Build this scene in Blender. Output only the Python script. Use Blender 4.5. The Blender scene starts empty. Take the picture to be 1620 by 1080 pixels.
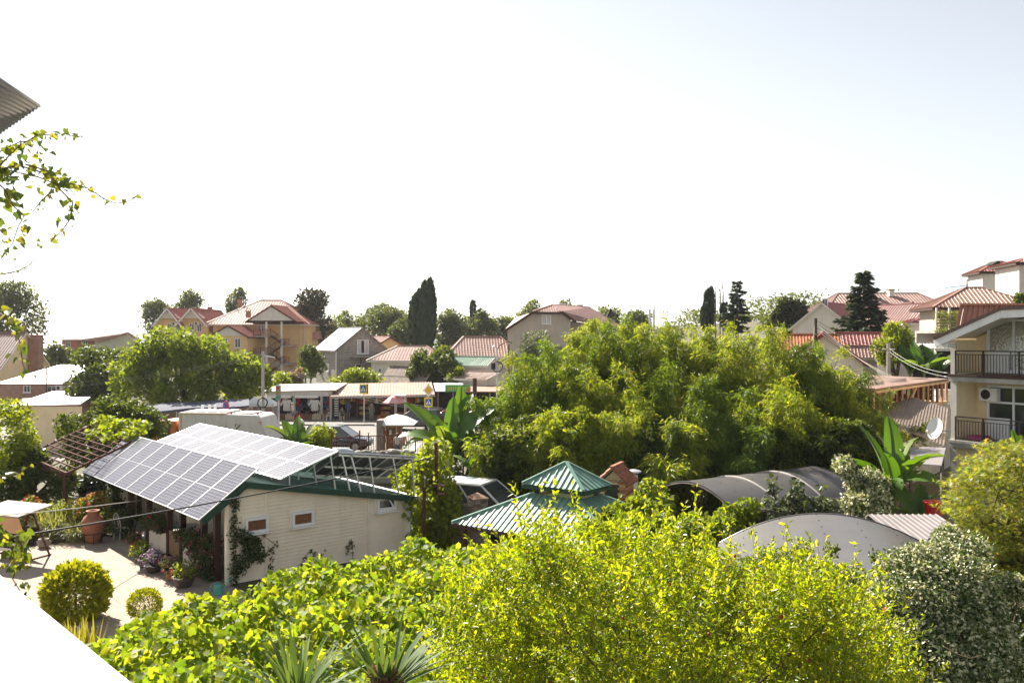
import bpy, bmesh, math, random
import numpy as np
from mathutils import Vector, Matrix

S = bpy.context.scene
COL = S.collection
R = math.radians
rng = np.random.default_rng(7)
rnd = random.Random(5)
F, H, CX, CY = 1400.0, 8.0, 810.0, 531.0      # focal length in photo pixels, eye height, principal column, horizon row

# ------------------------------------------------------------------ camera, sky, sun, exposure
cam_d = bpy.data.cameras.new('camera')
cam = bpy.data.objects.new('camera', cam_d); COL.objects.link(cam)
cam.location = (0, 0, H); cam.rotation_euler = (R(90), 0, 0)
cam_d.sensor_width = 36; cam_d.lens = F / 1620 * 36; cam_d.shift_y = -9 / 1620
cam_d.clip_start = .05; cam_d.clip_end = 60000
cam_d.dof.use_dof = True; cam_d.dof.focus_distance = 38; cam_d.dof.aperture_fstop = 9
S.camera = cam
SUN_EL, SUN_AZ = 37.0, -34.5                   # sun behind the view, to the left
w = bpy.data.worlds.new('World'); S.world = w; w.use_nodes = True
nt = w.node_tree; bg = nt.nodes['Background']
sky = nt.nodes.new('ShaderNodeTexSky'); sky.sky_type = 'NISHITA'; sky.sun_disc = False
sky.sun_elevation = R(SUN_EL); sky.sun_rotation = R(SUN_AZ)
sky.air_density = 1.0; sky.dust_density = .5; sky.ozone_density = 1.0; sky.altitude = 20
hs = nt.nodes.new('ShaderNodeHueSaturation'); hs.inputs['Saturation'].default_value = .3
nt.links.new(sky.outputs[0], hs.inputs['Color']); nt.links.new(hs.outputs[0], bg.inputs[0]); bg.inputs[1].default_value = 0.046
sd = bpy.data.lights.new('sun', 'SUN'); sd.energy = 4.2; sd.angle = R(.5); sd.color = (1, .93, .82)
sun = bpy.data.objects.new('sun', sd); COL.objects.link(sun)
d_ = Vector((math.sin(R(SUN_AZ)) * math.cos(R(SUN_EL)), math.cos(R(SUN_AZ)) * math.cos(R(SUN_EL)), math.sin(R(SUN_EL))))
sun.rotation_euler = (-d_).to_track_quat('-Z', 'Y').to_euler(); sun.location = d_ * 60 + Vector((0, 40, 0))
S.view_settings.view_transform = 'Standard'; S.view_settings.look = 'None'
S.view_settings.gamma = 1; S.view_settings.exposure = 1.9
S.view_settings.use_curve_mapping = False
S.render.engine = 'CYCLES'
S.cycles.max_bounces = 10; S.cycles.diffuse_bounces = 6; S.cycles.transmission_bounces = 8
S.cycles.transparent_max_bounces = 6; S.cycles.sample_clamp_indirect = 6; S.cycles.use_denoising = True

# ------------------------------------------------------------------ helpers
def P(px, py, Y):
    return Vector(((px - CX) / F * Y, Y, H - (py - CY) / F * Y))
def G(px, py, z=0.0):
    return P(px, py, (H - z) * F / (py - CY))
def XW(px, Y): return (px - CX) / F * Y
def ZW(py, Y): return H - (py - CY) / F * Y

def sm(a, b, t):
    t = np.clip((t - a) / (b - a), 0, 1); return t * t * (3 - 2 * t)
def ground_h(x, y):
    x = np.asarray(x, float); y = np.asarray(y, float)
    return 2.0 * sm(90, 108, y) + 9.0 * sm(16, 50, x) * sm(38, 90, y) - 32.0 * sm(260, 620, y)
ORD = 'first second third fourth fifth sixth seventh eighth ninth tenth eleventh twelfth thirteenth fourteenth fifteenth sixteenth seventeenth eighteenth nineteenth twentieth twenty-first twenty-second twenty-third twenty-fourth twenty-fifth twenty-sixth twenty-seventh twenty-eighth twenty-ninth thirtieth'.split()
CNT = {}
def nth(key):
    CNT[key] = CNT.get(key, -1)+1; return ORD[CNT[key]]
def gh(x, y): return float(ground_h(x, y))

class MB:
    def __init__(s): s.v = []; s.f = []; s.fm = []; s.cur = 0
    def add(s, vs, fs):
        o = len(s.v); s.v += [tuple(v) for v in vs]; s.f += [tuple(i + o for i in f) for f in fs]; s.fm += [s.cur] * len(fs); return s
    def box(s, x0, x1, y0, y1, z0, z1):
        return s.add([(x0,y0,z0),(x1,y0,z0),(x1,y1,z0),(x0,y1,z0),(x0,y0,z1),(x1,y0,z1),(x1,y1,z1),(x0,y1,z1)],
                     [(0,3,2,1),(4,5,6,7),(0,1,5,4),(1,2,6,5),(2,3,7,6),(3,0,4,7)])
    def obox(s, c, ax, ay, az):
        c, ax, ay, az = Vector(c), Vector(ax), Vector(ay), Vector(az)
        vs = [c + i*ax + j*ay + k*az for k in (-1,1) for (i,j) in ((-1,-1),(1,-1),(1,1),(-1,1))]
        return s.add(vs, [(0,3,2,1),(4,5,6,7),(0,1,5,4),(1,2,6,5),(2,3,7,6),(3,0,4,7)])
    def beam(s, p, q, w, h=None, up=(0,0,1)):
        p, q = Vector(p), Vector(q); h = h or w; d = q - p; up = Vector(up)
        if abs(d.normalized().dot(up)) > .95: up = Vector((1, 0, 0))
        x = d.cross(up).normalized(); z = x.cross(d).normalized()
        return s.obox((p + q) / 2, d / 2, x * w / 2, z * h / 2)
    def tube(s, pts, r, n=6):
        pts = [Vector(p) for p in pts]; m = len(pts); rs = r if hasattr(r, '__len__') else [r] * m
        vs, fs = [], []
        prev = None
        for i, p in enumerate(pts):
            t = (pts[min(i+1, m-1)] - pts[max(i-1, 0)]).normalized()
            a = prev if prev is not None else (Vector((1,0,0)) if abs(t.x) < .8 else Vector((0,1,0)))
            x = (a - t * a.dot(t)).normalized(); prev = x; y = t.cross(x)
            for k in range(n):
                an = 2 * math.pi * k / n; vs.append(p + (x * math.cos(an) + y * math.sin(an)) * rs[i])
        for i in range(m - 1):
            for k in range(n):
                k2 = (k + 1) % n; fs.append((i*n+k, i*n+k2, (i+1)*n+k2, (i+1)*n+k))
        fs.append(tuple(range(n-1, -1, -1))); fs.append(tuple((m-1)*n + k for k in range(n)))
        return s.add(vs, fs)
    def lathe(s, prof, n=16, c=(0,0,0)):
        vs, fs = [], []; m = len(prof)
        for r_, z in prof:
            for k in range(n):
                an = 2*math.pi*k/n; vs.append((c[0]+r_*math.cos(an), c[1]+r_*math.sin(an), c[2]+z))
        for i in range(m-1):
            for k in range(n):
                k2 = (k+1) % n; fs.append((i*n+k, i*n+k2, (i+1)*n+k2, (i+1)*n+k))
        fs.append(tuple(range(n-1,-1,-1))); fs.append(tuple((m-1)*n+k for k in range(n)))
        return s.add(vs, fs)
    def prism(s, poly, y0, y1):            # poly in (x, z), extruded along y
        n = len(poly)
        vs = [(x, y0, z) for x, z in poly] + [(x, y1, z) for x, z in poly]
        return s.add(vs, [tuple(range(n)), tuple(range(2*n-1, n-1, -1))] + [(i, i+n, (i+1) % n + n, (i+1) % n) for i in range(n)])
    def prismx(s, poly, x0, x1):           # poly in (y, z), extruded along x
        n = len(poly)
        vs = [(x0, y, z) for y, z in poly] + [(x1, y, z) for y, z in poly]
        return s.add(vs, [tuple(range(n)), tuple(range(2*n-1, n-1, -1))] + [(i, i+n, (i+1) % n + n, (i+1) % n) for i in range(n)])
    def slab(s, pts, th):                  # flat polygon with thickness th along its normal (downwards if th<0)
        pts = [Vector(p) for p in pts]; n = len(pts)
        nn = (pts[1]-pts[0]).cross(pts[2]-pts[0]).normalized()
        vs = pts + [p + nn*th for p in pts]
        return s.add(vs, [tuple(range(n)), tuple(range(2*n-1, n-1, -1))] + [(i, i+n, (i+1) % n + n, (i+1) % n) for i in range(n)])
    def disc(s, c, nrm, r, th, n=14, rz=None):
        nrm = Vector(nrm).normalized(); return s.tube([Vector(c)-nrm*th/2, Vector(c)+nrm*th/2], r, n)
    def ball(s, c, rx, ry=None, rz=None, n=10, m=7):
        ry = ry or rx; rz = rz or rx
        return s.add([(c[0]+rx*math.sin(math.pi*(j+.02*(j==0)-.02*(j==m))/m)*math.cos(2*math.pi*k/n), c[1]+ry*math.sin(math.pi*(j+.02*(j==0)-.02*(j==m))/m)*math.sin(2*math.pi*k/n), c[2]+rz*math.cos(math.pi*j/m)) for j in range(m+1) for k in range(n)],
                     [(j*n+k, (j+1)*n+k, (j+1)*n+(k+1) % n, j*n+(k+1) % n) for j in range(m) for k in range(n)])
    def ribbed(s, e0, e1, up, a, b, pitch=.25, h=.03, row=0, rowh=.02, frac_w=.35, smooth=False):
        """roof sheet: eave e0->e1, slope vector up, top edge from a to b along the eave; ribs run up the slope, rows step like tiles"""
        e0, e1, up = Vector(e0), Vector(e1), Vector(up); L = (e1-e0).length; e = (e1-e0)/L
        nn = e.cross(up).normalized()
        if nn.z < 0: nn = -nn
        nr = max(1, round(L/pitch)); pitch = L/nr; cs = []
        for i in range(nr):
            s0 = i*pitch
            if smooth:
                cs += [(s0, 0), (s0+pitch*.25, h*.75), (s0+pitch*.5, h), (s0+pitch*.75, h*.75)]
            else:
                cs += [(s0, 0), (s0+pitch*(1-frac_w), 0), (s0+pitch*(1-frac_w*.75), h), (s0+pitch*(1-frac_w*.25), h)]
        cs.append((L, 0)); nj = max(1, round(up.length/row)) if row else 1
        o = len(cs)
        vs, fs = [], []
        for j in range(nj):
            for q in (0, 1):
                for (sx, hh) in cs:
                    fr = 1.0
                    if a > 1e-6: fr = min(fr, sx/a)
                    if b < L-1e-6: fr = min(fr, (L-sx)/(L-b))
                    t = (j+q)/nj
                    vs.append(e0 + e*sx + up*(t*fr) + nn*(hh*(1 if fr > .02 else 0) + (rowh*(1-q) if row else 0)))
        for j in range(nj*2-1):
            for i in range(o-1): fs.append((j*o+i, j*o+i+1, (j+1)*o+i+1, (j+1)*o+i))
        return s.add(vs, fs)
    def build(s, name, m, parent=None, smooth=False, fix=True):
        me = bpy.data.meshes.new(name)
        me.from_pydata([tuple(v) for v in s.v], [], s.f)
        ms = m if isinstance(m, (list, tuple)) else [m]
        for x in ms: me.materials.append(x)
        if len(ms) > 1: me.polygons.foreach_set('material_index', s.fm)
        if fix:
            bm = bmesh.new(); bm.from_mesh(me); bmesh.ops.recalc_face_normals(bm, faces=bm.faces); bm.to_mesh(me); bm.free()
        if smooth:
            me.polygons.foreach_set('use_smooth', [True]*len(me.polygons))
        me.update()
        return link(name, me, parent)

PINV = {}
def link(name, data, parent=None):
    o = bpy.data.objects.new(name, data); COL.objects.link(o)
    if parent is not None:
        o.parent = parent
        if parent.name in PINV: o.matrix_parent_inverse = PINV[parent.name]
    return o
def tag(o, label=None, cat=None, group=None, kind=None):
    if label: o['label'] = label
    if cat: o['category'] = cat
    if group: o['group'] = group
    if kind: o['kind'] = kind
    return o
def thing(name, label, cat, loc=(0,0,0), group=None, world=False, rz=0):
    """Empty at the base. world=True: children are authored in world coordinates"""
    o = bpy.data.objects.new(name, None); COL.objects.link(o); o.location = loc; o.rotation_euler = (0,0,rz)
    o.empty_display_size = .2
    if world: PINV[o.name] = Matrix.Translation(-Vector(loc))
    return tag(o, label, cat, group)
KIDS = {}
def kids(o): return [c for c in COL.objects if c.parent == o]
def dup(root, loc, rz=None, label=None, tree=None, scale=None):
    tree = tree if tree is not None else [(c, kids(c)) for c in kids(root)]
    r = root.copy(); COL.objects.link(r); r.location = loc
    if rz is not None: r.rotation_euler = (0,0,rz)
    if scale: r.scale = scale
    if label: r['label'] = label
    for c, sub in tree:
        c2 = c.copy(); COL.objects.link(c2); c2.parent = r
        for g in sub:
            g2 = g.copy(); COL.objects.link(g2); g2.parent = c2
    return r

# ------------------------------------------------------------------ materials
def mat(name, col, rough=.75, var=.18, scale=3, bump=0, bscale=25, metal=0, spec=.35, col2=None, dirt=0, stretch=None, coat=0):
    m = bpy.data.materials.new(name); m.use_nodes = True; t = m.node_tree; N = t.nodes; L = t.links
    b = N['Principled BSDF']; b.inputs['Roughness'].default_value = rough; b.inputs['Metallic'].default_value = metal
    b.inputs['Specular IOR Level'].default_value = spec
    if coat: b.inputs['Coat Weight'].default_value = coat; b.inputs['Coat Roughness'].default_value = .08
    tc = N.new('ShaderNodeTexCoord'); mp = N.new('ShaderNodeMapping'); L.new(tc.outputs['Object'], mp.inputs[0])
    if stretch: mp.inputs['Scale'].default_value = stretch
    n1 = N.new('ShaderNodeTexNoise'); n1.inputs['Scale'].default_value = scale; n1.inputs['Detail'].default_value = 6; n1.inputs['Roughness'].default_value = .65
    L.new(mp.outputs[0], n1.inputs['Vector'])
    rp = N.new('ShaderNodeValToRGB'); L.new(n1.outputs[0], rp.inputs[0])
    c2 = col2 or tuple(min(1, c*(1+var)) for c in col); c1 = tuple(c*(1-var) for c in col) if not col2 else col
    rp.color_ramp.elements[0].position = .32; rp.color_ramp.elements[1].position = .68
    rp.color_ramp.elements[0].color = (*c1, 1); rp.color_ramp.elements[1].color = (*c2, 1)
    out = rp.outputs[0]
    if dirt:
        n2 = N.new('ShaderNodeTexNoise'); n2.inputs['Scale'].default_value = .9; n2.inputs['Detail'].default_value = 8; n2.inputs['Roughness'].default_value = .75
        mp2 = N.new('ShaderNodeMapping'); mp2.inputs['Scale'].default_value = (2.2, 2.2, .5); L.new(tc.outputs['Object'], mp2.inputs[0]); L.new(mp2.outputs[0], n2.inputs['Vector'])
        r2 = N.new('ShaderNodeValToRGB'); r2.color_ramp.elements[0].position = .5; r2.color_ramp.elements[1].position = .72
        r2.color_ramp.elements[0].color = (0,0,0,1); r2.color_ramp.elements[1].color = (dirt,)*3 + (1,); L.new(n2.outputs[0], r2.inputs[0])
        mx = N.new('ShaderNodeMixRGB'); L.new(r2.outputs[0], mx.inputs[0]); L.new(out, mx.inputs[1]); mx.inputs[2].default_value = (col[0]*.35, col[1]*.33, col[2]*.3, 1); out = mx.outputs[0]
    L.new(out, b.inputs['Base Color'])
    if bump:
        n3 = N.new('ShaderNodeTexNoise'); n3.inputs['Scale'].default_value = bscale; n3.inputs['Detail'].default_value = 4
        L.new(mp.outputs[0], n3.inputs['Vector'])
        bp = N.new('ShaderNodeBump'); bp.inputs['Strength'].default_value = bump; bp.inputs['Distance'].default_value = .03
        L.new(n3.outputs[0], bp.inputs['Height']); L.new(bp.outputs[0], b.inputs['Normal'])
    return m
def brickmat(name, c1, c2, mortar, bw=.25, bh=.075, ms=.012, rough=.85, bump=.6):
    m = mat(name, c1, rough); t = m.node_tree; N = t.nodes; L = t.links; b = N['Principled BSDF']
    tc = N.new('ShaderNodeTexCoord'); sp = N.new('ShaderNodeSeparateXYZ'); L.new(tc.outputs['Object'], sp.inputs[0])
    ad = N.new('ShaderNodeMath'); L.new(sp.outputs[0], ad.inputs[0]); L.new(sp.outputs[1], ad.inputs[1])
    cb = N.new('ShaderNodeCombineXYZ'); L.new(ad.outputs[0], cb.inputs[0]); L.new(sp.outputs[2], cb.inputs[1])
    br = N.new('ShaderNodeTexBrick'); L.new(cb.outputs[0], br.inputs['Vector'])
    br.inputs['Color1'].default_value = (*c1,1); br.inputs['Color2'].default_value = (*c2,1); br.inputs['Mortar'].default_value = (*mortar,1)
    br.inputs['Scale'].default_value = 1; br.inputs['Mortar Size'].default_value = ms; br.inputs['Brick Width'].default_value = bw; br.inputs['Row Height'].default_value = bh
    nz = N.new('ShaderNodeTexNoise'); nz.inputs['Scale'].default_value = 2.5; nz.inputs['Detail'].default_value = 7; L.new(tc.outputs['Object'], nz.inputs['Vector'])
    mx = N.new('ShaderNodeMixRGB'); mx.blend_type = 'OVERLAY'; mx.inputs[0].default_value = .45; L.new(br.outputs[0], mx.inputs[1]); L.new(nz.outputs[0], mx.inputs[2])
    L.new(mx.outputs[0], b.inputs['Base Color'])
    bp = N.new('ShaderNodeBump'); bp.inputs['Strength'].default_value = bump; bp.inputs['Distance'].default_value = .02; bp.invert = True
    L.new(br.outputs['Fac'], bp.inputs['Height']); L.new(bp.outputs[0], b.inputs['Normal'])
    return m
def leafmat(name, cols, trans=.4, rough=.5, spec=.35, tcol=None, scale=None):
    """leaf: colour varies per leaf (random per island and per object); part of the light passes through"""
    m = bpy.data.materials.new(name); m.use_nodes = True; t = m.node_tree; N = t.nodes; L = t.links
    b = N['Principled BSDF']; b.inputs['Roughness'].default_value = rough; b.inputs['Specular IOR Level'].default_value = spec
    ge = N.new('ShaderNodeNewGeometry'); ob = N.new('ShaderNodeObjectInfo')
    a = N.new('ShaderNodeMath'); L.new(ge.outputs['Random Per Island'], a.inputs[0]); L.new(ob.outputs['Random'], a.inputs[1])
    fr = N.new('ShaderNodeMath'); fr.operation = 'FRACT'; L.new(a.outputs[0], fr.inputs[0])
    rp = N.new('ShaderNodeValToRGB'); L.new(fr.outputs[0], rp.inputs[0])
    el = rp.color_ramp.elements
    while len(el) < len(cols): el.new(.5)
    for i, c in enumerate(cols):
        el[i].position = i/(len(cols)-1); el[i].color = (*c, 1)
    L.new(rp.outputs[0], b.inputs['Base Color'])
    tr = N.new('ShaderNodeBsdfTranslucent')
    tm = N.new('ShaderNodeMixRGB'); tm.blend_type = 'MULTIPLY'; tm.inputs[0].default_value = 1; L.new(rp.outputs[0], tm.inputs[1])
    tm.inputs[2].default_value = (*(tcol or (1.9, 1.75, .55)), 1); L.new(tm.outputs[0], tr.inputs[0])
    mx = N.new('ShaderNodeMixShader'); mx.inputs[0].default_value = trans
    L.new(b.outputs[0], mx.inputs[1]); L.new(tr.outputs[0], mx.inputs[2]); L.new(mx.outputs[0], N['Material Output'].inputs[0])
    return m
def glassmat(name, col=(.03,.035,.04), rough=.06):
    return mat(name, col, rough, .2, .8, spec=.8)

M = dict(
    white = mat('white paint', (.78,.77,.74), .55, .05, 2, dirt=.25), ledge = mat('white ledge', (.86,.86,.85), .6, .03, 3, .1, 60),
    cream = mat('cream siding', (.85,.74,.6), .6, .06, 1.5, dirt=.18), creamtrim = mat('cream trim', (.85,.75,.62), .6, .05),
    beige = mat('beige stucco', (.82,.66,.42), .85, .07, 1.2, .25, 60, dirt=.18), ochre = mat('ochre stucco', (.68,.46,.22), .85, .08, 1, .2, 50, dirt=.15),
    grey = mat('grey stucco', (.33,.3,.27), .9, .1, 1.2, .25, 40, dirt=.3), tan = mat('tan stucco', (.42,.36,.3), .9, .08, 1.2, dirt=.25),
    conc = mat('concrete', (.36,.34,.31), .9, .2, 2, .4, 30, dirt=.3), salmon = mat('salmon stucco', (.42,.17,.12), .9, .1, 1, dirt=.2),
    paleg = mat('pale green stucco', (.5,.54,.46), .9, .08, 1, dirt=.2), offw = mat('off white stucco', (.64,.6,.54), .85, .06, 1, dirt=.25),
    redtile = mat('red roof tile', (.34,.13,.09), .6, .25, 1.2, .15, 30, spec=.4, dirt=.3), browntile = mat('brown red roof', (.27,.145,.115), .5, .2, 1.0, spec=.4, dirt=.25),
    pinkroof = mat('faded roof sheet', (.36,.22,.18), .6, .18, .8, spec=.4, dirt=.3), orangetile = mat('orange clay tile', (.42,.17,.08), .75, .3, 2, .3, 25, dirt=.35),
    redmetal = mat('red metal roof', (.34,.115,.1), .4, .15, 1, spec=.5, dirt=.2), brownmetal = mat('brown ribbed roof', (.26,.12,.085), .42, .15, 1, spec=.5, dirt=.2),
    whiteroof = mat('white metal roof', (.6,.6,.6), .4, .08, .7, spec=.5, dirt=.3), stallroof = mat('stall roof', (.32,.18,.13), .7, .25, .6, dirt=.35), stallwhite = mat('pale stall roof', (.44,.39,.35), .7, .2, .6, dirt=.3),
    oldroof = mat('old slate sheet', (.28,.22,.18), .9, .35, 2.5, .4, 20, dirt=.5), greenroof = mat('green metal roof', (.035,.105,.08), .32, .15, .8, spec=.6, dirt=.15),
    greenroofold = mat('faded green roof', (.2,.36,.26), .55, .15, .6, dirt=.25), greentrim = mat('dark green fascia', (.012,.05,.032), .4, .15),
    pagoda = mat('pagoda green sheet', (.2,.34,.275), .38, .12, 1, spec=.5, dirt=.2), darkwood = mat('dark wood', (.05,.022,.014), .6, .3, 4, .2, 40, stretch=(8,8,.8)),
    wood = mat('raw wood', (.3,.17,.09), .8, .3, 3, .3, 40, stretch=(6,6,.8), dirt=.2), palewood = mat('pale wood', (.46,.32,.2), .8, .25, 3, .3, 40, dirt=.2), greywood = mat('weathered wood', (.2,.17,.15), .9, .3, 3, .4, 30),
    rust = mat('rust brown steel', (.1,.038,.027), .85, .3, 6, .2, 60, spec=.12), alu = mat('aluminium', (.62,.62,.62), .35, .08, 3, metal=.7), galv = mat('galvanised steel', (.5,.5,.5), .45, .15, 4, metal=.6),
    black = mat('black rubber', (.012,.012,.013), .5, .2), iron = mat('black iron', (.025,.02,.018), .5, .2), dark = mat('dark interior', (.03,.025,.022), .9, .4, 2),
    poly = mat('bronze polycarbonate', (.095,.088,.088), .36, .12, .5, spec=.5, dirt=.15), polyrib = mat('pale rib', (.6,.56,.5), .5, .1), sheet = mat('grey corrugated sheet', (.2,.175,.175), .45, .1, .6, spec=.5, dirt=.25),
    terra = mat('terracotta', (.34,.135,.07), .8, .22, 2.5, .3, 20, dirt=.3), pot = mat('dark pot', (.05,.04,.038), .6, .3), stone = mat('stone', (.3,.26,.22), .9, .3, 3, .6, 15, dirt=.3),
    bark = mat('bark', (.09,.065,.045), .95, .4, 6, .8, 25, stretch=(1,1,.3)), barklt = mat('pale bark', (.24,.2,.16), .95, .35, 6, .5, 25),
    glass = glassmat('window glass'), pvc = mat('white pvc', (.78,.78,.77), .4, .03), curtain = mat('window curtain', (.5,.48,.45), .6, .3, 5),
    orange = mat('orange paint', (.5,.13,.03), .45, .1, dirt=.2), truckw = mat('truck body paint', (.62,.6,.56), .5, .06, 1, dirt=.4), red = mat('red paint', (.5,.02,.02), .4, .1),
    navy = mat('navy car paint', (.012,.014,.03), .22, .1, spec=.6, coat=.8), redcar = mat('red car paint', (.3,.012,.015), .22, .1, spec=.6, coat=.8), whitecar = mat('white car paint', (.74,.74,.74), .25, .03, spec=.6, coat=.6),
    tyre = mat('tyre', (.015,.015,.016), .85, .2), rim = mat('wheel rim', (.4,.4,.42), .35, .1, metal=.8), lampg = mat('lamp glass', (.6,.6,.62), .15, .05, spec=.8), lampr = mat('red lamp', (.4,.01,.01), .25, .1),
    yellow = mat('sign yellow', (.78,.62,.05), .45, .05), amber = mat('priority amber', (.75,.42,.03), .45, .05), blue = mat('sign blue', (.015,.09,.36), .4, .05), signw = mat('sign white', (.8,.8,.8), .45, .03),
    teal = mat('teal plastic', (.08,.36,.3), .4, .1), canvas = mat('white canvas', (.78,.77,.75), .8, .04), pinkcan = mat('pink canvas', (.72,.36,.36), .8, .1), greyawn = mat('grey awning', (.07,.075,.11), .9, .15, 1, dirt=.1),
    green_sign = mat('banner green', (.1,.35,.08), .5, .08), skin = mat('skin', (.5,.3,.21), .55, .06), hair = mat('hair', (.03,.018,.012), .5, .2), hairblond = mat('fair hair', (.35,.22,.1), .5, .2),
    orangecloth = mat('peach canopy cloth', (.62,.36,.2), .85, .08), bamboo = mat('bamboo culm', (.2,.24,.06), .5, .25, 6), stem = mat('green stem', (.12,.17,.04), .6, .2), stemr = mat('brown twig', (.14,.075,.04), .7, .25),
    brick = brickmat('red brick', (.26,.085,.05), (.33,.12,.07), (.4,.36,.3)), block = brickmat('grey block', (.3,.27,.23), (.38,.34,.29), (.2,.18,.16), .42, .2, .022), ledgestone = brickmat('ledge stone', (.2,.16,.13), (.3,.25,.2), (.09,.075,.06), .35, .09, .012, bump=1),
    orbrick = brickmat('orange brick', (.42,.19,.09), (.5,.25,.13), (.5,.42,.32), .22, .07, .012),
)
def paint(name, c, rough=.6): return mat(name, c, rough, .08, 4)
# ------------------------------------------------------------------ foliage library
TPL = {  # points (along, across, up) and triangles
 'dia': ([(0,0,0),(.5,.3,.06),(1,0,-.05),(.5,-.3,.06)], [(0,2,1),(0,3,2)]),
 'oval': ([(0,0,0),(.3,.27,.07),(.72,.24,.05),(1,0,-.1),(.72,-.24,.05),(.3,-.27,.07)], [(0,3,2),(0,2,1),(0,5,4),(0,4,3)]),
 'ell': ([(0,0,0),(.35,.17,.05),(.7,.15,.03),(1,0,-.1),(.7,-.15,.03),(.35,-.17,.05)], [(0,3,2),(0,2,1),(0,5,4),(0,4,3)]),
 'lance': ([(0,0,0),(.35,.1,.03),(1,0,-.16),(.35,-.1,.03)], [(0,2,1),(0,3,2)]),
 'grape': ([(.42,0,-.05),(0,.06,0),(-.08,.3,.05),(.2,.5,.08),(.42,.4,.05),(.72,.42,.05),(.8,.18,0),(1.02,0,-.08),(.8,-.18,0),(.72,-.42,.05),(.42,-.4,.05),(.2,-.5,.08),(-.08,-.3,.05),(0,-.06,0)],
           [(0,i+1,i) for i in range(1,13)] + [(0,1,13)]),
 'heart': ([(.4,0,-.06),(0,.04,0),(-.1,.25,.05),(.12,.44,.08),(.5,.36,.05),(1.05,0,-.1),(.5,-.36,.05),(.12,-.44,.08),(-.1,-.25,.05),(0,-.04,0)],
           [(0,i+1,i) for i in range(1,9)] + [(0,1,9)]),
 'star': ([(.1,0,0),(1,0,-.1),(.35,.1,0),(.75,.55,-.08),(.2,.16,0),(.15,.7,-.08),(0,.08,0),(0,-.08,0),(.15,-.7,-.08),(.2,-.16,0),(.75,-.55,-.08),(.35,-.1,0)],
          [(0,1,2),(2,3,4),(0,2,4),(4,5,6),(0,4,6),(7,8,9),(0,7,9),(9,10,11),(0,9,11),(0,11,1)]),
}
def unit(a): return a / np.maximum(np.linalg.norm(a, axis=1, keepdims=True), 1e-9)
def leaf_arrays(pos, axis, nrm, size, shape):
    T, Fc = TPL[shape]; T = np.array(T); Fc = np.array(Fc)
    d = unit(axis); s = unit(np.cross(nrm, d)); n = np.cross(d, s); size = np.asarray(size).reshape(-1,1,1) * np.ones((len(pos),1,1))
    v = pos[:,None,:] + size*(T[None,:,0:1]*d[:,None,:] + T[None,:,1:2]*s[:,None,:] + T[None,:,2:3]*n[:,None,:])
    f = Fc[None] + (np.arange(len(pos))*len(T))[:,None,None]
    return v.reshape(-1,3), f.reshape(-1,3)
def tri_mesh(name, v, f, mats, mi=None):
    me = bpy.data.meshes.new(name); nv, nf = len(v), len(f)
    me.vertices.add(nv); me.vertices.foreach_set('co', np.ascontiguousarray(v, np.float32).ravel())
    me.loops.add(nf*3); me.loops.foreach_set('vertex_index', np.ascontiguousarray(f, np.int32).ravel())
    me.polygons.add(nf); me.polygons.foreach_set('loop_start', np.arange(nf, dtype=np.int32)*3); me.polygons.foreach_set('loop_total', np.full(nf, 3, np.int32))
    for m in (mats if isinstance(mats, (list,tuple)) else [mats]): me.materials.append(m)
    if mi is not None: me.polygons.foreach_set('material_index', np.asarray(mi, np.int32))
    me.update(calc_edges=True); return me
def rdir(n):
    return unit(rng.normal(size=(n,3)))
def blobs(c, r, k, sub=.42, up=.15, flat=1.0):
    """k lumps scattered over an ellipsoid, plus a core"""
    d = rdir(k); d[:,2] += up; d = unit(d); fr = rng.uniform(.52,.82,(k,1))
    cc = np.array(c) + d*np.array(r)*fr; m = np.mean(r)
    rr = np.stack([rng.uniform(.75,1.3,k)*sub*m]*3, 1) * np.array([1,1,flat]) * rng.uniform(.85,1.15,(k,3))
    return cc, rr
def crown_pts(B, n, lo=.55):
    cc, rr = B; wt = (rr.mean(1)**2); wt = wt/wt.sum()
    i = rng.choice(len(cc), n, p=wt); d = rdir(n); f = lo + (1-lo)*rng.uniform(0,1,(n,1))**.6
    return cc[i] + d*rr[i]*f, d, i
def scatter(B, n, size, shape, lo=.5, up=.7, out=.5, ax_up=-.1, ax_out=.6, jit=.9, sv=.35):
    p, d, i = crown_pts(B, n, lo)
    nrm = unit(d*out + np.array([0,0,up]) + rng.normal(size=(n,3))*jit*.6)
    ax = unit(d*ax_out + np.array([0,0,ax_up]) + rng.normal(size=(n,3))*jit)
    sz = size*rng.uniform(1-sv, 1+sv, n)
    return leaf_arrays(p, ax, nrm, sz, shape)
def merge(*vf):
    vs, fs, o = [], [], 0
    for v, f in vf: vs.append(v); fs.append(f+o); o += len(v)
    return np.concatenate(vs), np.concatenate(fs)
def limb_mesh(base, targets, r0, bend=.3, n=6, fork=None):
    mb = MB(); base = Vector(base)
    tg = [Vector(t) for t in targets]; cen = sum(tg, Vector())/len(tg)
    fk = Vector(fork) if fork else base.lerp(cen, .45); fk = Vector((base.x*.6+fk.x*.4, base.y*.6+fk.y*.4, fk.z))
    mid = base.lerp(fk, .5) + Vector((rnd.uniform(-.1,.1), rnd.uniform(-.1,.1), 0))*bend
    mb.tube([base - Vector((0,0,.15)), base + Vector((0,0,.25)), mid, fk], [r0*1.35, r0, r0*.85, r0*.65], n)
    for t in tg:
        m = fk.lerp(t, .5) + Vector((0,0,(t-fk).length*.12))
        mb.tube([fk - (fk-mid).normalized()*.1, m, t], [r0*.5, r0*.3, r0*.08], 5)
    return mb
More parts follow.
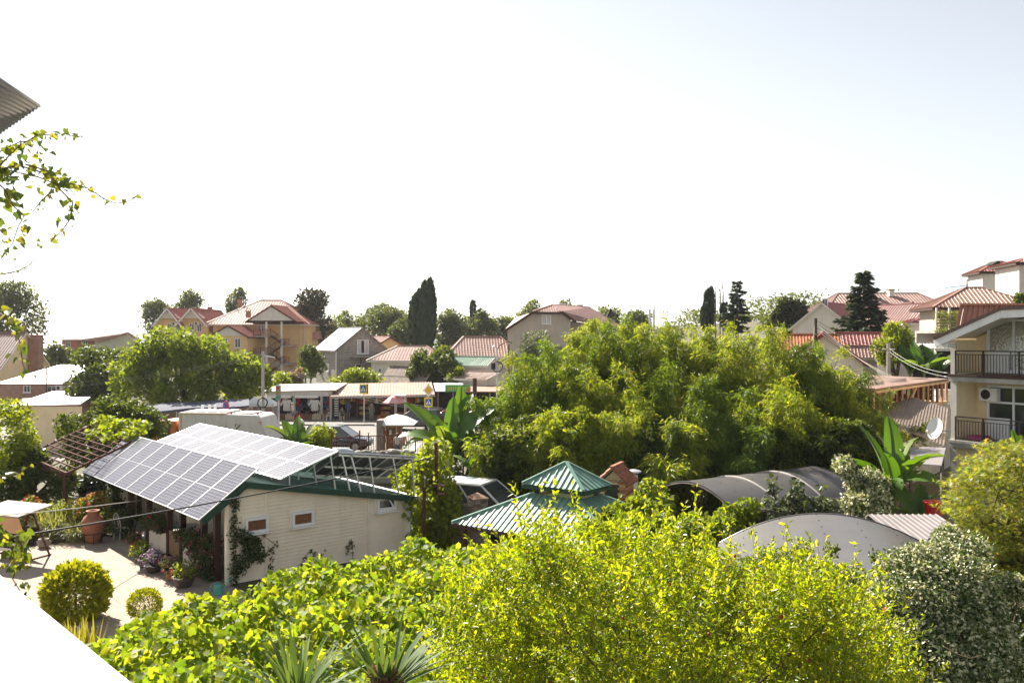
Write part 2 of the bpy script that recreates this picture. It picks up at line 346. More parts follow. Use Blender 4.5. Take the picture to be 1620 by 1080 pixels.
LM = dict(
    far = leafmat('far foliage', [(.065,.09,.026),(.095,.12,.032),(.125,.145,.04)], .3, .6, .3),
    faryel = leafmat('far sunny foliage', [(.07,.1,.02),(.11,.14,.028),(.15,.16,.04)], .35, .6, .3),
    fardark = leafmat('dark evergreen foliage', [(.022,.036,.016),(.035,.05,.02),(.055,.065,.028)], .2, .5, .4),
    rusty = leafmat('magnolia foliage', [(.022,.034,.014),(.04,.045,.018),(.12,.07,.03)], .15, .4, .5),
    conif = leafmat('conifer needles', [(.02,.036,.022),(.035,.055,.03),(.05,.075,.04)], .15, .6, .2),
    cypress = leafmat('cypress foliage', [(.016,.032,.014),(.025,.045,.018),(.04,.06,.025)], .12, .6, .2),
    mid = leafmat('fresh green foliage', [(.09,.14,.018),(.14,.19,.024),(.2,.23,.035)], .48, .6, .2),
    midd = leafmat('olive green foliage', [(.045,.075,.016),(.075,.105,.02),(.11,.135,.032)], .38, .5, .3),
    lime = leafmat('lime green foliage', [(.12,.18,.014),(.18,.23,.018),(.25,.27,.028)], .45, .5, .35),
    silver = leafmat('silver olive foliage', [(.1,.12,.075),(.16,.18,.12),(.22,.23,.16)], .3, .6, .3, (1.2,1.2,.8)),
    bamboo = leafmat('bamboo leaves', [(.1,.165,.018),(.165,.23,.026),(.25,.29,.042),(.33,.32,.08)], .48, .5, .25),
    bamboog = leafmat('bamboo dark leaves', [(.065,.12,.016),(.11,.17,.022),(.17,.22,.035)], .42, .45, .35),
    grape = leafmat('vine leaves', [(.09,.16,.018),(.15,.22,.025),(.21,.27,.028),(.3,.31,.035)], .52, .6, .25),
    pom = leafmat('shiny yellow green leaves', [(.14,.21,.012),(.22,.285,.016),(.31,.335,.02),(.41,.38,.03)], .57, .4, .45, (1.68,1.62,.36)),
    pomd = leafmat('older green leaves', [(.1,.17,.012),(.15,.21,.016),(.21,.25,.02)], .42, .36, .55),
    varieg = leafmat('variegated leaf green', [(.04,.075,.022),(.07,.115,.032),(.12,.16,.055)], .3, .4, .5),
    variegw = leafmat('variegated leaf cream', [(.55,.54,.32),(.66,.63,.42),(.44,.47,.25)], .3, .45, .5, (1.1,1.05,.8)),
    maple = leafmat('maple leaves', [(.12,.17,.028),(.19,.23,.038),(.24,.25,.05),(.28,.23,.06)], .45, .5, .3),
    banana = leafmat('banana leaf', [(.045,.11,.014),(.07,.145,.018),(.1,.18,.024),(.15,.19,.03)], .38, .42, .45, (1.7,1.7,.4)),
    creeper = leafmat('creeper leaves', [(.035,.06,.018),(.05,.08,.02),(.08,.1,.03)], .3, .5, .35),
    golden = leafmat('golden conifer sprays', [(.16,.2,.014),(.24,.26,.018),(.34,.32,.025)], .35, .6, .25),
    grassp = leafmat('pale striped grass', [(.2,.23,.1),(.3,.32,.16),(.4,.4,.22)], .4, .5, .3),
    sword = leafmat('sword leaf', [(.06,.11,.035),(.09,.14,.05),(.13,.18,.08)], .25, .65, .25),
    swordy = leafmat('yellow sword leaf', [(.2,.19,.03),(.3,.26,.04),(.16,.17,.03)], .4, .45, .4),
    dry = leafmat('dry flower stalks', [(.22,.12,.08),(.3,.18,.12),(.38,.25,.16)], .2, .8, .2, (1.2,1,.8)),
    ivy = leafmat('hanging vine leaf', [(.05,.09,.02),(.08,.12,.025),(.14,.17,.03),(.28,.26,.04)], .4, .4, .5),
    redf = leafmat('red petals', [(.45,.01,.02),(.55,.02,.04),(.5,.04,.06)], .3, .6, .3, (1.2,.8,.8)),
    pinkf = leafmat('pink petals', [(.55,.08,.14),(.6,.15,.2),(.5,.04,.1)], .3, .6, .3, (1.2,.9,.9)),
    lilac = leafmat('lilac petals', [(.4,.26,.42),(.5,.34,.48),(.3,.2,.34)], .3, .6, .3, (1.2,1,1.2)),
    orangef = leafmat('orange flowers', [(.5,.14,.05),(.6,.25,.12),(.45,.3,.05)], .3, .6, .3, (1.2,.9,.8)),
)
def tree(name, label, base, blob, n, size, m, trunk_r=.2, shape='dia', group=None, bark=None, limbs=6, cat='tree', lo=.5, **kw):
    root = thing(name, label, cat, base, group, world=True)
    v, f = scatter(blob, n, size, shape, lo, **kw)
    link('crown', tri_mesh('crown', v, f, m), root)
    cc = blob[0]; k = min(limbs, len(cc)); idx = rng.choice(len(cc), k, replace=False)
    limb_mesh(base, cc[idx], trunk_r).build('trunk', bark or M['bark'], root)
    return root
def ptree(name, label, px0, px1, py0, py1, Y, n, m, size=None, k=26, depth=None, group=None, sub=.34, base_z=None, **kw):
    """broadleaf tree whose crown spans the given photo pixels at distance Y"""
    cx = XW((px0+px1)/2, Y); rx = (px1-px0)/2/F*Y; zt, zb = ZW(py0, Y), ZW(py1, Y); rz = (zt-zb)/2
    b = (cx, Y, gh(cx, Y) if base_z is None else base_z); c = (cx, Y, (zt+zb)/2)
    B = blobs(c, (rx, depth or rx, rz), k, sub)
    return tree(name, label, b, B, n, size or .05*min(rx, rz)+.12, m, trunk_r=.05*min(rx, 6)+.06, group=group, **kw)

# ------------------------------------------------------------------ the setting: terrain, road, sea
def terrain():
    xs = np.concatenate([np.arange(-400,-60,20), np.arange(-60,60,3.0), np.arange(60,401,20)]); ys = np.concatenate([np.arange(-25,130,3.0), np.arange(130,660,15)])
    X, Y = np.meshgrid(xs, ys); Z = ground_h(X, Y) - .012
    v = np.stack([X, Y, Z], -1).reshape(-1,3); nx = len(xs)
    i = (np.arange(len(ys)-1)[:,None]*nx + np.arange(nx-1)).ravel()
    f = np.concatenate([np.stack([i, i+1, i+nx+1], 1), np.stack([i, i+nx+1, i+nx], 1)])
    me = tri_mesh('ground', v, f, mat('garden soil and grass', (.055,.06,.025), .95, .4, .35, .6, 4, col2=(.12,.1,.06)))
    me.polygons.foreach_set('use_smooth', [True]*len(me.polygons)); tag(link('ground', me), kind='structure')
terrain()
mb = MB(); mb.add([(-9000,300,-26),(9000,300,-26),(30000,45000,-26),(-30000,45000,-26)], [(0,1,2,3)])
tag(mb.build('sea', mat('sea water', (.06,.11,.16), .25, .05, .02, .3, .4, spec=.5)), kind='structure')
mb = MB()                                         # road in front of the stalls
mb.add([(-60,56.5,.004),(30,56.5,.004),(30,79,.004),(-60,79,.004)], [(0,1,2,3)])
tag(mb.build('road', mat('worn asphalt', (.2,.18,.16), .9, .15, .5, .3, 60, dirt=.25)), kind='structure')
mb = MB()
for k in range(7): mb.add([(-9.5+k*1.1,62,.008),(-8.95+k*1.1,62,.008),(-8.95+k*1.1,66,.008),(-9.5+k*1.1,66,.008)], [(0,1,2,3)])
tag(mb.build('road_marking', paint('worn road paint', (.5,.48,.44))), kind='structure')
mb = MB(); mb.box(-60,30,79,92,-.05,.13)
tag(mb.build('pavement', mat('pavement slabs', (.2,.18,.16), .9, .2, 1.2, .3, 30)), kind='structure')
kb = thing('kerb', None, None, (0,78.9,0), world=True); tag(kb, kind='structure')
for k in range(24):
    q = MB(); x = -27+k*1.5; q.box(x, x+1.485, 78.78, 78.997, -.05, .15); q.build('kerb_stone', M['conc'], kb)
# ------------------------------------------------------------------ windows and houses
def window(root, c, ux, nrm, w, h, mull=1, fm=None, gm=None, fw=.07, trans=None, name='window'):
    """window standing proud of a wall: c centre on the wall plane, ux along the wall, nrm out of it"""
    c, ux, nrm = Vector(c), Vector(ux).normalized(), Vector(nrm).normalized(); up = Vector((0,0,1))
    mb = MB(); d = nrm*.045
    for s in (-1,1):
        mb.obox(c + ux*s*(w/2-fw/2) + d, ux*fw/2, nrm*.05, up*h/2)
        mb.obox(c + up*s*(h/2-fw/2) + d, ux*(w/2-fw), nrm*.05, up*fw/2)
    for k in range(mull):
        mb.obox(c + ux*(-w/2 + w*(k+1)/(mull+1)) + d, ux*fw*.4, nrm*.045, up*(h/2-fw))
    if trans: mb.obox(c + up*(h/2-fw-trans*h) + d, ux*(w/2-fw), nrm*.04, up*fw*.4)
    mb.obox(c - up*(h/2+.03) + nrm*.08, ux*(w/2+.05), nrm*.09, up*.025)
    fo = mb.build(name, fm or M['pvc'], root)
    q = MB(); q.obox(c + nrm*.022, ux*(w/2-fw*.9), nrm*.014, up*(h/2-fw*.9)); q.build('pane', gm or M['glass'], fo)
    return fo
def face_frame(face, w, d):
    return {'f': (Vector((0,-d/2,0)), Vector((1,0,0)), Vector((0,-1,0))), 'b': (Vector((0,d/2,0)), Vector((-1,0,0)), Vector((0,1,0))),
            'l': (Vector((-w/2,0,0)), Vector((0,-1,0)), Vector((-1,0,0))), 'r': (Vector((w/2,0,0)), Vector((0,1,0)), Vector((1,0,0)))}[face]
def put_windows(root, wins, w, d, **kw):
    for (fc, u, z, ww, hh, *r) in wins:
        o, ux, n = face_frame(fc, w, d)
        window(root, o + ux*u + Vector((0,0,z)), ux, n, ww, hh, *(r[:1] or [1]), **kw)
def chimney(parent, x, y, z0, z1, s=.45, m=None):
    q = MB(); q.box(x-s/2, x+s/2, y-s/2, y+s/2, z0, z1); q.box(x-s*.62, x+s*.62, y-s*.62, y+s*.62, z1, z1+.08)
    c = q.build('chimney', m or M['brick'], parent)
    q = MB(); q.prism([(x-s*.7, z1+.3), (x, z1+.55), (x+s*.7, z1+.3), (x, z1+.5)], y-s*.6, y+s*.6)
    for sx in (-1,1): q.box(x+sx*s*.45-.03, x+sx*s*.45+.03, y-.03, y+.03, z1+.08, z1+.42)
    q.build('cowl', M['dark'], c)
def hip_roof(w, d, z, rh, rl, mt, parent, pitch=.3, h=.035, row=.35, name='roof', soffit=None, cx=0, cy=0):
    """hip roof over footprint w x d centred at cx, cy with a ridge of length rl along x"""
    mb = MB(); a = (w-rl)/2
    A, B, C_, D = [Vector((cx+sx*w/2, cy+sy*d/2, z)) for sx, sy in ((-1,-1),(1,-1),(1,1),(-1,1))]
    mb.ribbed(A, B, Vector((0, d/2, rh)), a, w-a, pitch, h, row)
    mb.ribbed(C_, D, Vector((0, -d/2, rh)), a, w-a, pitch, h, row)
    mb.ribbed(B, C_, Vector((-a, 0, rh)), d/2, d/2, pitch, h, row)
    mb.ribbed(D, A, Vector((a, 0, rh)), d/2, d/2, pitch, h, row)
    for p, q in ((A, Vector((cx-rl/2, cy, z+rh))), (D, Vector((cx-rl/2, cy, z+rh))), (B, Vector((cx+rl/2, cy, z+rh))), (C_, Vector((cx+rl/2, cy, z+rh)))):
        mb.beam(p + Vector((0,0,.03)), q + Vector((0,0,.05)), .18, .07)
    if rl > .2: mb.beam((cx-rl/2, cy, z+rh+.05), (cx+rl/2, cy, z+rh+.05), .2, .08)
    o = mb.build(name, mt, parent, fix=False)
    q = MB(); q.box(cx-w/2+.01, cx+w/2-.01, cy-d/2+.01, cy+d/2-.01, z-.2, z-.02); q.build('eaves_board', soffit or M['offw'], o)
    return o
def gable_roof(w, d, z, rh, over, mt, parent, pitch=.3, h=.035, row=.35, trim=None, cx=0, cy=0, off=0, name='roof'):
    """ridge along y at x = cx+off; w across, d along"""
    mb = MB(); hw = w/2+over; hd = d/2+over; xr = cx+off
    sl = rh/(w/2); zl = z-over*rh/(w/2+off); zr = z-over*rh/(w/2-off)
    mb.ribbed((cx-hw, cy-hd, zl), (cx-hw, cy+hd, zl), (xr-cx+hw, 0, z+rh-zl), 0, 2*hd, pitch, h, row)
    mb.ribbed((cx+hw, cy+hd, zr), (cx+hw, cy-hd, zr), (xr-cx-hw, 0, z+rh-zr), 0, 2*hd, pitch, h, row)
    mb.beam((xr, cy-hd, z+rh+.04), (xr, cy+hd, z+rh+.04), .22, .08)
    o = mb.build(name, mt, parent, fix=False)
    q = MB()
    for sy in (-1, 1):
        y = cy+sy*(hd-.02)
        q.beam((cx-hw, y, zl-.1), (xr, y, z+rh-.1), .05, .2); q.beam((cx+hw, y, zr-.1), (xr, y, z+rh-.1), .05, .2)
    for x, zz in ((cx-hw, zl), (cx+hw, zr)): q.beam((x, cy-hd+.05, zz-.1), (x, cy+hd-.05, zz-.1), .06, .18)
    th = .06                                       # boarded underside
    for x, zz in ((cx-hw+.03, zl), (cx+hw-.03, zr)): q.slab([(x, cy-hd+.04, zz-.05), (x, cy+hd-.04, zz-.05), (xr, cy+hd-.04, z+rh-.05), (xr, cy-hd+.04, z+rh-.05)], -.03 if x < cx else -.03)
    q.build('bargeboard', trim or M['offw'], o)
    return o
def gable_walls(root, w, d, wh, rh, mt, off=0, cx=0, cy=0, z0=-.6, name='wall'):
    mb = MB(); mb.prism([(cx-w/2, z0), (cx+w/2, z0), (cx+w/2, wh), (cx+off, wh+rh), (cx-w/2, wh)], cy-d/2, cy+d/2)
    return mb.build(name, mt, root)
def box_walls(root, w, d, wh, mt, cx=0, cy=0, z0=-.6, name='wall'):
    mb = MB(); mb.box(cx-w/2, cx+w/2, cy-d/2, cy+d/2, z0, wh); return mb.build(name, mt, root)
def railing(root, p, q, h=1.0, n=12, m=None, name='railing', post=.045):
    p, q = Vector(p), Vector(q); m = m or M['iron']; up = Vector((0,0,1))
    mb = MB(); mb.beam(p+up*h, q+up*h, .05, .05); mb.beam(p+up*(h-.15), q+up*(h-.15), .03, .03); mb.beam(p+up*.1, q+up*.1, .035, .035)
    for t in (0, .5, 1): x = p.lerp(q, t); mb.beam(x, x+up*h, post, post)
    o = mb.build(name, m, root)
    for k in range(1, n):
        if k*2 == n: continue
        x = p.lerp(q, k/n); b = MB(); b.beam(x+up*.11, x+up*(h-.15), .022, .022); b.build('baluster', m, o)
    return o

# hotel with three gables and an outside staircase (Y = 140, 10 px per metre)
def hotel():
    Y = 140; cx = XW(400, Y); bz = gh(cx, Y)
    X = lambda px: XW(px, Y)-cx
    Z = lambda py: ZW(py, Y)-bz
    r = thing('hotel', 'three storey ochre hotel with red tiled hip roof, white gables and outside stairs', 'hotel', (cx, Y, bz))
    mb = MB(); mb.box(X(330), X(483), 2, 17, -.8, Z(511)); mb.box(X(246), X(332), 4, 15, -.8, Z(511)); mb.build('wall', M['ochre'], r)
    hip_roof(X(488)-X(318), 17.5, Z(513), Z(471)-Z(513), 3.6, M['redtile'], r, .45, .05, .5, cx=(X(488)+X(318))/2, cy=9.5)
    for k, (a, ap, b) in enumerate(((240,262,286),(276,298,326))):   # twin front gables
        w = X(b)-X(a)
        gable_walls(r, w-.4, 12, Z(512), Z(489)-Z(513), M['ochre'], cx=X((a+b)/2), cy=7.6, z0=-.8, name='gable_wall')
        gable_roof(w-.6, 14, Z(511), Z(487)-Z(511), .35, M['redtile'], r, .45, .05, .5, cx=X((a+b)/2), cy=7.5, trim=M['white'], name='gable_roof')
        q = MB(); q.prism([(X(a+6), Z(503)), (X(b-6), Z(503)), (X((a+b)/2), Z(489.5))], 1.3, 1.45); q.build('pediment', M['white'], r)
        for px in (a+22, a+34):
            window(r, (X(px), 1.595, Z(518)), (1,0,0), (0,-1,0), .8, 1.3)
        ac(r, (X(a+30), 1.595, Z(511.5)), (1,0,0), (0,-1,0), .8)
    w = X(476)-X(398)                               # right porch gable on two columns
    gable_roof(w-.4, 11.5, Z(507), Z(483.5)-Z(507), .3, M['redtile'], r, .45, .05, .5, cx=X(437), cy=3.0, trim=M['rust'], name='gable_roof')
    q = MB(); q.prism([(X(402), Z(507.5)), (X(472), Z(507.5)), (X(437), Z(484.5))], -2.85, -2.7); q.build('pediment', M['offw'], r)
    for px in (428.5, 452): q = MB(); q.box(X(px)-.14, X(px)+.14, -2.6, -2.32, -.8, Z(507)-.22); q.build('column', M['offw'], r)
    for i, (z, a, b) in enumerate(((Z(531), 409, 430), (Z(559.5), 409, 430), (Z(546), 451, 464), (Z(574), 451, 464))):
        q = MB(); q.box(X(a), X(b), -2.7, 2, z-.2, z); sl = q.build('landing', M['conc'], r)
        railing(r, (X(a), -2.66, z), (X(b), -2.66, z), 1.0, 8, M['rust'], post=.08)
        q = MB(); q.box(X(a)+.4*(i>1), X(b)-.3, -2.64, -2.58, z+.2, z+.72); q.build('balcony_panel', paint('pinkish panel', (.36,.19,.16)), r)
    for a, b, z0, z1 in ((430, 451, Z(559.5), Z(546)), (451, 430, Z(546), Z(531)), (430, 451, Z(588), Z(574)), (451, 430, Z(574), Z(559.5))):
        q = MB(); n = 8
        yo = -2.0 if a < b else -.9
        for k in range(n):
            t = k/n; x = X(a)+(X(b)-X(a))*t; zz = z0+(z1-z0)*(k+1)/n
            q.box(min(x, x+(X(b)-X(a))/n), max(x, x+(X(b)-X(a))/n), yo, yo+1, zz-.24, zz)
        st = q.build('stair_flight', M['rust'], r)
        railing(st, (X(a), yo-.03, z0+.1), (X(b), yo-.03, z1+.1), 1.0, 10, M['rust'], post=.08)
    for px, py in ((472, 530), (472, 556)):
        z = Z(py+5); q = MB(); q.box(X(483), X(490), 5, 9, z-.15, z); q.box(X(489.4), X(490), 5, 9, z, z+1); q.box(X(483), X(489.4), 4.95, 5.0, z, z+1); q.build('balcony', paint('balcony pink', (.42,.2,.17)), r)
    w = X(411)-X(348)                               # low side wing with its own gable
    gable_walls(r, w-.5, 9, Z(531), Z(515.5)-Z(531), M['ochre'], cx=X(379.5), cy=-1.2, z0=-.8, name='wing_wall')
    gable_roof(w-.5, 9, Z(531), Z(515)-Z(531), .35, M['redtile'], r, .45, .05, .5, cx=X(379.5), cy=-1.2, trim=M['rust'], name='wing_roof')
    q = MB(); q.prism([(X(354), Z(531)), (X(405), Z(531)), (X(379.5), Z(517))], -5.78, -5.71); q.build('pediment', M['offw'], r)
    for px in (374.5, 394): window(r, (X(px), -5.71, Z(542)), (1,0,0), (0,-1,0), .9, 1.4)
    for px in (404, 411): window(r, (X(px), 1.995, Z(519)), (1,0,0), (0,-1,0), .6, 1.6)
    for px, y, z0, z1 in ((352, 9, Z(482), Z(470.5)), (390, 10, Z(480), Z(475)), (424, 12, Z(490), Z(482)), (388.5, 1.5, Z(502), Z(492)), (310, 6.5, Z(488), Z(484))):
        chimney(r, X(px), y, z0, z1, .65)
    for px in (338, 470, 477): q = MB(); q.tube([(X(px), 1.9, -.5), (X(px), 1.9, Z(513))], .06, 6); q.build('downpipe', M['offw'], r)
    q = MB(); q.beam((X(342),8,Z(478)),(X(342),8,Z(462)),.06); q.beam((X(339),8,Z(464)),(X(345),8,Z(464)),.05); q.beam((X(340),8,Z(467)),(X(344),8,Z(467)),.05); q.build('antenna', M['galv'], r)
    q = MB(); q.tube([(X(322),.7,Z(513.4)),(X(486),.7,Z(513.4))],.09,6); q.build('gutter', M['offw'], r)
def ac(root, c, ux, n, s=1.0):
    c, ux, n = Vector(c), Vector(ux).normalized(), Vector(n).normalized(); up = Vector((0,0,1))
    q = MB(); q.obox(c + n*.2*s, ux*.42*s, n*.14*s, up*.29*s)
    for k in (-1,1): q.obox(c + ux*k*.3*s + n*.1*s - up*.32*s, ux*.02, n*.12*s, up*.02)
    a = q.build('air_conditioner', M['white'], root)
    q = MB(); q.disc(c + n*.345*s - ux*.1*s, n, .22*s, .015*s, 18); f = q.build('fan_grille', M['dark'], a)
    return a
hotel()

def block_house():
    Y = 110; k = F/Y
    rz = R(33); c = P(540, 560, Y); bz = gh(c.x, Y)-.0
    r = thing('block_house', 'unfinished grey block house with a white metal roof and an open upstairs window', 'house', (c.x+.9, Y+4.0, bz), rz=0)
    w, d, wh = 6.4, 9.0, ZW(551, Y)-bz; rh = ZW(518, Y)-ZW(551, Y)
    r.rotation_euler = (0,0,R(28)); r.location = (XW(569, Y+3)+ -1.4, Y+4.2, bz)
    gable_walls(r, w, d, wh, rh, M['block'])
    gable_roof(w, d, wh, rh, .3, M['whiteroof'], r, .4, .03, 0, trim=M['greywood'])
    window(r, (.15, -d/2, wh+.2), (1,0,0), (0,-1,0), 1.5, 1.75, 2, gm=M['curtain'])
    q = MB(); q.obox((.12, -d/2-.05, wh+.2), (.17,0,0), (0,.035,0), (0,0,.75)); q.build('open_sash_gap', M['dark'], r)
    window(r, (-.4, -d/2, 1.5), (1,0,0), (0,-1,0), .8, 2.0, 0); window(r, (1.8, -d/2, 1.75), (1,0,0), (0,-1,0), .75, 1.5, 0, gm=M['curtain'])
    window(r, (-w/2, 2.6, 1.9), (0,-1,0), (-1,0,0), .7, .9, 1); window(r, (-w/2, -1.0, 2.0), (0,-1,0), (-1,0,0), .8, 1.0, 1)
    q = MB(); q.box(-1.4, 2.6, -d/2-1.1, -d/2-.002, wh-1.1, wh-.98); q.build('balcony_slab', M['conc'], r)
    for x in (-.4, 1.6): q = MB(); q.beam((x, -d/2-.95, .4), (x, -d/2-.95, wh-1.1), .07); q.build('balcony_post', M['iron'], r)
    railing(r, (-1.3, -d/2-1.0, .3), (2.4, -d/2-1.0, .3), .9, 14, M['iron'])
    q = MB(); q.box(-1.5, 2.6, -d/2-1.15, -d/2-.002, .1, .3); q.build('porch_slab', M['conc'], r)
    q = MB(); q.tube([(-w/2-.08, -d/2-.1, 0), (-w/2-.08, -d/2-.1, wh-.1)], .07, 6); q.build('downpipe', M['pvc'], r)
block_house()

def simple_gable(name, label, px, Y, w, d, z_eave, z_ridge, rz, wallm, roofm, pitch=.35, row=.4, wins=(), trim=None, ridge='y', over=.35, cat='house', h=.035, dy=0, bz=None):
    cx = XW(px, Y); bz = gh(cx, Y) if bz is None else bz
    r = thing(name, label, cat, (cx, Y+dy, bz), rz=rz + (R(90) if ridge == 'x' else 0))
    gable_walls(r, w, d, z_eave-bz, z_ridge-z_eave, wallm)
    gable_roof(w, d, z_eave-bz, z_ridge-z_eave, over, roofm, r, pitch, h, row, trim)
    put_windows(r, wins, w, d)
    return r
def simple_hip(name, label, px, Y, w, d, z_eave, z_ridge, rl, rz, wallm, roofm, pitch=.35, row=.4, wins=(), over=.5, cat='house', h=.035, bz=None, fascia=None):
    cx = XW(px, Y); bz = gh(cx, Y) if bz is None else bz
    r = thing(name, label, cat, (cx, Y, bz), rz=rz)
    box_walls(r, w-2*over, d-2*over, z_eave-bz-.1, wallm)
    hip_roof(w, d, z_eave-bz, z_ridge-z_eave, rl, roofm, r, pitch, h, row, soffit=fascia)
    put_windows(r, wins, w-2*over, d-2*over)
    return r
# clipped hip house in the middle distance
def clipped_house():
    Y = 105; X0 = XW(800, Y); bz = gh(0, Y); Z = lambda py: ZW(py, Y)-bz
    r = thing('tan_house', 'tan house with a clipped brown gable and small white window above the bamboo', 'house', (0, Y, bz))
    X = lambda px: XW(px, Y)
    mb = MB(); poly = [(X(803),-.6),(X(903),-.6),(X(903),Z(503)),(X(890),Z(493)),(X(846),Z(493)),(X(803),Z(521))]
    mb.prism(poly, 0, 11); mb.prism([(X(903.2),-.6),(X(985),-.6),(X(985),Z(521)),(X(905),Z(507))], 1.5, 10.9); mb.build('wall', M['tan'], r)
    q = MB(); ri = Vector((X(877), 4.0, Z(480.5))); rr = Vector((X(940), 6.5, Z(484)))
    a, b, c, d = Vector((X(797),-.5,Z(523))), Vector((X(842),-.5,Z(493.5))), Vector((X(889),-.5,Z(493.5))), Vector((X(911),-.5,Z(508)))
    q.ribbed(b, c, Vector((0, 4.5, ri.z-b.z)), (ri.x-b.x), (ri.x-b.x)+.02, .3, .03, .45)
    q.slab([a, b, ri, Vector((X(815), 11, Z(500)))], -.12); q.slab([a, Vector((X(815), 11, Z(500))), Vector((X(800),11.5,Z(523)))], -.12)
    e0, e1 = Vector((X(905), 0.6, Z(524))), Vector((X(1000), 3.0, Z(524)))
    q.slab([c, d, e1, rr, ri], .12)
    q.slab([rr, e1, Vector((X(1000), 12, Z(520)))], .12)
    q.beam(ri + Vector((0,0,.06)), c + Vector((0,0,.08)), .25, .1); q.beam(ri + Vector((0,0,.06)), b + Vector((0,0,.08)), .25, .1); q.beam(ri + Vector((0,0,.08)), rr + Vector((0,0,.08)), .25, .1)
    ro = q.build('roof', M['browntile'], r)
    q = MB(); q.beam(a + Vector((0,-.03,-.1)), b + Vector((0,-.03,-.1)), .1, .3); q.beam(b + Vector((0,-.03,-.12)), c + Vector((0,-.03,-.12)), .1, .26); q.beam(c + Vector((0,-.03,-.1)), d + Vector((0,-.03,-.1)), .1, .3); q.build('bargeboard', M['darkwood'], ro)
    window(r, (X(864.5), 0, Z(505)), (1,0,0), (0,-1,0), 1.1, 1.1, 1, gm=M['curtain'])
    for px in (967, 978): window(r, (X(px), 1.5, Z(538)), (1,0,0), (0,-1,0), .6, 1.1, 0)
    for px, z0, z1 in ((895, Z(484), Z(479)), (924, Z(486), Z(480.5))): q = MB(); q.box(X(px)-.35, X(px)+.35, 6, 6.7, z0-1, z1); q.box(X(px)-.42, X(px)+.42, 5.93, 6.77, z1, z1+.12); q.build('chimney', M['white'], ro)
    q = MB(); q.lathe([(.9, Z(502)), (.75, Z(500)), (.03, Z(484))], 8, (X(979), 9, 0)); q.build('turret_cap', M['dark'], r)
    q = MB(); q.lathe([(.6, Z(520)), (.6, Z(502))], 8, (X(979), 9, 0)); q.build('turret', M['tan'], r)
clipped_house()
# smaller middle-distance buildings
simple_gable('small_house', 'small ochre house peeping out behind the grey block house', 605, 128, 6, 7, ZW(552,128), ZW(532,128), R(25), M['ochre'], M['redtile'], trim=M['rust'])
simple_hip('low_house', 'low white house with a faded pink hip roof beside the block house', 652, 108, 9.5, 8, ZW(569,108), ZW(547,108), 3.5, R(-4), M['offw'], M['pinkroof'], wins=[('f',-3.2,1.9,.4,.5,0)])
simple_hip('pink_roof_house', 'house with a broad pale pink tiled roof left of the tan house', 762, 112, 9.6, 8.5, ZW(563,112), ZW(532,112), 4.6, R(6), M['offw'], M['pinkroof'])
simple_gable('green_roof_house', 'small house with a faded green sheet roof in front of the pink roof', 745, 97, 4.2, 5.2, ZW(575,97), ZW(564,97), R(70), M['offw'], M['greenroofold'], .25, 0, over=.3)
simple_gable('cream_annexe', 'low cream annexe with a sloping roof edge behind the market stalls', 757, 93, 5.5, 4.5, ZW(596,93), ZW(588,93), R(64), M['offw'], M['pinkroof'], .25, 0, over=.25, wins=[('l',-.6,1.4,.5,.6,0)])
def old_shed():
    Y = 93; r = thing('old_shed', 'weathered wooden shed with a patched grey slate roof behind the stalls', 'shed', (XW(648,Y), Y+2.2, gh(-10,Y)), rz=R(62))
    b = gh(-10, Y); ze, zr = ZW(608,Y)-b, ZW(582,Y)-b
    gable_walls(r, 4.2, 5.4, ze, zr-ze, M['greywood'])
    for side in (-1,1):                             # roof of separate sheets
        for i in range(6):
            for j in range(2):
                q = MB(); hw = 2.1+.35; y0 = -2.95+i*.985; t0, t1 = j*.5, j*.5+.53
                lift = .035*(1-j)+.0+rnd.uniform(0,.02)+.018*(i%2)
                pt = lambda t, y: (side*(hw*(1-t)), y, ze-.35*(zr-ze)/2.1 + (zr-ze)*(1+.35/2.1)*t + .05 + lift*0 + (.04 if j else 0))
                q.slab([pt(t0,y0+.008*(i%2)), pt(t0,y0+.975), pt(t1,y0+.975), pt(t1,y0)], .02+.01*(i%2)); q.build('roof_sheet', M['oldroof'], r)
    q = MB(); q.beam((0,-2.98,zr+.12),(0,2.98,zr+.12),.25,.06); q.build('ridge_cap', M['oldroof'], r)
old_shed()
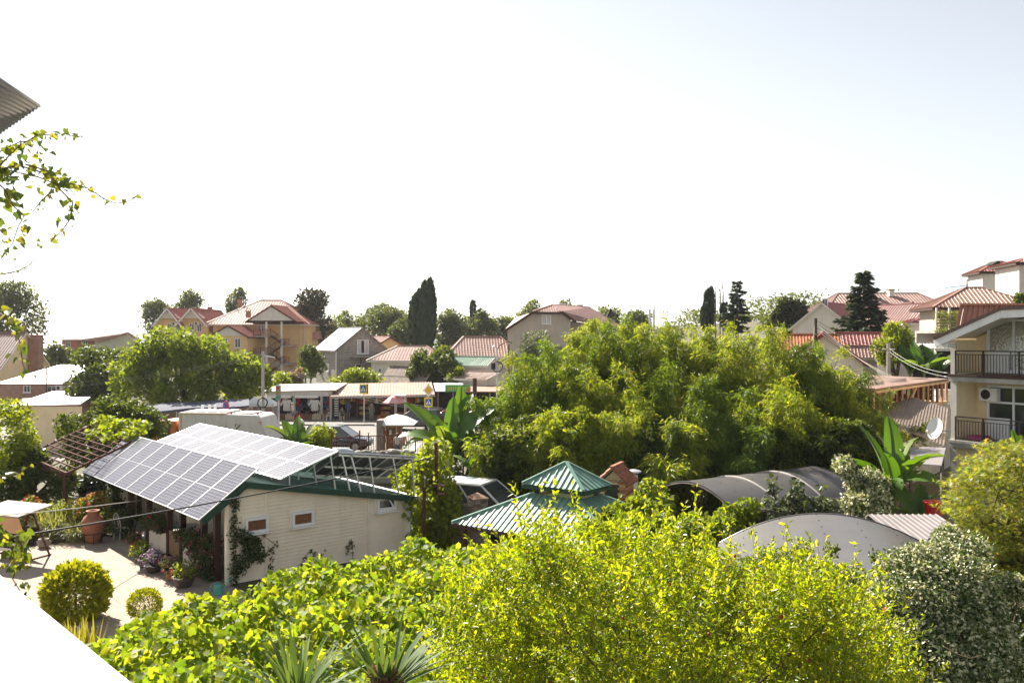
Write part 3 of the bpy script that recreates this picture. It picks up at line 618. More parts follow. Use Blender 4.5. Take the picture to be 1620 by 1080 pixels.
# left side
def shed_left():
    Y = 84; b = 0; r = thing('brick_shed', 'red brick house with a white sheet roof, blue gable edge and satellite dish', 'house', (XW(56,Y), Y+3, 0))
    X = lambda px: XW(px, Y)-XW(56,Y)
    Z = lambda py: ZW(py, Y)
    mb = MB(); mb.box(X(-30), X(79), 0, 7, -.2, Z(608)); mb.prismx([(0,-.2),(7,-.2),(7,Z(586)+.1),(0,Z(608))], X(79), X(131)); mb.build('wall', M['brick'], r)
    q = MB(); e0 = Vector((X(-34), -.4, Z(609))); e1 = Vector((X(79), -.4, Z(609)))
    q.ribbed(e0, e1, Vector((3.0, 6.5, Z(582)-Z(609))), 0, (e1-e0).length, .3, .03, 0); 
    ro = q.build('roof', M['whiteroof'], r, fix=False)
    q = MB(); q.slab([(X(78),-.4,Z(609)+.03),(X(133),6.4,Z(584)),(X(78),6.2,Z(582)+.03)], -.06); q.build('roof_hip', M['whiteroof'], ro)
    q = MB(); q.prism([(X(80),Z(606)),(X(131),Z(605)),(X(131),Z(585.5))], -.16, -.06); q.build('gable_infill', M['offw'], r)
    q = MB(); q.beam((X(78),-.25,Z(608.5)),(X(132),-.25,Z(584.3)),.08,.16); q.build('bargeboard', paint('blue trim', (.08,.16,.24)), ro)
    window(r, (X(56.5), 0, Z(620)), (1,0,0), (0,-1,0), 1.0, .8, 1); window(r, (X(16), 0, Z(618)), (1,0,0), (0,-1,0), .7, .7, 1)
    ac(r, (X(70), 0, Z(616)), (1,0,0), (0,-1,0), .8)
    q = MB(); q.beam((X(51.5),-.5,.1),(X(51.5),-.5,Z(582)),.09); q.build('mast', M['rust'], r)
    d = MB(); c = Vector((X(112), -.5, Z(603))); n = Vector((.35,-.8,.45)).normalized()
    d.disc(c, n, .28, .04, 14); ds = d.build('satellite_dish', M['white'], r); q = MB(); q.tube([c-n*.05, c+Vector((0,.3,-.15))], .025, 5); q.build('dish_arm', M['galv'], ds)
    q = MB(); q.tube([(X(131.5), -.1, 0), (X(131.5), -.1, Z(606))], .07, 6); q.build('downpipe', M['pvc'], r)
    g = thing('lean_to', 'rusty low lean-to roof along the brick house', 'shed', (XW(90,80), 80, 0), world=True)
    q = MB(); q.box(XW(40,80), XW(128,80), 79.6, 83.4, 0, ZW(632,80)); q.build('wall', M['brick'], g)
    q = MB(); q.ribbed((XW(38,79), 79.2, ZW(633,79)), (XW(130,79), 79.2, ZW(631,79)), (0,4.6,.5), 0, XW(130,79)-XW(38,79), .25, .02, 0); q.build('roof', M['brownmetal'], g, fix=False)
shed_left()
g = thing('garden_wall', 'cream rendered wall with a pale metal capping beside the glossy bushes', 'wall', (XW(90,62), 62, 0), world=True)
q = MB(); q.box(XW(20,62), XW(127,62), 62, 62.25, -.1, ZW(643,62)); q.build('wall_body', M['beige'], g)
q = MB(); q.slab([(XW(18,62),61.85,ZW(642,62)),(XW(128,62),61.85,ZW(640,62)),(XW(128,62),63.4,ZW(636,62)+.2),(XW(18,62),63.4,ZW(639,62)+.2)], .07); q.build('capping', M['whiteroof'], g)
simple_gable('brown_roof_house', 'cottage with a big plain brown-red roof slope at the far left', -34, 100, 10.5, 10, ZW(577,100), ZW(531,100)+.4, R(3), M['beige'], M['browntile'], .3, .4, ridge='x', wins=[('r',2,1.6,.7,.9),('r',-2,1.6,.7,.9)])
g = thing('brick_chimney_stack', 'wide red chimney stack beside the brown-red roof', 'chimney', (XW(52,101), 101, 1), world=True)
q = MB(); q.box(XW(45,101), XW(60,101), 101, 102.2, 0, ZW(531,101)); q.build('stack', M['brick'], g); q = MB(); q.box(XW(44,101), XW(61,101), 100.9, 102.3, ZW(531,101), ZW(529.5,101)); q.build('cap', M['salmon'], g)
def salmon_house():
    Y = 165; r = thing('salmon_building', 'long salmon building with pale roof and arched window near the sea', 'building', (XW(155,Y), Y, gh(-77,Y)))
    b = gh(-77,Y); X = lambda px: XW(px,Y)-XW(155,Y)
    Z = lambda py: ZW(py,Y)-b
    q = MB(); q.box(X(98), X(152), 0, 9, -.5, Z(537)); q.build('wall', M['salmon'], r)
    q = MB(); q.prism([(X(152),-.5),(X(214),-.5),(X(214),Z(533)),(X(207),Z(527.5)),(X(160),Z(540)),(X(152),Z(540))], -.5, 1.5); q.build('gable_wall', M['paleg'], r)
    q = MB(); q.slab([(X(90),-1,Z(536)),(X(128),-1,Z(536.5)),(X(170),9,Z(526)),(X(140),9,Z(527))], .15); q.slab([(X(124),-1.2,Z(538)),(X(161),-1.2,Z(540)),(X(208),-1.2,Z(526.5)),(X(170),9,Z(526))], .15); ro = q.build('roof', M['pinkroof'], r)
    q = MB(); q.beam((X(160),-1.3,Z(540)),(X(208),-1.3,Z(526.5)),.2,.3); q.beam((X(208),-1.3,Z(526.5)),(X(218),-1.3,Z(534)),.2,.3); q.build('bargeboard', M['browntile'], ro)
    window(r, (X(108), 0, Z(546)), (1,0,0), (0,-1,0), .9, 1.2); window(r, (X(137.5), -.5, Z(544)), (1,0,0), (0,-1,0), .9, 1.3)
salmon_house()

# hillside houses on the right
simple_hip('long_hill_house', 'long house with a broad brown-red hip roof and dark dormers on the hill', 1388, 118, 16.6, 11, ZW(492,118), ZW(464,118), 10.4, R(-3), M['offw'], M['browntile'], .4, .5)
def dormer(px, py0, py1, wpx, Y, lab):
    r = thing('dormer', lab, 'dormer', (XW(px,Y), Y, ZW(py1,Y)), rz=R(-3)); w = wpx/F*Y; h = (py1-py0)/F*Y
    q = MB(); q.prism([(-w/2,-.5),(w/2,-.5),(w/2,0),(0,h),(-w/2,0)], 0, 3.6); q.build('wall', M['darkwood'], r)
    gable_roof(w, 3.6, 0, h, .25, M['browntile'], r, .4, .03, 0, cy=1.8, trim=M['darkwood'])
dormer(1443, 478.5, 492, 24, 111.5, 'dark timber gable dormer low on the right of the long brown-red roof')
dormer(1340, 479, 488, 16, 111.8, 'dark timber gable dormer partly behind the cedar tree')
for px in (1409, 1374):
    g = thing('roof_chimney', 'white capped chimney on the long hill roof ' + ('right of the cedar top' if px == 1409 else 'behind the cedar top'), 'chimney', (XW(px,117), 117, ZW(468,117)), world=True)
    q = MB(); q.box(XW(px-4,117), XW(px+4,117), 116.6, 117.4, ZW(469,117), ZW(459,117)); q.build('stack', M['offw'], g); q = MB(); q.box(XW(px-5,117), XW(px+5,117), 116.5, 117.5, ZW(459,117), ZW(457.5,117)); q.build('cap', M['brick'], g)
simple_gable('coral_roof_house', 'white walled house with a bright coral tile roof left of the cedar', 1318, 98, 6.5, 7, ZW(517,98), ZW(488,98)+.6, R(-38), M['offw'], M['redmetal'], .3, .4, trim=M['offw'], wins=[('f',.3,5.2,.6,.9)])
simple_gable('red_ribbed_house', 'tall house with steep ribbed red metal roof right of the cedar', 1417, 96, 6.2, 7.5, ZW(524,96), ZW(482,96), R(24), M['offw'], M['redmetal'], .35, 0, trim=M['offw'], h=.06)
simple_hip('white_cube_house', 'small white house with a low pinkish red hip roof under the balcony of vines', 1468, 82, 4.2, 4.0, ZW(511,82), ZW(502,82), 1.2, R(-8), M['white'], M['redmetal'], .3, .3, wins=[('l',.4,1.8,.6,.9)])
simple_gable('red_tile_cottage', 'cottage with a shiny red tile roof and pale twin gables beside the utility pole', 1362, 74, 3.6, 3.5, ZW(548,74), ZW(526,74), R(-14), M['offw'], M['redmetal'], .28, .32, trim=M['white'], ridge='x')
simple_gable('annex_roof', 'pink-white sheet roofed lean-to in front of the red tile cottage', 1360, 68, 1.9, 2.2, ZW(560,68), ZW(547,68), R(-14), M['offw'], M['pinkroof'], .25, .3, cat='house', ridge='x')
simple_gable('white_gable_house', 'white gabled cottage with dark red roof edges behind the bamboo', 1302, 62, 4.9, 5.0, ZW(568,62), ZW(526,62), R(-18), M['offw'], M['redmetal'], .28, .32, trim=mat('dark red edge',(.16,.03,.03)), wins=[('f',-.2,3.6,.6,.8,0),('r',1,2.4,.8,.5,0)])
simple_gable('orange_tile_house', 'old cottage with orange clay tile roof rising over the bamboo', 1272, 66, 4.2, 4.4, ZW(553,66), ZW(529,66), R(75), M['beige'], M['orangetile'], .22, .3)
simple_hip('red_hip_house', 'house with a bright red-brown tiled hip roof below the hilltop houses', 1540, 74, 8.3, 8, ZW(488,74), ZW(455,74), 1.2, R(-12), M['tan'], M['redmetal'] if 0 else mat('warm red tile', (.34,.19,.14), .5, .2, 1, spec=.5, dirt=.2), .32, .38, over=.7, fascia=M['darkwood'], wins=[('f',-1.2,4.0,1.2,1.2)])
simple_hip('hilltop_house', 'white hilltop house with a brown hip roof and dark roof vent', 1580, 93, 5.6, 5.5, ZW(432,93), ZW(414,93), .6, R(-10), M['offw'], M['redtile'], .32, .38, over=.5, fascia=M['darkwood'])
g = thing('roof_vent', 'dark triangular vent at the ridge of the white hilltop house', 'vent', (XW(1579,91), 91.5, ZW(418,91)), world=True)
q = MB(); q.prism([(XW(1570,91),ZW(418.5,91)),(XW(1588,91),ZW(418.5,91)),(XW(1579,91),ZW(412.5,91))], 91, 92.6); q.build('vent_gable', M['dark'], g)
simple_hip('edge_house', 'pale rendered house with a brown roof and dark framed window at the right edge', 1632, 78, 5.0, 6, ZW(419,78), ZW(408,78), .8, R(-8), M['offw'], M['redtile'], .32, .38, over=.45, fascia=M['darkwood'], wins=[('f',-1.0,7.2,1.4,2.2,0)])
g = thing('blue_white_building', 'boxy white building with a blue band behind the hilltop house', 'building', (XW(1534,120), 120, 9), world=True)
q = MB(); q.box(XW(1517,120), XW(1556,120), 118, 124, 8, ZW(452,120)); q.build('lower_wall', paint('pale blue', (.3,.45,.62)), g)
q = MB(); q.box(XW(1516,120), XW(1556,120), 117.9, 124, ZW(452,120), ZW(443,120)); q.build('upper_wall', M['white'], g)
q = MB(); q.disc((XW(1533,118), 117.6, ZW(445.5,118)), (-.3,-.9,.3), .4, .06, 14); q.build('satellite_dish', M['white'], g)
g = thing('vine_balcony', 'open timber balcony rails wrapped in yellow green vine under the red hip roof', 'balcony', (XW(1498,70), 70, ZW(525,70)), world=True)
for k in range(5): q = MB(); q.box(XW(1477,70), XW(1518,70), 69.6, 69.68, ZW(497+k*4.6,70)-.05, ZW(497+k*4.6,70)+.05); q.build('rail', M['wood'], g)
q = MB(); q.box(XW(1476,70), XW(1519,70), 69.7, 73, ZW(527,70), ZW(523,70)); q.build('slab', M['conc'], g)
for px in (1477, 1497, 1517): q = MB(); q.box(XW(px,70)-.06, XW(px,70)+.06, 69.45, 69.57, ZW(526,70), ZW(487,70)); q.build('post', M['offw'], g)
q = MB(); q.box(XW(1476,70), XW(1519,70), 72.9, 73.1, 3, ZW(523,70)); q.build('wall_below', M['offw'], g)
c_, r_ = np.array([[XW(x,70), 69.4, ZW(y,70)] for x in range(1478,1519,5) for y in (498,508,521)]), None
v, f = scatter((c_, np.full(c_.shape, .28)), 1300, .13, 'dia'); link('vine', tri_mesh('vine', v, f, LM['lime']), g)
simple_gable('awning_house', 'low building with beige awning roof behind the banana clump', 1472, 64, 4.4, 4, ZW(549,64), ZW(543,64), R(86), M['dark'], M['stallwhite'], .25, 0, cat='house', over=.4)
# ------------------------------------------------------------------ balcony house at the right
def right_house():
    dx, dy = Vector((.50,-.866,0)), Vector((.866,.5,0))    # along the facade (towards us), into the house
    O = Vector((XW(1506,38), 38, 0))
    r = thing('balcony_house', 'beige two storey house with black iron balconies and white gable fascia', 'house', O, rz=math.atan2(-.866,.5))
    # local x along facade, y into the house
    def loc(px, py, y=0):                           # point of the facade plane seen at a photo pixel
        k = (px-CX)/F; bx = O.x + dy.x*y; by = O.y + dy.y*y
        s = (k*by - bx)/(dx.x - k*dx.y); Yd = by + dx.y*s
        return s, ZW(py, Yd)
    zU, zL = 8-61/F*38, 8-164/F*38                  # balcony floors
    L = 9.0; dep = 8.0; yb = 1.35                   # recess depth of the balconies
    xl, zl = loc(1479,538,-.75); xr, zr = loc(1584,491,-.75)
    q = MB(); q.prism([(.25,-.2),(L,-.2),(L,zr-.05),(xr,zr-.15),(.25,zl+(zr-zl)*(.25-xl)/(xr-xl)-.12)], yb, dep); q.build('wall', M['beige'], r)
    q = MB(); q.box(0, .25, -.05, dep, -.2, zl+(zr-zl)*(-xl)/(xr-xl)-.1); q.build('side_wall', M['beige'], r)
    q = MB(); q.box(-.012, .262, -.08, -.052, -.2, zl-.1); q.build('pilaster_face', M['offw'], r)
    q = MB(); q.box(.0, L, .02, dep-.05, -.2, zL-.25); q.build('ground_storey', M['beige'], r)
    for z, nm in ((zU, 'upper'), (zL, 'lower')):
        q = MB(); q.box(-.02, L, -.22, yb, z-.28, z-.09); q.build('balcony_slab', M['conc'], r)
        q = MB(); q.box(-.02, L, -.25, yb, z-.088, z+.02); q.build('balcony_edge', M['darkwood'] if nm == 'upper' else M['conc'], r)
        railing(r, (.28, -.17, z+.02), (L, -.17, z+.02), 1.0, 68, M['iron'])
        for x in (1.5, 3.0, 4.5): q = MB(); q.beam((x,-.17,z+.02), (x,-.17,z+1.02), .06); q.build('post', M['iron'], r)
    foil = mat('crinkled silver foil window', (.42,.42,.4), .22, .25, 9, 1.0, 9, metal=.85)
    for (a, b, t, bt, zz, gm, nm) in ((1563,1630,513,592,zU,foil,'u'), (1563,1632,614,668,zL,M['glass'],'l')):
        x0 = loc(a,560,yb)[0]; x1 = x0+2.3
        z0, z1 = (zz+.12, zz+2.35)
        window(r, ((x0+x1)/2, yb, (z0+z1)/2+ (0 if nm == 'u' else .0)), (1,0,0), (0,-1,0), x1-x0, z1-z0, 1, gm=gm, fw=.1, trans=.28 if nm == 'l' else None)
        q = MB(); q.box(x0+.1, x0+1.0, yb-.09, yb-.055, z0+.08, z0+.85); q.build('door_panel', M['pvc'], r)
    ac(r, (.95, yb, zL+1.95), (1,0,0), (0,-1,0), .95)
    # gable roof: rake rises from the left corner, overhanging the balconies
    q = MB()
    xl, zl = loc(1479,538,-.75); xr, zr = loc(1584,491,-.75)
    a0, a1 = Vector((xl,-.75,zl)), Vector((xr,-.75,zr))
    q.slab([a0, a1, a1+Vector((0,dep+1,0)), a0+Vector((0,dep+1,0))], .09); q.slab([a1+Vector((.01,0,0)), Vector((L,-.75,zr+.12)), Vector((L,dep+.2,zr+.12)), a1+Vector((.01,dep+1,0))], .09)
    ro = q.build('roof', M['browntile'], r)
    q = MB(); q.beam(a0+Vector((0,-.02,-.15)), a1+Vector((0,-.02,-.15)), .06, .3); q.beam(a1+Vector((0,-.02,-.15)), Vector((L,-.77,zr-.03)), .06, .3)
    q.slab([a0+Vector((.05,.05,-.02)), a0+Vector((.05,dep,-.02)), a1+Vector((0,dep,-.02)), a1+Vector((0,.05,-.02))], -.05); q.slab([a1+Vector((0,.05,-.02)), a1+Vector((0,dep,-.02)), Vector((L,dep,zr+.1)), Vector((L,-.7,zr+.1))], -.05)
    q.box(xl+.02, .28, -.7, -.2, zl-.33, zl-.1)
    q.build('fascia', M['white'], ro)
    q = MB(); q.beam(a0+Vector((0,-.06,.07)), a1+Vector((0,-.06,.07)), .07, .12); q.beam(a1+Vector((0,-.06,.07)), Vector((L,-.81,zr+.18)), .07, .12); q.build('verge_trim', M['darkwood'], ro)
    t = thing('ribbed_roof_wing', 'wing with a brown ribbed metal roof showing above the white gable fascia', 'building', (24,46,0), world=True)
    e0, e1 = P(1507,541,45), P(1660,541,45); q = MB(); q.ribbed(e0, e1, P(1519,482,46.5)-e0, 0, (e1-e0).length, .27, .06, 0); q.build('roof_sheet', M['brownmetal'], t, fix=False)
    q = MB(); q.beam(P(1519,482,46.5)+Vector((-.1,0,.03)), P(1519,482,46.5)+Vector((5,0,.03)), .3, .1); q.build('ridge_cap', M['brownmetal'], t)
    q = MB(); q.box(e0.x+.6, e1.x, 45.15, 45.6, 3.5, e0.z-.05); q.build('wall', M['beige'], t)
    # things on the lower balcony
    w_ = r.matrix_basis
    t = thing('swim_ring', 'pink and white inflatable ring lying on the lower balcony floor', 'swim ring', (0,0,0), world=True)
    c = O + dx*.95 + dy*.45 + Vector((0,0,zL+.14)); q = MB()
    pts = [c + dx*.38*math.cos(2*math.pi*k/16) + dy*.38*math.sin(2*math.pi*k/16) for k in range(17)]
    q.tube(pts, .1, 8); q.build('ring', paint('pink vinyl', (.45,.06,.2)), t, smooth=True)
    d = MB(); c = O + dx*(-.5) - dy*.2 + Vector((0,0,3.0))
    c = P(1480, 678, 36.5); n = Vector((-.78,-.52,.34)).normalized()
    t = thing('satellite_dish', 'large white satellite dish beside the corner of the balcony house', 'satellite dish', c, world=True)
    sx = n.cross(Vector((0,0,1))).normalized(); sz = sx.cross(n); vs, fs = [], []
    for j in range(6):
        rr = .06+.094*j*.82
        for k in range(20): an = 2*math.pi*k/20; vs.append(c + (sx*math.cos(an)*.72 + sz*math.sin(an))*rr*1.05 + n*(rr*rr*.45))
    for j in range(5):
        for k in range(20): fs.append((j*20+k, j*20+(k+1) % 20, (j+1)*20+(k+1) % 20, (j+1)*20+k))
    fs.append(tuple(range(20))); d.add(vs, fs); d.build('reflector', M['white'], t, smooth=True)
    q = MB(); f0 = c + n*.5 - sz*.25; q.beam(c - sz*.42 + n*.1, f0, .035); q.beam(c - n*.02, c - n*.3, .07); q.beam(c-n*.3, c - n*.3 + dx*.1 + dy*.6, .05); q.build('feed_arm', M['galv'], t)
    q = MB(); q.obox(f0, sx*.05, sz*.05, n*.07); q.build('receiver', M['offw'], t)
right_house()

# long open shed with a brown sheet roof and timber posts
def post_shed():
    t = thing('timber_shed', 'long open timber framed shed with brown flat sheet roof beside the balcony house', 'shed', (18,48,3), world=True)
    a, b = P(1384,617,44), P(1500,601,52)            # front eave line
    a.z = ZW(617,44); b.z = ZW(601,52); n = Vector((-.55,.83,0)).normalized()
    c, d = P(1210,604,52), P(1330,600,58)
    q = MB(); q.slab([a, b, b + Vector((-7,3.2,.25)), a + Vector((-7,3.4,.2))], .08); q.build('roof', mat('brown sheet roof', (.24,.155,.125), .7, .3, .8, dirt=.5), t)
    q = MB(); q.beam(a-Vector((0,0,.1)), b-Vector((0,0,.1)), .1, .12); q.build('eaves_beam', M['palewood'], t)
    za, zb = ZW(652,44), ZW(634,52)
    for k in range(15):
        f = k/14; p = a.lerp(b, f); z0 = za+(zb-za)*f
        q = MB(); q.beam((p.x-.05, p.y+.12, z0), (p.x-.05, p.y+.12, p.z-.15), .16 if k else .3, .1); q.build('post', M['palewood'] if k == 0 else (M['wood'] if k % 4 else mat('red brown post', (.2,.07,.035), .7)), t)
    q = MB(); p = a.lerp(b,.4); q.beam((p.x,p.y,za+(zb-za)*.4), (a.lerp(b,.52)+Vector((0,0,-.2))), .08); q.build('brace', M['palewood'], t)
    q = MB(); q.slab([Vector((a.x-.1,a.y,za)), Vector((b.x,b.y,zb)), Vector((b.x-3,b.y+2,zb)), Vector((a.x-3,a.y+2,za))], -.18); q.build('floor_plate', M['palewood'], t)
    q = MB(); q.slab([Vector((a.x-2.2,a.y+1.9,za)), Vector((b.x-2.2,b.y+1.9,zb)), Vector((b.x-2.2,b.y+1.9,b.z-.1)), Vector((a.x-2.2,a.y+1.9,a.z-.1))], .08); q.build('back_wall', M['wood'], t)
    q = MB(); q.slab([Vector((a.x-.2,a.y+.2,0)), Vector((b.x,b.y+.2,0)), Vector((b.x,b.y+.2,zb-.19)), Vector((a.x-.2,a.y+.2,za-.19))], .2); q.build('base_wall', M['conc'], t)
    for k in range(7):                               # loose sheets lying on the roof
        f = .25+.1*k; p = a.lerp(b, f) + Vector((-.9-.35*(k % 3), .45+.2*(k % 3), .1)); s_ = thing('loose_sheet', f'loose grey slat on the brown shed roof, {["nearest the grove","second from the grove","third from the grove","the middle one","third from the balcony house","second from the balcony house","nearest the balcony house"][k]}', 'sheet', p, 'loose slats on the shed roof', world=True)
        q = MB(); q.beam(p+Vector((-.5,-.1,.02)), p+Vector((.6,.35,.05)), .16, .03); q.build('slat', M['greywood'], s_)
    t = thing('lean_to_roof', 'dark sloping corrugated lean-to roof between the shed and the balcony house', 'roof', (18,42,2), world=True)
    q = MB(); p0, p1, p2, p3 = P(1398,662,42.5), P(1497,640,46.5), P(1497,700,38.6), P(1470,703,38.0)
    e = (P(1494,706,37.6)-P(1400,668,42)); q.ribbed(P(1400,668,42), P(1494,706,37.6), P(1500,646,45)-P(1494,706,37.6)-Vector((0,0,0)), 0, e.length, .22, .035, 0); q.build('roof_sheet', mat('dull brown sheet', (.17,.135,.115), .6, .2, 1, dirt=.3), t, fix=False)
    for s0 in (0,.5,1): pp = P(1400,668,42).lerp(P(1494,706,37.6), s0); b_ = MB(); b_.beam((pp.x,pp.y+.2,0),(pp.x,pp.y+.2,pp.z-.03),.12); b_.build('post', M['greywood'], t)
    t = thing('flat_canopy', 'small flat grey metal canopy below the satellite dish', 'canopy', (17,34,1), world=True)
    q = MB(); q.slab([P(1420,733,36), P(1490,738,33.5), P(1497,710,37), P(1440,708,39)], .06); q.build('sheet', M['sheet'], t)
    for pt in (P(1424,733,36), P(1488,737,33.6)): b_ = MB(); b_.beam((pt.x+.1,pt.y+.1,0),(pt.x+.1,pt.y+.1,pt.z-.07),.08); b_.build('post', M['greywood'], t)
    t = thing('water_tank', 'white plastic container standing at the far end of the timber shed', 'tank', P(1490,632,53), world=True)
    q = MB(); c = P(1492,645,54); q.box(c.x-.5,c.x+.5,c.y-.5,c.y+.5,c.z,c.z+1.1); q.build('tank_body', M['white'], t)
    q = MB()
    for z in (.05,.4,.75,1.1): q.box(c.x-.53,c.x+.53,c.y-.53,c.y+.53,c.z+z-.02,c.z+z+.02)
    q.build('cage', M['galv'], t)
post_shed()

# ------------------------------------------------------------------ people
def person(label, loc, rz, pose='stand', top='white', bottom='navy', dress=False, hair='hair', hgt=1.68, arm=0, group=None):
    root = thing('person', label, 'person', loc, group, rz=rz)
    k = hgt/1.7
    if pose == 'stand':
        J = {'pel':(0,0,.95),'sp':(0,.0,1.15),'ch':(0,.01,1.35),'nk':(0,0,1.48),'hd':(0,-.02,1.56),'top':(0,-.01,1.68)}
        lh = {'h':(.1,0,.92),'k':(.11,-.03,.5),'a':(.11,.02,.08),'t':(.12,-.14,.035)}
        ar = {'s':(.19,.01,1.4),'e':(.25,.03,1.14),'w':(.24,-.1-.1*arm,.92+.2*arm),'f':(.23,-.15-.12*arm,.84+.25*arm)}
    else:
        J = {'pel':(0,0,.5),'sp':(0,.03,.7),'ch':(0,.02,.9),'nk':(0,-.02,1.03),'hd':(0,-.05,1.11),'top':(0,-.04,1.23)}
        lh = {'h':(.1,-.02,.49),'k':(.13,-.45,.5),'a':(.13,-.43,.09),'t':(.14,-.58,.04)}
        ar = {'s':(.19,.0,.95),'e':(.24,-.05,.7),'w':(.17,-.28,.66),'f':(.12,-.36,.66)}
    V, E, RD = [], [], []
    def add(p, r, par=None):
        V.append(tuple(x*k for x in p)); RD.append(r*k)
        if par is not None: E.append((par, len(V)-1))
        return len(V)-1
    p = add(J['pel'], .14); s1 = add(J['sp'], .125, p); c = add(J['ch'], .14, s1); n = add(J['nk'], .055, c); h = add(J['hd'], .088, n); tp = add(J['top'], .07, h)
    add((J['hd'][0], J['hd'][1]-.1, J['hd'][2]+.0), .02, h)     # nose and face
    for sg in (-1, 1):
        f = lambda q: (q[0]*sg, q[1], q[2])
        a = add(f(lh['h']), .1, p); b = add(f(lh['k']), .065, a); d = add(f(lh['a']), .045, b); add(f(lh['t']), .035, d)
        a = add(f(ar['s']), .062, c); b = add(f(ar['e']), .045, a); d = add(f(ar['w']), .033, b); e = add(f(ar['f']), .03, d)
        wv = Vector(f(ar['f'])); dv = (wv - Vector(f(ar['w']))).normalized(); sd_ = Vector((0,-dv.z,dv.y)).normalized()
        for j in range(4): add(wv + dv*.065 + sd_*(.012*(j-1.5)*1.6) - Vector((0,0,.004*abs(j-1.5))), .009, e)
        add(wv + sd_*.045 + dv*.01, .01, e)
    me = bpy.data.meshes.new('tmp_body'); me.from_pydata(V, E, []); o = bpy.data.objects.new('tmp_body', me); COL.objects.link(o)
    o.modifiers.new('k', 'SKIN'); sv = me.skin_vertices[0].data
    for i, r_ in enumerate(RD): sv[i].radius = (r_, r_)
    sv[0].use_root = True
    su = o.modifiers.new('s', 'SUBSURF'); su.levels = 1; su.render_levels = 1
    dg = bpy.context.evaluated_depsgraph_get(); bm_ = bpy.data.meshes.new_from_object(o.evaluated_get(dg)); bm_.name = 'body'
    bpy.data.objects.remove(o); bpy.data.meshes.remove(me)
    bm_.materials.clear()
    for m_ in (M['skin'], paint(top+' top', CL[top], .85), paint(bottom+' bottom', CL[bottom], .85)): bm_.materials.append(m_)
    zneck, zw = J['nk'][2]*k-.03*k, (J['pel'][2]+.03)*k
    for pl in bm_.polygons:
        x, y, z = pl.center; mi = 0
        if z < zneck and z > zw and abs(x) < .245*k: mi = 1
        if z <= zw and abs(x) < .2*k and (z > (.48*k if pose == 'stand' else .0)): mi = 2
        if z <= zw and pose == 'sit' and z < .42*k: mi = 0
        if abs(x) > .2*k and pose == 'stand' and z < 1.2*k: mi = 0
        pl.material_index = mi; pl.use_smooth = True
    link('body', bm_, root)
    q = MB(); hx = J['hd']; q.ball((0, (hx[1]+.025)*k, (hx[2]+.06)*k), .098*k, .1*k, .1*k, 10, 6); q.ball((0,(hx[1]+.07)*k,(hx[2]-.02)*k), .085*k, .05*k, .12*k, 8, 5); q.build('hair_mass', M[hair], root, smooth=True)
    q = MB()
    for sg in (-1,1): q.ball((sg*.034*k, (hx[1]-.083)*k, (hx[2]+.025)*k), .012*k, n=6, m=4)
    q.build('eyes', M['dark'], root)
    if dress:
        q = MB(); q.lathe([(.27,.12),(.24,.5),(.185,.92),(.15,1.05),(.175,1.3),(.12,1.43)] if pose == 'stand' else [(.2,.4),(.16,.9)], 14); d_o = q.build('dress', paint(top+' dress', CL[top], .9), root, smooth=True); d_o.scale = (k,k*.8,k)
    return root
CL = dict(white=(.62,.6,.58), black=(.015,.015,.018), navy=(.02,.03,.08), camo=(.1,.1,.07), sage=(.16,.18,.15), pink=(.5,.22,.25), denim=(.08,.13,.22), red=(.4,.03,.04), tan=(.38,.27,.18), blue=(.08,.16,.36))

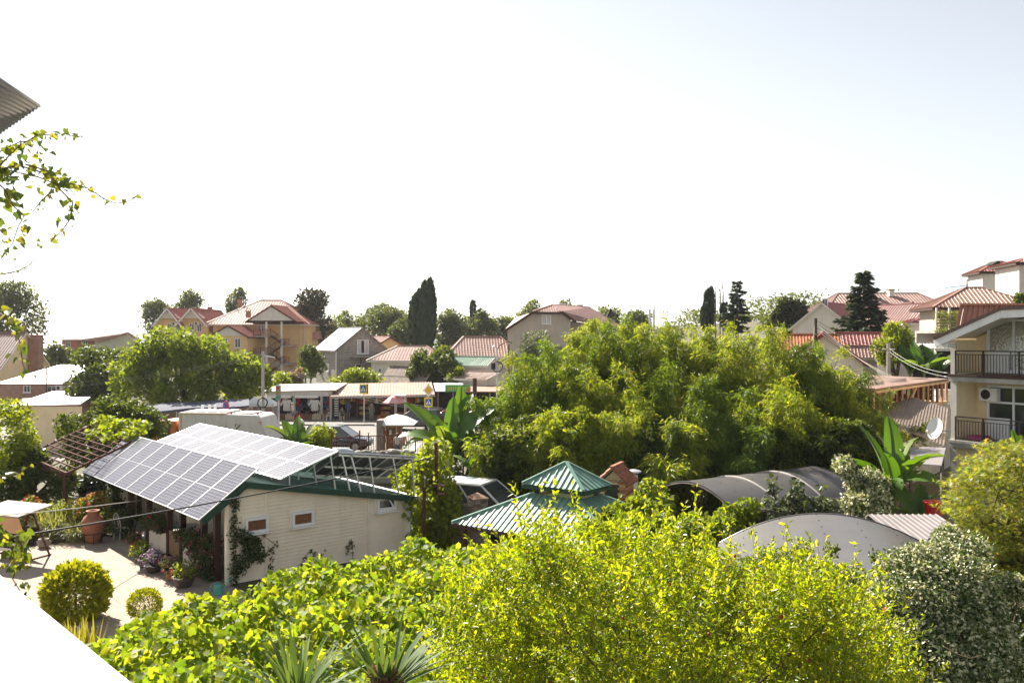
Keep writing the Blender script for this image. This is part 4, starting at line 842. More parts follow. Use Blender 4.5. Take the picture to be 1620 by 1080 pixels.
# ------------------------------------------------------------------ market stalls
def market():
    Yf, Yb = 84.0, 90.5
    X = lambda px, Y=Yf: XW(px, Y); Z = lambda py, Y=Yf: ZW(py, Y)
    # clothes stall
    a = thing('clothes_stall', 'white fronted market stall hung full of clothes with rolled up shutters', 'market stall', (X(478), Yf+2, .13), world=True)
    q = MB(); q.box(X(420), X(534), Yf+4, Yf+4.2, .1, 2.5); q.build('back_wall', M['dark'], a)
    q = MB(); q.slab([(X(415), Yf-.2, Z(626)+.35), (X(532), Yf-.2, Z(628)+.6), (X(530), Yb, Z(607,Yb)), (X(415), Yb, Z(609,Yb))], .1); q.build('roof', M['stallwhite'], a)
    q = MB(); q.box(X(425), X(521), Yf-.1, Yf+.1, Z(626.5), Z(618)); q.build('fascia', M['offw'], a)
    for x0, x1 in ((426, 461), (468, 504)): q = MB(); q.box(X(x0), X(x1), Yf-.35, Yf+.1, Z(629), Z(624.5)); q.build('shutter_box', M['white'], a)
    for px in (424, 464.5, 508, 523): q = MB(); q.box(X(px)-.12, X(px)+.12, Yf+.12, Yf+.3, .1, Z(618)); q.build('pillar', M['offw'], a)
    for z in (.9, 1.55, 2.15): q = MB(); q.box(X(426), X(520), Yf+1.2, Yf+1.25, z, z+.05); q.build('rail', M['galv'], a)
    b = thing('fruit_stall', 'dark open souvenir stall under a faded salmon sheet roof', 'market stall', (X(600), Yf+2, .13), world=True)
    q = MB(); q.ribbed((X(527), Yf-1.2, Z(629.5)+.25), (X(690), Yf-1.2, Z(625)+.15), (X(655,Yb)-X(690)+1.8, Yb-Yf+1.2, Z(605,Yb)-Z(625)-.1), 0, X(690)-X(527), .28, .03, 0)
    q.build('roof', M['stallroof'], b, fix=False)
    q = MB(); q.beam((X(527), Yf-1.2, Z(629.5)+.14), (X(690), Yf-1.2, Z(625)+.04), .06, .16); q.build('eaves_board', M['stallwhite'], b)
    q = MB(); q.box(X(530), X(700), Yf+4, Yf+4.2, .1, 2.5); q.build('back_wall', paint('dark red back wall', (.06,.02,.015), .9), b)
    for px in (527, 565, 620, 655, 688): q = MB(); q.box(X(px)-.09, X(px)+.09, Yf-.1, Yf+.08, .12, Z(625)); q.build('post', M['darkwood'], b)
    for x0, x1, n in ((566, 583, 4), (600, 618, 4), (640, 655, 3)):
        for j in range(n): q = MB(); q.box(X(x0), X(x1), Yf+.7, Yf+1.2, .45+j*.5, .49+j*.5); q.build('shelf', M['wood'], b)
    c = thing('banner_stall', 'far right market stall with white roof and green lettered banner', 'market stall', (X(735), Yf+2, .13), world=True)
    q = MB(); q.slab([(X(690), Yf-.6, Z(619)), (X(728), Yf-.6, Z(618.5)), (X(728), Yb, Z(606,Yb)), (X(676), Yb, Z(606.5,Yb))], .08); q.build('roof', M['whiteroof'], c)
    q = MB(); q.slab([(X(727), Yf-1.0, Z(619.5)), (X(800), Yf-1.0, Z(619.5)), (X(795), Yb, Z(611,Yb)), (X(727), Yb, Z(611,Yb))], .1); q.build('side_roof', M['stallroof'], c)
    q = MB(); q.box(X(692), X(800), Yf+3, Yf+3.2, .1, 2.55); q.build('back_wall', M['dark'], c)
    for px in (693, 717, 745, 775): q = MB(); q.box(X(px)-.07, X(px)+.07, Yf-.1, Yf+.04, .12, Z(620)); q.build('post', M['greywood'], c)
    q = MB(); q.box(X(700), X(742), Yf+.5, Yf+1.3, .13, 1.0); q.build('counter', M['palewood'], c)
    q = MB(); q.box(X(705.5), X(745), Yf-1.0, Yf-.93, Z(618), Z(607.5)); s = q.build('banner', M['green_sign'], c)
    q = MB(); xx = X(707)                           # banner lettering too small to read: yellow strokes like printed words
    for wd in (6, 7):
        for k in range(wd):
            xx += .17; h0 = Z(616.3)
            q.box(xx, xx+.04, Yf-1.015, Yf-1.004, h0, h0+.34); q.box(xx+.04, xx+.12, Yf-1.015, Yf-1.004, h0+(.3 if k % 2 else .15), h0+(.34 if k % 2 else .19))
        xx += .1
    q.build('lettering', M['yellow'], s)
    q = MB(); q.ball((X(743)-.05, Yf-1.03, Z(615)), .16, .03, .16, 10, 6); q.build('fruit_emblem', M['orange'], s)
    # garments
    cols = ['black','navy','white','red','tan','black','denim','pink','black','camo','navy','blue','white']
    gm = {c_: paint('cloth '+c_, CL[c_], .9) for c_ in CL}
    def shirt(z=1.0, w=.46):
        q = MB(); h = z
        q.prism([(-w/2,-h),(w/2,-h),(w*.46,-.16),(w*.8,-.42),(w*.95,-.3),(w*.5,0),(w*.14,.0),(0,-.06),(-w*.14,0),(-w*.5,0),(-w*.95,-.3),(-w*.8,-.42),(-w*.46,-.16)], -.03, .03)
        return q
    sm_ = shirt(.7).build('garment', M['white']); base = sm_.data; bpy.data.objects.remove(sm_)
    def garment(x, y, z, col, lab, sc=1, grp='garments hanging in the clothes stall', rz=0, nm='hanging_garment'):
        me = SHM.setdefault(col, None)
        if me is None: me = base.copy(); me.materials.clear(); me.materials.append(gm[col]); SHM[col] = me
        o = link(nm, me); o.location = (x, y, z); o.scale = (sc, sc, sc); o.rotation_euler = (0,0,rz); tag(o, lab, 'garment', grp); return o
    SHM = {}
    names = dict(black='black', navy='navy blue', white='white', red='red', tan='beige', denim='denim blue', pink='pink', camo='olive', blue='blue')
    for row, z in ((0, 2.1), (1, 1.45), (2, .95)):
        for k in range(26):
            px = 428+k*3.6; c_ = cols[(k*5+row*3) % len(cols)]
            garment(X(px), Yf+.9+.25*row, z+rnd.uniform(-.05,.05), c_, f'{nth(c_+str(row))} {names[c_]} garment from the left in the {["top","middle","bottom"][row]} row of the clothes stall', rnd.uniform(.75,1.0), f'{names[c_]} garments in the {["top","middle","bottom"][row]} row', rnd.uniform(-.5,.5))
    for px, lab in ((455, 'long white shirt hanging at the left front of the clothes stall'), (499, 'long white shirt hanging at the right front of the clothes stall')):
        garment(X(px), Yf-.3, Z(632), 'white', lab, 1.45, 'long white shirts on the stall front', nm='white_shirt')
    # striped souvenir rack, crates and goods
    t = thing('striped_rack', 'upright rack of white and dark stripes beside the souvenir stall', 'rack', (X(533), Yf-.5, .13), world=True)
    q = MB(); q.box(X(532), X(536), Yf-.45, Yf-.15, .13, 2.1); q.build('rack_frame', M['darkwood'], t)
    for k in range(8): q = MB(); q.box(X(531), X(537), Yf-.56, Yf-.44, .45+k*.22, .55+k*.22); q.build('rack_board', M['white'], t)
    pal = [('orange',(.5,.16,.03)),('yellow',(.5,.36,.05)),('green',(.06,.16,.05)),('red',(.35,.03,.03)),('brown',(.16,.08,.04)),('cream',(.5,.42,.3))]
    gmat = [paint('goods '+n, c_) for n, c_ in pal]
    q = MB(); q.box(-.17,.17,-.14,.14,0,.16); q.box(-.19,.19,-.16,-.14,0,.2); q.box(-.19,.19,.14,.16,0,.2); q.box(-.19,-.17,-.14,.14,0,.2); q.box(.17,.19,-.14,.14,0,.2)
    for kx in range(3):
        for ky in range(2): q.ball((-.11+.11*kx, -.06+.12*ky, .2), .055, n=6, m=4)
    me0 = q.build('crate', gmat[0]); mesh0 = me0.data; bpy.data.objects.remove(me0); cm = []
    for i in range(6): m_ = mesh0.copy(); m_.materials.clear(); m_.materials.append(gmat[i]); cm.append(m_)
    for x0, x1, n, nm in ((566, 583, 4, 'left'), (600, 618, 4, 'middle'), (640, 655, 3, 'right')):
        for j in range(n):
            for i in range(4):
                ci = rnd.randrange(6); o = link('goods_crate', cm[ci]); o.location = (X(x0)+.2+i*(X(x1)-X(x0)-.3)/3.6, Yf+.95, .49+j*.5)
                tag(o, f'{nth(pal[ci][0]+nm)} {pal[ci][0]} box from the bottom on the {nm} shelf unit of the souvenir stall', 'box', f'{pal[ci][0]} boxes on the {nm} stall shelves')
    for i in range(9):
        ci = [0,0,1,2,4,3,5,1,2][i]; o = link('fruit_crate', cm[ci]); o.scale = (1.6,1.6,1.6); o.location = (X(603+i*5.4), Yf-.35, .14); tag(o, f'{nth(pal[ci][0]+"pv")} {pal[ci][0]} crate from the left on the pavement before the souvenir stall', 'crate', f'{pal[ci][0]} crates on the pavement')
    for i in range(5):
        o = link('clothes_heap', cm[[4,5,3,4,5][i]]); ci = [4,5,3,4,5][i]; o.scale = (2.2,2,2.2); o.location = (X(448+i*14), Yf-.6, .14); tag(o, f'{pal[ci][0]} bin of folded goods below the hanging clothes, {["leftmost","second from left","middle one","second from right","rightmost"][i]}', 'bin', f'{pal[ci][0]} bins at the clothes stall')
    q = MB(); q.lathe([(.03,-.36),(.11,-.34),(.13,-.2),(.06,-.1),(.012,0)],7); o = q.build('hanging_bag', gmat[0]); bag = o.data; bpy.data.objects.remove(o); bg_ = []
    for i in range(6): m_ = bag.copy(); m_.materials.clear(); m_.materials.append(gmat[i]); bg_.append(m_)
    for i in range(34):
        ci = (i*7+i//3) % 6; o = link('hanging_bag', bg_[ci]); s_ = rnd.uniform(.9,1.6); o.scale = (s_,s_,s_*1.3); px = 538+i*4.4; o.location = (X(px), Yf+.25, Z(628.5)+.0+(px-538)/150*.2)
        tag(o, f'{nth(pal[ci][0]+"bag")} {pal[ci][0]} bag from the left hanging under the souvenir stall eave', 'bag', f'{pal[ci][0]} bags under the stall eave')
    # people and chairs
    ch = thing('plastic_chair', 'white plastic chair under the seated person in black', 'chair', (X(525), Yf-1.6, .13))
    q = MB(); q.box(-.22,.22,-.22,.22,.42,.45); q.build('seat', M['white'], ch)
    q = MB(); q.box(-.2,.2,.2,.24,.5,.9); q.build('backrest', M['white'], ch)
    for sx in (-1,1):
        for sy in (-1,1): q = MB(); q.beam((sx*.19,sy*.19,0),(sx*.17,sy*.17,.42),.05); q.build('leg', M['white'], ch)
        q = MB(); q.beam((sx*.24,-.18,.65),(sx*.24,.2,.66),.05,.03); q.beam((sx*.24,-.18,.44),(sx*.24,-.18,.64),.04); q.build('arm_rest', M['white'], ch)
    tr = [(c_, kids(c_)) for c_ in kids(ch)]
    dup(ch, (X(545), Yf-1.3, .13), .4, 'white plastic chair under the seated person in olive clothes', tr)
    ch.rotation_euler = (0,0,-1.2)
    person('person in a black top and shorts sitting on a white chair before the clothes stall', (X(525), Yf-1.6, .11), -1.2, 'sit', 'black', 'tan')
    person('person in olive clothes sitting outside the souvenir stall', (X(545), Yf-1.3, .11), .4, 'sit', 'camo', 'black')
    person('person in a long grey-green dress standing by the souvenir shelves', (X(591.5), Yf-1.4, .13), .5, 'stand', 'sage', 'sage', dress=True)
    person('person in blue shirt standing inside the souvenir stall', (X(550), Yf+.3, .13), 0, 'stand', 'blue', 'denim', arm=.6)
    person('person in pink top walking past the clothes stall', (X(474), Yf-2.6, .13), 1.4, 'stand', 'white', 'denim', hair='hairblond')
    # parasols
    def parasol(name, lab, x, y, z, r_, hh, n, mt, edge=None, g0=0):
        t = thing(name, lab, 'parasol', (x, y, g0), world=True)
        vs = [(x,y,z)]; fs = []
        for j, (rr, dz) in enumerate(((.5,.36),(1,1))):
            for k in range(n): an = 2*math.pi*(k+.5)/n; vs.append((x+r_*rr*math.cos(an), y+r_*rr*math.sin(an), z-hh*dz))
        for k in range(n): fs.append((0,1+k,1+(k+1) % n)); fs.append((1+k,1+n+k,1+n+(k+1) % n,1+(k+1) % n))
        q = MB(); q.add(vs, fs); q.add([(a,b,c_-.02) for a,b,c_ in vs], [f[::-1] for f in fs]); q.build('canopy', mt, t, fix=False)
        q = MB()
        for k in range(n):
            a1, a2 = Vector(vs[1+n+k]), Vector(vs[1+n+(k+1) % n]); q.slab([a1,a2,a2-Vector((0,0,.05)),a1-Vector((0,0,.05))], .012)
        q.build('valance', edge or mt, t)
        q = MB(); q.tube([(x,y,g0),(x,y,z-.02)], .03, 6); q.build('pole', M['offw'], t)
        for k in range(n): q = MB(); q.beam(Vector(vs[0])-Vector((0,0,.06)), Vector(vs[1+n+k])-Vector((0,0,.05)), .02); q.build('rib', M['galv'], t)
    parasol('parasol', 'round pink and white parasol with red edge at the souvenir stall', X(622,80), 81.2, ZW(623.5,81), .95*1.2, .75, 8, M['pinkcan'], M['red'], .13)
    parasol('square_parasol', 'white square parasol over the kiosk at the near side of the road', XW(627,60), 60, ZW(654.5,60), 1.85, .62, 4, M['canvas'], None, 0)
    t = thing('display_stand', 'cream metal stand with goods beside the pink parasol', 'stand', (X(640,81), 81, .13), world=True)
    for px in (626, 641):
        for y in (80.6, 81.6): q = MB(); q.beam((X(px,81),y,.13),(X(px,81),y,2.5),.07); q.build('post', M['offw'], t)
    q = MB(); q.box(X(625,81),X(642,81),80.5,81.7,2.5,2.58); q.build('top', M['offw'], t)
    q = MB(); q.box(X(626,81),X(641,81),80.7,81.5,.9,.95); q.build('shelf', M['wood'], t)
market()

# grey awning stalls on the left of the road
def awning():
    t = thing('awning_stall', 'long stall under a sagging blue-grey awning behind the garbage truck', 'market stall', (XW(310,68), 68, 0), world=True)
    vs, fs = [], []; n = 24
    for i in range(n+1):
        f = i/n; px = 210+(394-210)*f; pyf = 652+(640.5-652)*f+1.2*math.sin(f*9); pyb = 640.5+(630-640.5)*f+.8*math.sin(f*14)
        for q_, (Y, py) in enumerate(((66.5, pyf+3.5), (66.5, pyf), (67.5, pyf-(pyf-pyb)*.45+.7), (70, pyb))): vs.append((XW(px, Y), Y, ZW(py, Y)))
    for i in range(n):
        for j in range(3): fs.append((i*4+j, (i+1)*4+j, (i+1)*4+j+1, i*4+j+1))
    q = MB(); q.add(vs, fs); q.build('awning_cloth', M['greyawn'], t, fix=False)
    for f in np.linspace(0,1,9): px = 212+180*f; q = MB(); q.beam((XW(px,66.7),66.7,0),(XW(px,66.7),66.7,ZW(651-11*f,66.7)),.06); q.build('post', M['galv'], t)
    q = MB(); q.box(XW(205,70), XW(398,70), 70.2, 70.4, 0, 2.3); q.build('back_wall', paint('tan tarpaulin', (.34,.25,.17), .9), t)
    q = MB(); q.box(XW(215,68), XW(390,68), 68, 68.8, 0, .85); q.build('counter', paint('stall cloth', (.2,.17,.2), .9), t)
    pal = [('red',(.4,.04,.04)),('green',(.05,.2,.07)),('yellow',(.5,.38,.06)),('white',(.6,.6,.58)),('blue',(.06,.12,.32)),('brown',(.2,.1,.05))]
    ms = []
    q = MB(); q.box(-.16,.16,-.12,.12,0,.3); q.box(-.18,.18,-.14,.14,.3,.34); o = q.build('goods', M['white']); b0 = o.data; bpy.data.objects.remove(o)
    for n_, c_ in pal: m_ = b0.copy(); m_.materials.clear(); m_.materials.append(paint('awning goods '+n_, c_)); ms.append(m_)
    for i in range(44):
        ci = rnd.randrange(6); o = link('goods_box', ms[ci]); s_ = rnd.uniform(.7,1.5); o.scale = (s_,s_,s_*rnd.uniform(.8,1.6)); lv = i % 2
        o.location = (XW(218+i*3.9, 68), 68.3, .85) if not lv else (XW(218+i*3.9, 70), 70.0, 1.35)
        if lv: o.location.z = .86; o.location.y = 68.6
        tag(o, f'{nth(pal[ci][0]+"aw")} {pal[ci][0]} box from the left on the counter under the blue-grey awning', 'box', f'{pal[ci][0]} boxes under the grey awning')
    person('person with dark hair in white standing under the grey awning near the orange cab', (XW(254,65), 65.2, 0), 2.8, 'stand', 'white', 'navy')
    person('person with fair hair in white standing under the grey awning near the orange cab', (XW(264,65), 65.0, 0), 3.3, 'stand', 'white', 'tan', hair='hairblond')
    person('person in white turned sideways under the grey awning beside the truck box', (XW(273,65), 65.5, 0), 1.6, 'stand', 'white', 'denim')
    for px, w_, lab in ((397, 20, 'white cloth tent right of the grey awning'), (418, 24, 'white peaked tent behind the traffic light')):
        Y = 72; t = thing('market_tent', lab, 'tent', (XW(px,Y), Y, 0), world=True); c = Vector((XW(px,Y), Y+1, ZW(629,Y))); h = w_/2/F*Y; zE = ZW(639,Y)
        q = MB(); cs = [Vector((c.x+sx*h, c.y+sy*h, zE)) for sx, sy in ((-1,-1),(1,-1),(1,1),(-1,1))]
        for i in range(4): q.slab([cs[i], cs[(i+1) % 4], c], .03); q.slab([cs[i], cs[(i+1) % 4], cs[(i+1) % 4]-Vector((0,0,.25)), cs[i]-Vector((0,0,.25))], .02)
        q.build('tent_roof', M['canvas'], t)
        for p in cs: q = MB(); q.beam((p.x,p.y,0), p, .06); q.build('tent_leg', M['galv'], t)
        q = MB(); q.box(c.x-h+.05, c.x+h-.05, c.y+h-.1, c.y+h-.05, 0, zE); q.build('tent_side', paint('printed tent cloth', (.42,.3,.27), .9), t)
awning()

# ------------------------------------------------------------------ vehicles
VG = mat('vehicle glass', (.07,.075,.075), .08, .2, .8, spec=.8)
def car(label, loc, rz, paintm, kind='car', s=1.0, name='parked_car'):
    r = thing(name, label, 'car', loc, rz=rz)
    L, W, hh = (4.5,1.8,1.46) if kind == 'car' else ((4.7,1.9,1.7) if kind == 'suv' else (5.0,1.95,2.1))
    # side profile stations: x, z bottom, z top of lower body, half width
    zb = .26 if kind == 'car' else .32; zs = hh*.61
    st = [(-.5,.50,.72,.62),(-.485,.36,.9,.8),(-.42,.28,.99,.93),(-.3,.26,1.0,.985),(0,.26,1.0,1.0),(.22,.26,.985,1.0),(.36,.27,.9,.97),(.45,.3,.82,.88),(.49,.38,.72,.74),(.5,.5,.66,.62)]
    rows = []; n = 10
    for x, b_, t_, wd in st:
        zb_, zt = zb+(b_-.26)*.9, zs*t_; w2 = W/2*wd; ring = []
        prof = [(-.9,0),(-1,.12),(-1,.55),(-.97,.86),(-.88,1),(.88,1),(.97,.86),(1,.55),(1,.12),(.9,0)]
        for (u, v) in prof: ring.append((x*L, u*w2, zb_+(zt-zb_)*v))
        rows.append(ring)
    q = MB(); vs = [p for ring in rows for p in ring]; fs = []
    for i in range(len(rows)-1):
        for k in range(n): fs.append((i*n+k, i*n+(k+1) % n, (i+1)*n+(k+1) % n, (i+1)*n+k))
    fs.append(tuple(range(n))); fs.append(tuple((len(rows)-1)*n+k for k in range(n-1,-1,-1)))
    q.add(vs, fs); body = q.build('body', paintm, r, smooth=False)
    bm = bpy.data.meshes.new('x'); bpy.data.meshes.remove(bm)
    mb_ = body.modifiers.new('round', 'BEVEL'); mb_.width = .03; mb_.segments = 2; mb_.limit_method = 'ANGLE'
    for p in body.data.polygons: p.use_smooth = True
    # greenhouse: base outline (at zs) to roof
    if kind == 'van': xb0, xb1, xt0, xt1 = -.48, .34, -.46, .14
    elif kind == 'suv': xb0, xb1, xt0, xt1 = -.47, .26, -.42, .06
    else: xb0, xb1, xt0, xt1 = -.44, .26, -.28, .06
    z0, z1 = zs*.985, hh; w0, w1 = W/2*.93, W/2*.76
    def pt(x, y, t):  # t 0 base 1 roof
        return Vector((L*x, y, z0+(z1-z0)*t))
    q = MB()
    q.slab([pt(xt0,-w1,.93), pt(xt1,-w1,.93), pt(xt1,w1,.93), pt(xt0,w1,.93)], .07*(z1-z0)+.03)
    xm = lambda t, a, b: a+(b-a)*t
    for xb, xt in ((xb0,xt0),(xb1,xt1)):
        for sy in (-1,1): q.beam(pt(xb, sy*w0, 0), pt(xt, sy*w1, .95), .09, .06)
    for sy in (-1,1):
        for fx in (.36,.68): q.beam(pt(xb0+(xb1-xb0)*fx, sy*w0, 0), pt(xt0+(xt1-xt0)*(fx-.02), sy*w1, .95), .08, .05)
        q.beam(pt(xt0, sy*w1, .96), pt(xt1, sy*w1, .96), .07, .06)
    roof = q.build('roof', paintm, r); bv = roof.modifiers.new('round','BEVEL'); bv.width = .015; bv.segments = 2
    gl = VG
    q = MB(); e = .02
    q.slab([pt(xb1,-w0+e,0), pt(xb1,w0-e,0), pt(xt1,w1-e,.93), pt(xt1,-w1+e,.93)], .02); q.build('windscreen', gl, r)
    q = MB(); q.slab([pt(xb0,w0-e,0), pt(xb0,-w0+e,0), pt(xt0,-w1+e,.93), pt(xt0,w1-e,.93)], .02); q.build('rear_window', gl, r)
    for sy in (-1,1):
        q = MB(); q.slab([pt(xb0,sy*(w0-e),0), pt(xb1,sy*(w0-e),0), pt(xt1,sy*(w1-e),.93), pt(xt0,sy*(w1-e),.93)], .015); q.build('side_window', gl, r)
        q = MB(); q.ball((L*(xb1-.04), sy*(W/2+.1), z0+.06), .07, .1, .07, 8, 5); q.build('wing_mirror', paintm, r, smooth=True)
        q = MB(); q.ball((L*.468, sy*W/2*.62, zs*.7), .1, .2, .075, 8, 5); q.build('headlight', M['lampg'], r, smooth=True)
        q = MB(); q.box(-L*.497, -L*.478, sy*W/2*.52-.14, sy*W/2*.52+.14, zs*.66, zs*.82); q.build('tail_light', M['lampr'], r)
        for fx in (.03,.22) if kind != 'van' else (.2,): q = MB(); q.box(L*(fx-.12)-.07, L*(fx-.12)+.07, sy*W/2*1.0-.012, sy*W/2*1.0+.012, zs*.83, zs*.86); q.build('door_handle', M['galv'], r)
        for fx in (-.3,.31):
            wr = .33 if kind == 'car' else .36; c = Vector((L*fx, sy*(W/2-.1), wr))
            q = MB(); q.disc(c - Vector((0,sy*.0,0)), (0,1,0), wr+.05, .235, 20); q.build('wheel_arch', M['black'], r)
            wh = MB(); wh.disc(c+Vector((0,sy*.015,0)), (0,1,0), wr, .24, 22); wo = wh.build('wheel', M['tyre'], r)
            q = MB(); q.disc(c+Vector((0,sy*.135,0)), (0,1,0), wr*.64, .02, 16)
            q.build('rim', M['rim'], wo)
    q = MB(); q.box(L*.488, L*.506, -W*.24, W*.24, zb+.08, zb+.26); q.build('grille', M['black'], r)
    q = MB(); q.box(L*.5, L*.51, -.26, .26, zb+.1, zb+.21); q.build('number_plate', M['signw'], r)
    return r
car('dark navy car driving right on the road in front of the clothes stall', (XW(536,62), 62.0, 0), R(-6), M['navy'], 'suv')
car('dark navy hatchback parked at the kerb beside the pink parasol', (XW(655,75), 75.5, 0), R(178), M['navy'], 'suv')
car('red car parked behind the banana plant at the kerb', (XW(707,77), 77.2, 0), R(174), M['redcar'], 'car')
car('small white car mostly hidden by the bamboo beside the flag', (XW(752,77), 77.8, 0), R(176), M['whitecar'], 'car')
car('white van parked behind the stone gate pillars', (XW(750,36), 36.0, 0), R(-24), M['whitecar'], 'van', name='parked_van')

def garbage_truck():
    Y = 54; r = thing('garbage_truck', 'white garbage truck with an orange cab and tapered rear hopper', 'truck', (XW(350,Y), Y+1.2, 0), rz=R(-7))
    X = lambda px: XW(px,Y)-XW(350,Y)
    zt = ZW(653,Y); zb = 1.0
    q = MB(); q.box(X(282), X(362), -1.2, 1.2, zb, zt); bo = q.build('box_body', M['truckw'], r); bo.modifiers.new('b','BEVEL').width = .05
    q = MB(); q.prism([(X(362.5),zb),(X(425),zb-.3),(X(437),zb-.1),(X(419),zt-.28),(X(412),zt-.12),(X(362.5),zt-.08)], -1.22, 1.22); ho = q.build('rear_hopper', M['truckw'], r); ho.modifiers.new('b','BEVEL').width = .05
    q = MB()
    for k in range(4): x0 = X(290+k*19); q.box(x0, x0+X(364)-X(350), -.9, .9, zt+.005, zt+.06)
    q.box(X(370), X(400), -.8, .8, zt-.1, zt-.02); q.build('roof_panel', M['truckw'], r)
    for px in (294, 306, 316): q = MB(); q.box(X(px)-.07, X(px)+.07, 1.0, 1.1, zt, zt+.3); q.build('lifting_lug', M['white'], r)
    q = MB(); q.box(X(286), X(360), -1.215, -1.2, zt-.12, zt-.06); q.box(X(286), X(288), -1.215, -1.2, zb+.3, zt-.06); q.build('yellow_stripe', paint('ochre marking', (.5,.33,.08)), r)
    q = MB(); q.beam((X(378),-1.25,zt-1.0),(X(386),-1.25,zt-.7),.05,.04); q.build('hydraulic_ram', M['black'], r)
    for a, b in ((377.5, zt-.7), (416, zt-.55)):
        q = MB(); x = X(a); q.box(x, x+.16, -1.245, -1.222, b, b+.04); q.box(x if a < 400 else x+.12, x+.04 if a < 400 else x+.16, -1.245, -1.222, b-.13, b); q.build('red_marker', M['red'], r)
    for px in (367, 411): q = MB(); q.lathe([(.07,0),(.07,.1),(.03,.14)], 8, (X(px), -.9, zt-.1)); q.build('beacon', M['red'], r)
    for px in (378, 428): q = MB(); q.box(X(px)-.09, X(px)+.09, -1.27, -1.2, zb+.25, zb+.6); q.build('tail_lamp', M['lampr'], r)
    q = MB(); q.prism([(X(236),.7),(X(278),.7),(X(278),2.75),(X(245),2.75),(X(237),1.7)], -1.15, 1.15); cb = q.build('cab', M['orange'], r); cb.modifiers.new('b','BEVEL').width = .06
    q = MB(); q.box(X(248), X(268), -1.17, -1.152, 1.75, 2.5); q.build('side_window', M['glass'], r)
    q = MB(); q.slab([(X(236.6),-1,1.78),(X(236.6),1,1.78),(X(244),1,2.62),(X(244),-1,2.62)], .03); q.build('windscreen', M['glass'], r)
    q = MB(); q.box(X(240), X(434), -.5, .5, .55, .95); q.build('chassis', M['black'], r)
    for px in (255, 385, 408):
        for sy in (-1,1): q = MB(); q.disc((X(px), sy*1.0, .5), (0,1,0), .5, .3, 20); wo = q.build('wheel', M['tyre'], r); q = MB(); q.disc((X(px), sy*1.16, .5), (0,1,0), .27, .03, 14); q.build('rim', M['rim'], wo)
garbage_truck()

# ------------------------------------------------------------------ signs, poles, wires
def cross_sign(parent, c, s, nrm, name='crossing_sign'):
    """pedestrian crossing panel: blue square, white triangle, walking figure on zebra bars, yellow surround"""
    c = Vector(c); n = Vector(nrm).normalized(); x = Vector((0,0,1)).cross(n).normalized() * -1; z = Vector((0,0,1)); x = n.cross(z).normalized()*-1
    def poly(m, pts, d, nm, par):
        q = MB(); q.slab([c + x*(a*s) + z*(b*s) + n*d for a, b in pts], -.006); return q.build(nm, m, par)
    q = MB(); q.obox(c, x*s*.62, n*.02, z*s*.72); o = q.build(name, M['yellow'], parent)
    poly(M['blue'], [(-.46,-.5),(.46,-.5),(.46,.52),(-.46,.52)], .03, 'blue_panel', o)
    poly(M['signw'], [(-.4,-.34),(.4,-.34),(0,.42)], .038, 'white_triangle', o)
    q = MB(); d = .046
    def b(p0, p1, w_): q.beam(c+x*p0[0]*s+z*p0[1]*s+n*d, c+x*p1[0]*s+z*p1[1]*s+n*d, .012, w_*s, up=x if abs(p0[0]-p1[0])<abs(p0[1]-p1[1]) else z)
    b((-.01,.16),(.0,-.08),.09); b((0,-.08),(.1,-.3),.06); b((0,-.08),(-.1,-.3),.06); b((0,.1),(.1,-.02),.05); b((0,.1),(-.09,0),.05)
    q.disc(c+z*.23*s+n*d, n, .05*s, .012, 10)
    for k in (-2,-1,1,2): b((k*.09,-.33),(k*.075,-.2),.03)
    q.build('walking_figure', M['black'], o)
def pole(name, label, cat, x, y, z0, z1, r_, m, group=None):
    t = thing(name, label, cat, (x,y,z0), group, world=True); q = MB(); q.tube([(x,y,z0-.2),(x,y,z1)], [r_, r_*.8], 8); q.build('pole', m, t); return t
x, y = XW(576,80), 80
t = pole('crossing_sign_post', 'yellow bordered pedestrian crossing sign on a thin post before the souvenir stall', 'road sign', x, y, .1, ZW(606,80), .045, M['offw'])
cross_sign(t, (x-.05, y-.1, ZW(615,80)), .62, (-.35,-1,0)); q = MB(); q.obox((x+.28,y+.05,ZW(615,80)), Vector((.03,.1,0)), Vector((.1,-.3,0)), Vector((0,0,.45))); q.build('side_panel', M['black'], t)
x, y = XW(678,62), 62
t = pole('priority_sign_post', 'priority diamond sign above a blue pedestrian crossing sign beside the banana plant', 'road sign', x, y, 0, ZW(606,62), .04, M['galv'])
cross_sign(t, (x, y-.06, ZW(636,62)), .46, (-.05,-1,0))
c = Vector((x, y-.06, ZW(617,62)))
for s, m_, nm, d in ((.46, 'signw', 'diamond_border', 0), (.31, 'amber', 'diamond_centre', .012)):
    q = MB(); q.add([c+Vector((a*s*.85, -.012-d-e, b_*s)) for e in (0,.01) for a, b_ in ((-1,0),(0,-1),(1,0),(0,1))], [(0,1,2,3),(7,6,5,4),(0,4,5,1),(1,5,6,2),(2,6,7,3),(3,7,4,0)]); q.build(nm, M[m_], t)
x, y = XW(358,60), 60
t = pole('no_parking_sign', 'round blue and red no stopping sign turned sideways behind the truck', 'road sign', x, y, 0, ZW(633,60), .035, M['galv'])
c = Vector((x,y-.06,ZW(643,60))); n = Vector((-.85,-.9,0)).normalized()
q = MB(); q.disc(c,n,.42,.02,24); so = q.build('red_rim', M['red'], t); q = MB(); q.disc(c+n*.013,n,.34,.012,24); q.build('blue_face', M['blue'], so)
q = MB(); s_ = n.cross(Vector((0,0,1))).normalized(); q.beam(c+n*.024+(s_+Vector((0,0,1)))*.235, c+n*.024-(s_+Vector((0,0,1)))*.235, .012,.07, up=n); q.beam(c+n*.027+(s_-Vector((0,0,1)))*.235, c+n*.027-(s_-Vector((0,0,1)))*.235, .012,.07, up=n); q.build('red_cross', M['red'], so)
x, y = XW(441,66), 66
